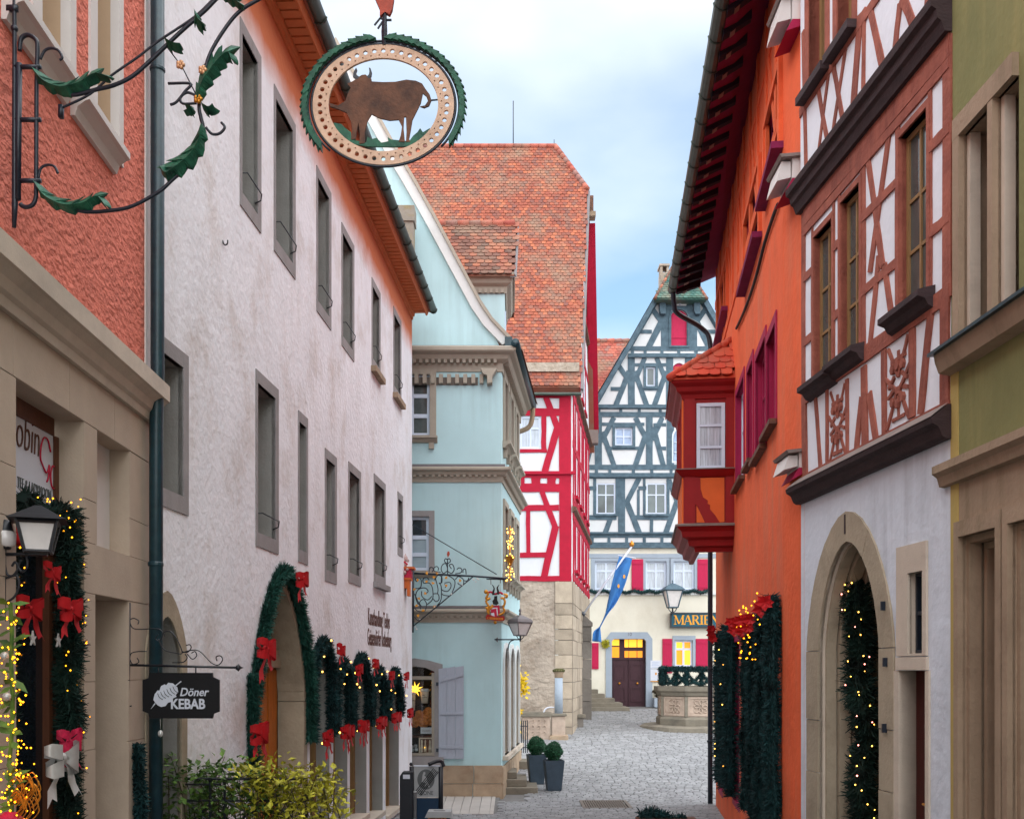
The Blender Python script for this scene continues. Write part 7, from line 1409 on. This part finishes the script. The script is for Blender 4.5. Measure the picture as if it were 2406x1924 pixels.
# ================================================================ steps, planters
for k, (x0, x1, z0, z1, y0) in enumerate(((-.2, .62, -.02, .165, 24.55), (-.2, .36, .165, .34, 24.75), (-.2, .12, .34, .50, 24.95))):
    q = Wall(0, y0, 1, 0); o = box('stone_step', q, x0, x1, z0 + .002, z1, -1.5 + .2 * k, 0, 'step_stone', None, bevel=.012); tag(o, ['lowest and longest stone step at the mint house corner', 'middle stone step at the mint house corner', 'topmost short stone step at the mint house corner'][k], 'step', 'corner steps')
o = box('stone_step', plane(28.2), .1, .75, .2, .46, -1.0, 0, 'step_stone', None, bevel=.012); tag(o, 'single pale stone step behind the planters by the iron railing', 'step')
def planter(label, x, y, w, h, ball, seed):
    t = thing('planter', label, 'planter', (x, y, ground(y)), 'box trees flanking the steps'); g0 = ground(y); b = MB(); b.lathe((x, y, g0), [(w * .36 * 1.414 * .98, 0), (w * .36 * 1.414, .02), (w * .5 * 1.414, h), (w * .46 * 1.414, h), (w * .45 * 1.414, h - .05)], 4, rot=math.pi / 4 + .12); b.build('pot', 'planter_grey', t, bevel=.006); b = MB(); b.lathe((x, y, g0 + h - .06), [(w * .62, 0), (w * .62, .02)], 4, rot=math.pi / 4 + .12); b.build('soil', 'soil', t)
    q = random.Random(seed); mb = MB(); c = Vector((x, y, g0 + h + ball * .92)); mb.ball(c, ball * .82, 14)
    for _ in range(2600):
        d = Vector((q.gauss(0, 1), q.gauss(0, 1), q.gauss(0, 1))).normalized(); r_ = ball * (.84 + .16 * q.random()) * (1 + .06 * math.sin(d.x * 5 + seed) + .05 * math.cos(d.z * 7)); p = c + d * r_; a = (d + Vector((q.uniform(-1, 1), q.uniform(-1, 1), q.uniform(-1, 1)))).normalized(); s2 = a.orthogonal().normalized() * .012; l_ = q.uniform(.025, .05); mb.add([p - s2, p + s2, p + a * l_], [[0, 1, 2]])
    mb.build('box_ball', 'boxwood', t, recalc=False, kind='stuff'); b = MB(); b.tube([(x, y, g0 + h - .05), (x, y, g0 + h + .2)], .02, 6); b.build('stem', 'twig', t)
planter('nearer tapered grey planter with a clipped box ball', 1.02, 25.0, .47, .74, .22, 1); planter('rear tapered grey planter with a clipped box ball, beside the steps', .62, 25.9, .47, .74, .23, 2)
# climbing vine and railing
vn = thing('climbing_vine', 'yellow leaved vine climbing the corner behind the mint house', 'vine', (.25, 29.6, .3)); yv = 29.6; pv = lambda px, py, y=yv: Vector(((px - CX) / F * y, y, EYE + (HY - py) / F * y)); b = MB(); b.tube(curve([pv(1213, 1770), pv(1212, 1700), pv(1216, 1640), pv(1210, 1590), pv(1222, 1585)], 5), .03, 6); b.tube(curve([pv(1214, 1720), pv(1217, 1680), pv(1212, 1640)], 5), .025, 6); b.build('stem', 'twig', vn); mb = MB(); q_ = random.Random(3)
for _ in range(260):
    px, py = (q_.gauss(1224, 7), q_.gauss(1605, 14)) if q_.random() < .68 else (q_.gauss(1215, 5), q_.gauss(1675, 14)); p = pv(px, py, yv + q_.uniform(-.25, .1)); a = Vector((q_.uniform(-1, 1), q_.uniform(-1, 0), q_.uniform(-1, .3))).normalized(); s2 = a.orthogonal().normalized() * .05; mb.add([p, p + a * .06 + s2, p + a * .13, p + a * .06 - s2], [[0, 1, 2, 3]])
mb.build('foliage', 'leaf_vine', vn, recalc=False, kind='stuff')
ir = thing('iron_railing', 'dark blue iron railing beside the mint house', 'railing', (.3, 29, .3)); yi = 29.0; pi_ = lambda px, py: Vector(((px - CX) / F * yi, yi, EYE + (HY - py) / F * yi))
for k in range(8): b = MB(); px = 1207 + k * 4.6; b.tube([pi_(px, 1692), pi_(px, 1768)], .014, 5); b.build('bar', 'iron_navy', ir)
for py in (1705, 1755): b = MB(); b.tube([pi_(1205, py), pi_(1241, py)], .014, 5); b.build('rail', 'iron_navy', ir)
# ================================================================ trough fountain by the red house
yf = 34.6; Wf = plane(yf); rf = lambda a, c_, t, b_: Wf.rect(a, c_, t, b_); gf = ground(yf)
tf = thing('stone_trough', 'carved stone water trough with a pump column at the red house', 'fountain', (.8, yf, gf)); q = rf(1228, 1292, 1682, 1730)
box('basin', Wf, q[0], q[1], gf - .05, q[3], -.8, 0, 'carved', tf, bevel=.01); ring('basin_rim', W0, rc(q[0] - .06, q[1] + .06, q[3], q[3] + .13), rc(q[0] + .1, q[1] - .1, q[3] + .001, q[3] + .129), -yf - .85, -yf + .06, 'step_stone', tf)
b = MB(); b.wbox(q[0] - .07, q[1] + .07, yf - .07, yf + .05, q[3] - .02, q[3] + .12); b.wbox(q[0] - .07, q[1] + .07, yf + .75, yf + .87, q[3] - .02, q[3] + .12); b.build('basin_lip', 'step_stone', tf, bevel=.02)
q_ = random.Random(6)
for k in range(12): x = q[0] + .12 + (k % 4) * (q[1] - q[0] - .24) / 3.5; h = gf + .15 + (k // 4) * .2; b = MB(); b.tube(curve([Wf.P(x, h, .01), Wf.P(x + .08, h + .06, .02), Wf.P(x + .04, h + .13, .02), Wf.P(x - .03, h + .08, .015)], 4), .015, 5); b.build('carved_scroll', 'carved', tf)
q = rf(1297, 1328, 1682, 1738); box('pedestal', Wf, q[0], q[1], gf - .05, q[3], -.45, .02, 'carved', tf, bevel=.015); box('pedestal_cap', Wf, q[0] - .05, q[1] + .05, q[3], q[3] + .09, -.5, .07, 'step_stone', tf, bevel=.02); box('pedestal_foot', Wf, q[0] - .08, q[1] + .1, gf - .05, gf + .14, -.55, .12, 'plinth', tf, bevel=.02)
q = rf(1304, 1323, 1592, 1680); xx = (q[0] + q[1]) / 2; yy = yf + .22; b = MB(); b.lathe((xx, yy, q[2] + .05), [(.14, 0), (.135, q[3] - q[2] - .05)], 16); b.build('column', 'grey_blue_stone', tf, smooth=True); b = MB(); b.lathe((xx, yy, q[3]), [(.13, 0), (.15, .03), (.14, .12), (.2, .2), (.21, .26), (.12, .32)], 16); b.build('capital', 'plinth', tf, smooth=True); b = MB(); b.lathe((xx, yy, q[3] + .2), [(.205, 0), (.215, .07), (.1, .13)], 14); b.build('moss_cap', 'moss', tf, smooth=True)
b = MB(); b.tube(curve([Wf.P(*Wf.sh(1303, 1662), -.2), Wf.P(*Wf.sh(1290, 1662), -.2), Wf.P(*Wf.sh(1282, 1666), -.2), Wf.P(*Wf.sh(1278, 1673), -.2)], 5), .026, 8); b.build('spout', 'sign_white', tf, smooth=True)
bn2 = thing('stone_bench', 'small stone bench against the base of the crimson house', 'bench', (2.55, 38, ground(38))); W8 = plane(38.2); r = W8.rect(1349, 1376, 1678, 1686); box('seat', W8, r[0], r[1], r[2], r[3], -.5, 0, 'step_stone', bn2, bevel=.015); box('support', W8, r[0] + .08, r[1] - .08, ground(38.2) - .05, r[2], -.4, -.08, 'rubble_dark', bn2)
# ================================================================ steps by the blue house
for k, (x1, y0, y1) in enumerate(((460, 1058, 1083), (418, 1020, 1058), (370, 990, 1020), (310, 958, 990), (270, 920, 958))):
    yy = 44.6 + .35 * k; q = plane(yy); z0, z1 = q.sh(0, 1250 + y1 / 2.5577)[1], q.sh(0, 1250 + y0 / 2.5577)[1]; o = box('stone_stair', q, 3.35, q.s(1300 + x1 / 2.5577), max(1.0, 1.1 + .19 * k), 1.1 + .19 * (k + 1) + .02, -2.0 + .3 * k, 0, 'step_stone', None, bevel=.015); tag(o, ['lowest', 'second', 'third', 'fourth', 'topmost'][k] + ' grey stone stair tread left of the dark double door', 'step', 'stairs left of the door')
# ================================================================ well
wx, wy = 6.85, 38.35; wg = ground(37.2); we = thing('well', 'octagonal carved stone well with a fir garland crown on the square', 'well', (wx, wy, wg)); WR = 1.42; wt = EYE + (HY - 1613) / F * 37.0
ro = math.pi / 8
oc = lambda r, z: [Vector((wx + r * math.cos(ro + k * math.pi / 4), wy + r * math.sin(ro + k * math.pi / 4), z)) for k in range(8)]
def octring(name, prof, m):
    b = MB(); b.lathe((wx, wy, 0), prof, 8, rot=ro); b.build(name, m, we)
octring('foot', [(WR + .04, wg), (WR + .06, wg + .4), (WR + .02, wg + .46), (WR - .05, wg + .5)], 'step_stone'); octring('body', [(WR - .06, wg + .5), (WR - .06, wt - .35)], 'carved'); octring('rim', [(WR - .04, wt - .36), (WR + .02, wt - .33), (WR + .06, wt - .22), (WR + .14, wt - .16), (WR + .15, wt), (WR - .2, wt), (WR - .2, wt - .3)], 'step_stone')
for k in range(8):
    a0, a1 = oc(WR - .06, 0)[k], oc(WR - .06, 0)[(k + 1) % 8]; m_ = (a0 + a1) / 2
    if m_.y > wy + .3: continue
    Wq = Wall(a0.x, a0.y, a1.x - a0.x, a1.y - a0.y, 1); lw = (a1 - a0).length
    if (Vector((Wq.n.x, Wq.n.y)) - Vector((m_.x - wx, m_.y - wy)).normalized()).length > 1: Wq = Wall(a0.x, a0.y, a1.x - a0.x, a1.y - a0.y, -1)
    ring('panel_frame', Wq, rc(.06, lw - .06, wg + .53, wt - .38), rc(.13, lw - .13, wg + .6, wt - .44), -.01, .035, 'carved', we); cxp, chp = lw / 2, (wg + .6 + wt - .44) / 2; b = MB()
    for i in range(8):
        a = i * math.pi / 4; e = .30 if i % 2 else .24; b.tube(curve([Wq.P(cxp + .06 * math.cos(a), chp + .06 * math.sin(a), .02), Wq.P(cxp + e * .7 * math.cos(a + .35), chp + e * .7 * math.sin(a + .35), .03), Wq.P(cxp + e * math.cos(a), chp + e * math.sin(a), .02), Wq.P(cxp + e * .8 * math.cos(a - .3), chp + e * .8 * math.sin(a - .3), .02)], 4), .022, 5)
    b.tube([Wq.P(cxp + .08 * math.cos(j * math.pi / 2 + .78), chp + .08 * math.sin(j * math.pi / 2 + .78), .03) for j in range(4)], .02, 5, closed=True); b.build('carved_relief', 'carved', we, smooth=True); box('corner_stone', Wq, -.06, .05, wg + .5, wt - .36, -.05, .05, 'step_stone', we)
bs = MB(); V = []; q_ = random.Random(2)
for z, rr in ((wg - .2, 2.05), (wg + .12, 2.0), (wg + .17, 1.9), (wg + .17, 1.2)): V += [Vector((wx + rr * (1 + .03 * math.sin(k * 2.1)) * math.cos(2 * math.pi * k / 20), wy + rr * (1 + .03 * math.sin(k * 2.1)) * math.sin(2 * math.pi * k / 20), z + (.02 * math.sin(k * 1.7) if rr > 1.5 else 0))) for k in range(20)]
bs.add(V, [[i * 20 + k, i * 20 + (k + 1) % 20, (i + 1) * 20 + (k + 1) % 20, (i + 1) * 20 + k] for i in range(3) for k in range(20)]); bs.build('base_step', 'step_stone', we)
gw_ = thing('well_garland', 'dark fir garland swags wound on iron posts around the well top', 'garland', (wx, wy, wt)); R1 = WR - .12
for k in range(8):
    p = oc(R1, wt)[k]; q = oc(R1, wt)[(k + 1) % 8]; b = MB(); b.tube([p, p + Vector((0, 0, .62))], .03, 6); b.build('iron_post', 'rubble', gw_)
    needles([p + Vector((0, 0, .05 + .14 * j)) for j in range(5)], .13, 700, 'fir_dark', gw_, 'post_greenery', seed=200 + k, wid=.12); needles([p.lerp(q, j / 8) + Vector((0, 0, .64)) for j in range(9)], .13, 800, 'fir_dark', gw_, 'top_greenery', seed=210 + k, wid=.12); needles([p.lerp(q, j / 8) + Vector((0, 0, .5 - .42 * math.sin(math.pi * j / 8))) for j in range(9)], .1, 700, 'fir_dark', gw_, 'swag_greenery', seed=220 + k, wid=.12)
# ================================================================ flag
yq = 40.6; pf = lambda px, py, o=0: Vector(((px - CX) / F * yq, yq - o, EYE + (HY - py) / F * yq)); zf = lambda x, y, o=0: pf(1300 + x / 2.5577, 1250 + y / 2.5577, o)
fl = thing('flag', 'blue flag with gold emblems hanging from a slanted white pole', 'flag', zf(180, 495)); b = MB(); b.tube([zf(180, 492), zf(470, 88)], .042, 8); b.build('flagpole', 'sign_white', fl, smooth=True); b = MB(); b.lathe(zf(472, 90), [(.03, 0), (.09, .06), (.1, .14), (.05, .2), (.02, .26)], 8); b.build('pole_tip', 'gold', fl, smooth=True); b = MB(); b.tube([zf(388, 138), zf(497, 156)], .022, 6); b.build('crossbar', 'sign_white', fl); b = MB(); b.tube([zf(168, 480), zf(190, 500)], .06, 8); b.build('pole_socket', 'iron_navy', fl)
Lf = [(395, 145), (375, 215), (350, 320), (325, 440), (312, 495), (285, 555), (270, 575), (240, 600), (232, 655)]; Rf = [(475, 158), (455, 240), (425, 330), (375, 430), (322, 497), (292, 552), (282, 575), (285, 610), (290, 660)]; V = []; nc = 8
for (a, c_) in zip(curve([(x, y, 0) for x, y in Lf], 4), curve([(x, y, 0) for x, y in Rf], 4)):
    for j in range(nc + 1): t = j / nc; x, y = a.x + (c_.x - a.x) * t, a.y + (c_.y - a.y) * t; V.append(zf(x, y, .1 * math.sin(t * 9 + y * .012)))
n = len(V) // (nc + 1); Fq = [[i * (nc + 1) + j, i * (nc + 1) + j + 1, (i + 1) * (nc + 1) + j + 1, (i + 1) * (nc + 1) + j] for i in range(n - 1) for j in range(nc)]
cl_ = mk('cloth', V, Fq, 'flag_blue', fl, smooth=True, recalc=False); m_ = cl_.modifiers.new('thick', 'SOLIDIFY'); m_.thickness = .012
for x, y in ((424, 268), (390, 325)): b = MB(); b.add([zf(x + 7 * math.cos(j * 1.05), y + 13 * math.sin(j * 1.05), .14) for j in range(6)] + [zf(x + 7 * math.cos(j * 1.05), y + 13 * math.sin(j * 1.05), .12) for j in range(6)], [[0, 1, 2, 3, 4, 5]] + [[j, (j + 1) % 6, (j + 1) % 6 + 6, j + 6] for j in range(6)]); b.build('gold_emblem', 'gold', cl_)
# ================================================================ front of the blue house: sign, lamp, boards
ms = thing('pharmacy_sign', 'teal sign board with gold letters MARIEN over the lit window', 'sign', Wb.P(gx(830), gh(572), .1)); bd = box('board', Wb, gx(706), gx(1120), gh(568), gh(490), .06, .22, 'teal_sign', ms); ring('frame', Wb, rc(gx(700), gx(1126), gh(575), gh(484)), rc(gx(708), gx(1118), gh(566), gh(492)), .05, .26, 'iron_navy', ms)
def letter(strokes, x, w):
    b = MB()
    for i, (a, c_, t_) in enumerate(strokes):
        A, B = Vector((x + a[0] * w, a[1])), Vector((x + c_[0] * w, c_[1])); d = (B - A).normalized(); q = Vector((-d.y, d.x)) * t_ / 2; pts = [(gx(0) + 0, 0)]
        P4 = [A + q, B + q, B - q, A - q]; b.prism(Wb, [zg(p.x, 556 - p.y) for p in P4], .2, .235 + .001 * i)
    b.build('letter', 'gold', bd)
S = 7.5
ser = lambda x, y, w_=12: ((x - w_ / 100, y), (x + w_ / 100, y), 4.5)
LT = {'M': [((.1, 0), (.1, 55), 4), ((.12, 55), (.5, 5), 9), ((.5, 5), (.88, 55), 4), ((.88, 0), (.88, 55), 10), ser(.1, 2, 14), ser(.88, 2, 16), ser(.06, 54, 12), ser(.92, 54, 12)],
      'A': [((.08, 0), (.48, 56), 4), ((.48, 56), (.88, 0), 10), ((.24, 20), (.72, 20), 4), ser(.08, 2, 14), ser(.88, 2, 18)],
      'R': [((.18, 0), (.18, 56), 10), ((.18, 54), (.6, 54), 5), ((.6, 54), (.74, 46), 8), ((.74, 46), (.72, 34), 9), ((.72, 36), (.55, 28), 7), ((.2, 28), (.58, 28), 4.5), ((.5, 28), (.88, 0), 10), ser(.18, 2, 18), ser(.9, 2, 12), ser(.14, 54, 14)],
      'I': [((.5, 0), (.5, 56), 11), ser(.5, 2, 42), ser(.5, 54, 42)], 'E': [((.2, 0), (.2, 56), 10), ((.1, 54), (.82, 54), 5), ((.1, 2), (.84, 2), 5), ((.2, 29), (.66, 29), 4.5), ((.82, 40), (.82, 55), 4.5), ((.84, 2), (.86, 17), 4.5), ((.64, 20), (.64, 37), 4.5)],
      'N': [((.12, 0), (.12, 56), 5), ((.12, 56), (.85, 2), 10), ((.85, 0), (.85, 56), 5), ser(.12, 2, 14), ser(.1, 54, 12), ser(.85, 54, 14)]}
x = 722
for ch, w in (('M', 58), ('A', 50), ('R', 46), ('I', 26), ('E', 44), ('N', 50)): letter(LT[ch], x, w); x += w - 1
lp = thing('square_lamp', 'street lantern with blue-grey roof beside the gold lettered sign', 'lamp', Wb.P(gx(715), gh(480), 1.4)); yy = 45.6; pl3 = lambda x, y: Vector(((1300 + x / 2.5577 - CX) / F * yy, yy, EYE + (HY - (1250 + y / 2.5577)) / F * yy)); c0 = pl3(717, 452)
lantern(lp, c0, .74, .40, pl3(0, 350).z - c0.z, pl3(0, 308).z - pl3(0, 350).z, 'blue_timber', 'lamp_glass', .03, True, rot=.1, crown=1.25); b = MB(); b.tube(curve([pl3(690, 452), pl3(700, 472), pl3(717, 482), pl3(734, 472), pl3(744, 452)], 4), .02, 5); b.tube([pl3(717, 455), pl3(717, 490)], .035, 6); b.tube([pl3(717, 488), Wb.P(gx(717), gh(488), 0)], .035, 6); b.build('lamp_arm', 'iron_navy', lp)
nb = thing('notice_boards', 'two pale blue notice boards beside the dark double door', 'sign', Wb.P(gx(616), gh(898), .05)); box('upper_board', Wb, gx(583), gx(648), gh(818), gh(770), .02, .06, 'sign_white', nb); b2 = box('lower_board', Wb, gx(583), gx(650), gh(892), gh(822), .02, .06, 'sign_white', nb); box('gold_edge', Wb, gx(583), gx(650), gh(898), gh(893), .02, .07, 'gold', nb)
for k, y in enumerate((782, 790, 798, 808)): box('print_line', Wb, gx(592), gx(636 - 8 * (k % 2)), gh(y + 2), gh(y), .06, .062, 'glass_blue', nb)
prism('print_emblem', Wb, [zg(616 + 6 * math.cos(j * 1.05), 850 + 9 * math.sin(j * 1.05)) for j in range(6)], .06, .063, 'gold', b2)
pb = thing('door_planter', 'pale box planter with a withered plant beside the dark door', 'planter', Wb.P(gx(617), GB + .2, .3)); box('box_pot', Wb, gx(594), gx(640), ground(46.6), gh(994), .1, .75, 'grey_blue_stone', pb); needles([Wb.P(gx(617) + .1 * math.sin(j), gh(990) + .07 * j, .4) for j in range(6)], .25, 260, 'twig', pb, 'withered_plant', seed=300, wid=.1)
gl = thing('sill_garland', 'thin fir garland along the upper window sills of the blue house', 'garland', Wb.P(gx(500), gh(370), .15)); needles([Wb.P(gx(190 + 10 * j), gh(358) + .05 * math.sin(j * .7), .16) for j in range(76)], .13, 240, 'fir_dark', gl, seed=310, wid=.12)
wt_ = thing('wall_wreath', 'small yellow-green wreath hanging left of the door', 'wreath', Wb.P(gx(313), gh(690), .1)); needles([Wb.P(gx(313) + .12 * math.cos(j * .6), gh(672) + .14 * math.sin(j * .6), .1) for j in range(12)], .12, 300, 'leaf_yellow', wt_, seed=311, wid=.2)
lw = thing('low_garland', 'tip of a fir garland rising at the bottom edge of the street', 'garland', (2.3, 16.2, .3)); needles([Vector((1.95 + .06 * j, 15.6, ground(15.6) + .4 + .06 * math.sin(j * .5))) for j in range(13)], .12, 900, 'fir_dark', lw, seed=312, wid=.1)
b = MB(); b.wbox(1.9, 2.8, 15.5, 15.75, ground(15.6) - .02, ground(15.6) + .38); b.build('planter_box', 'brown_wood', lw)
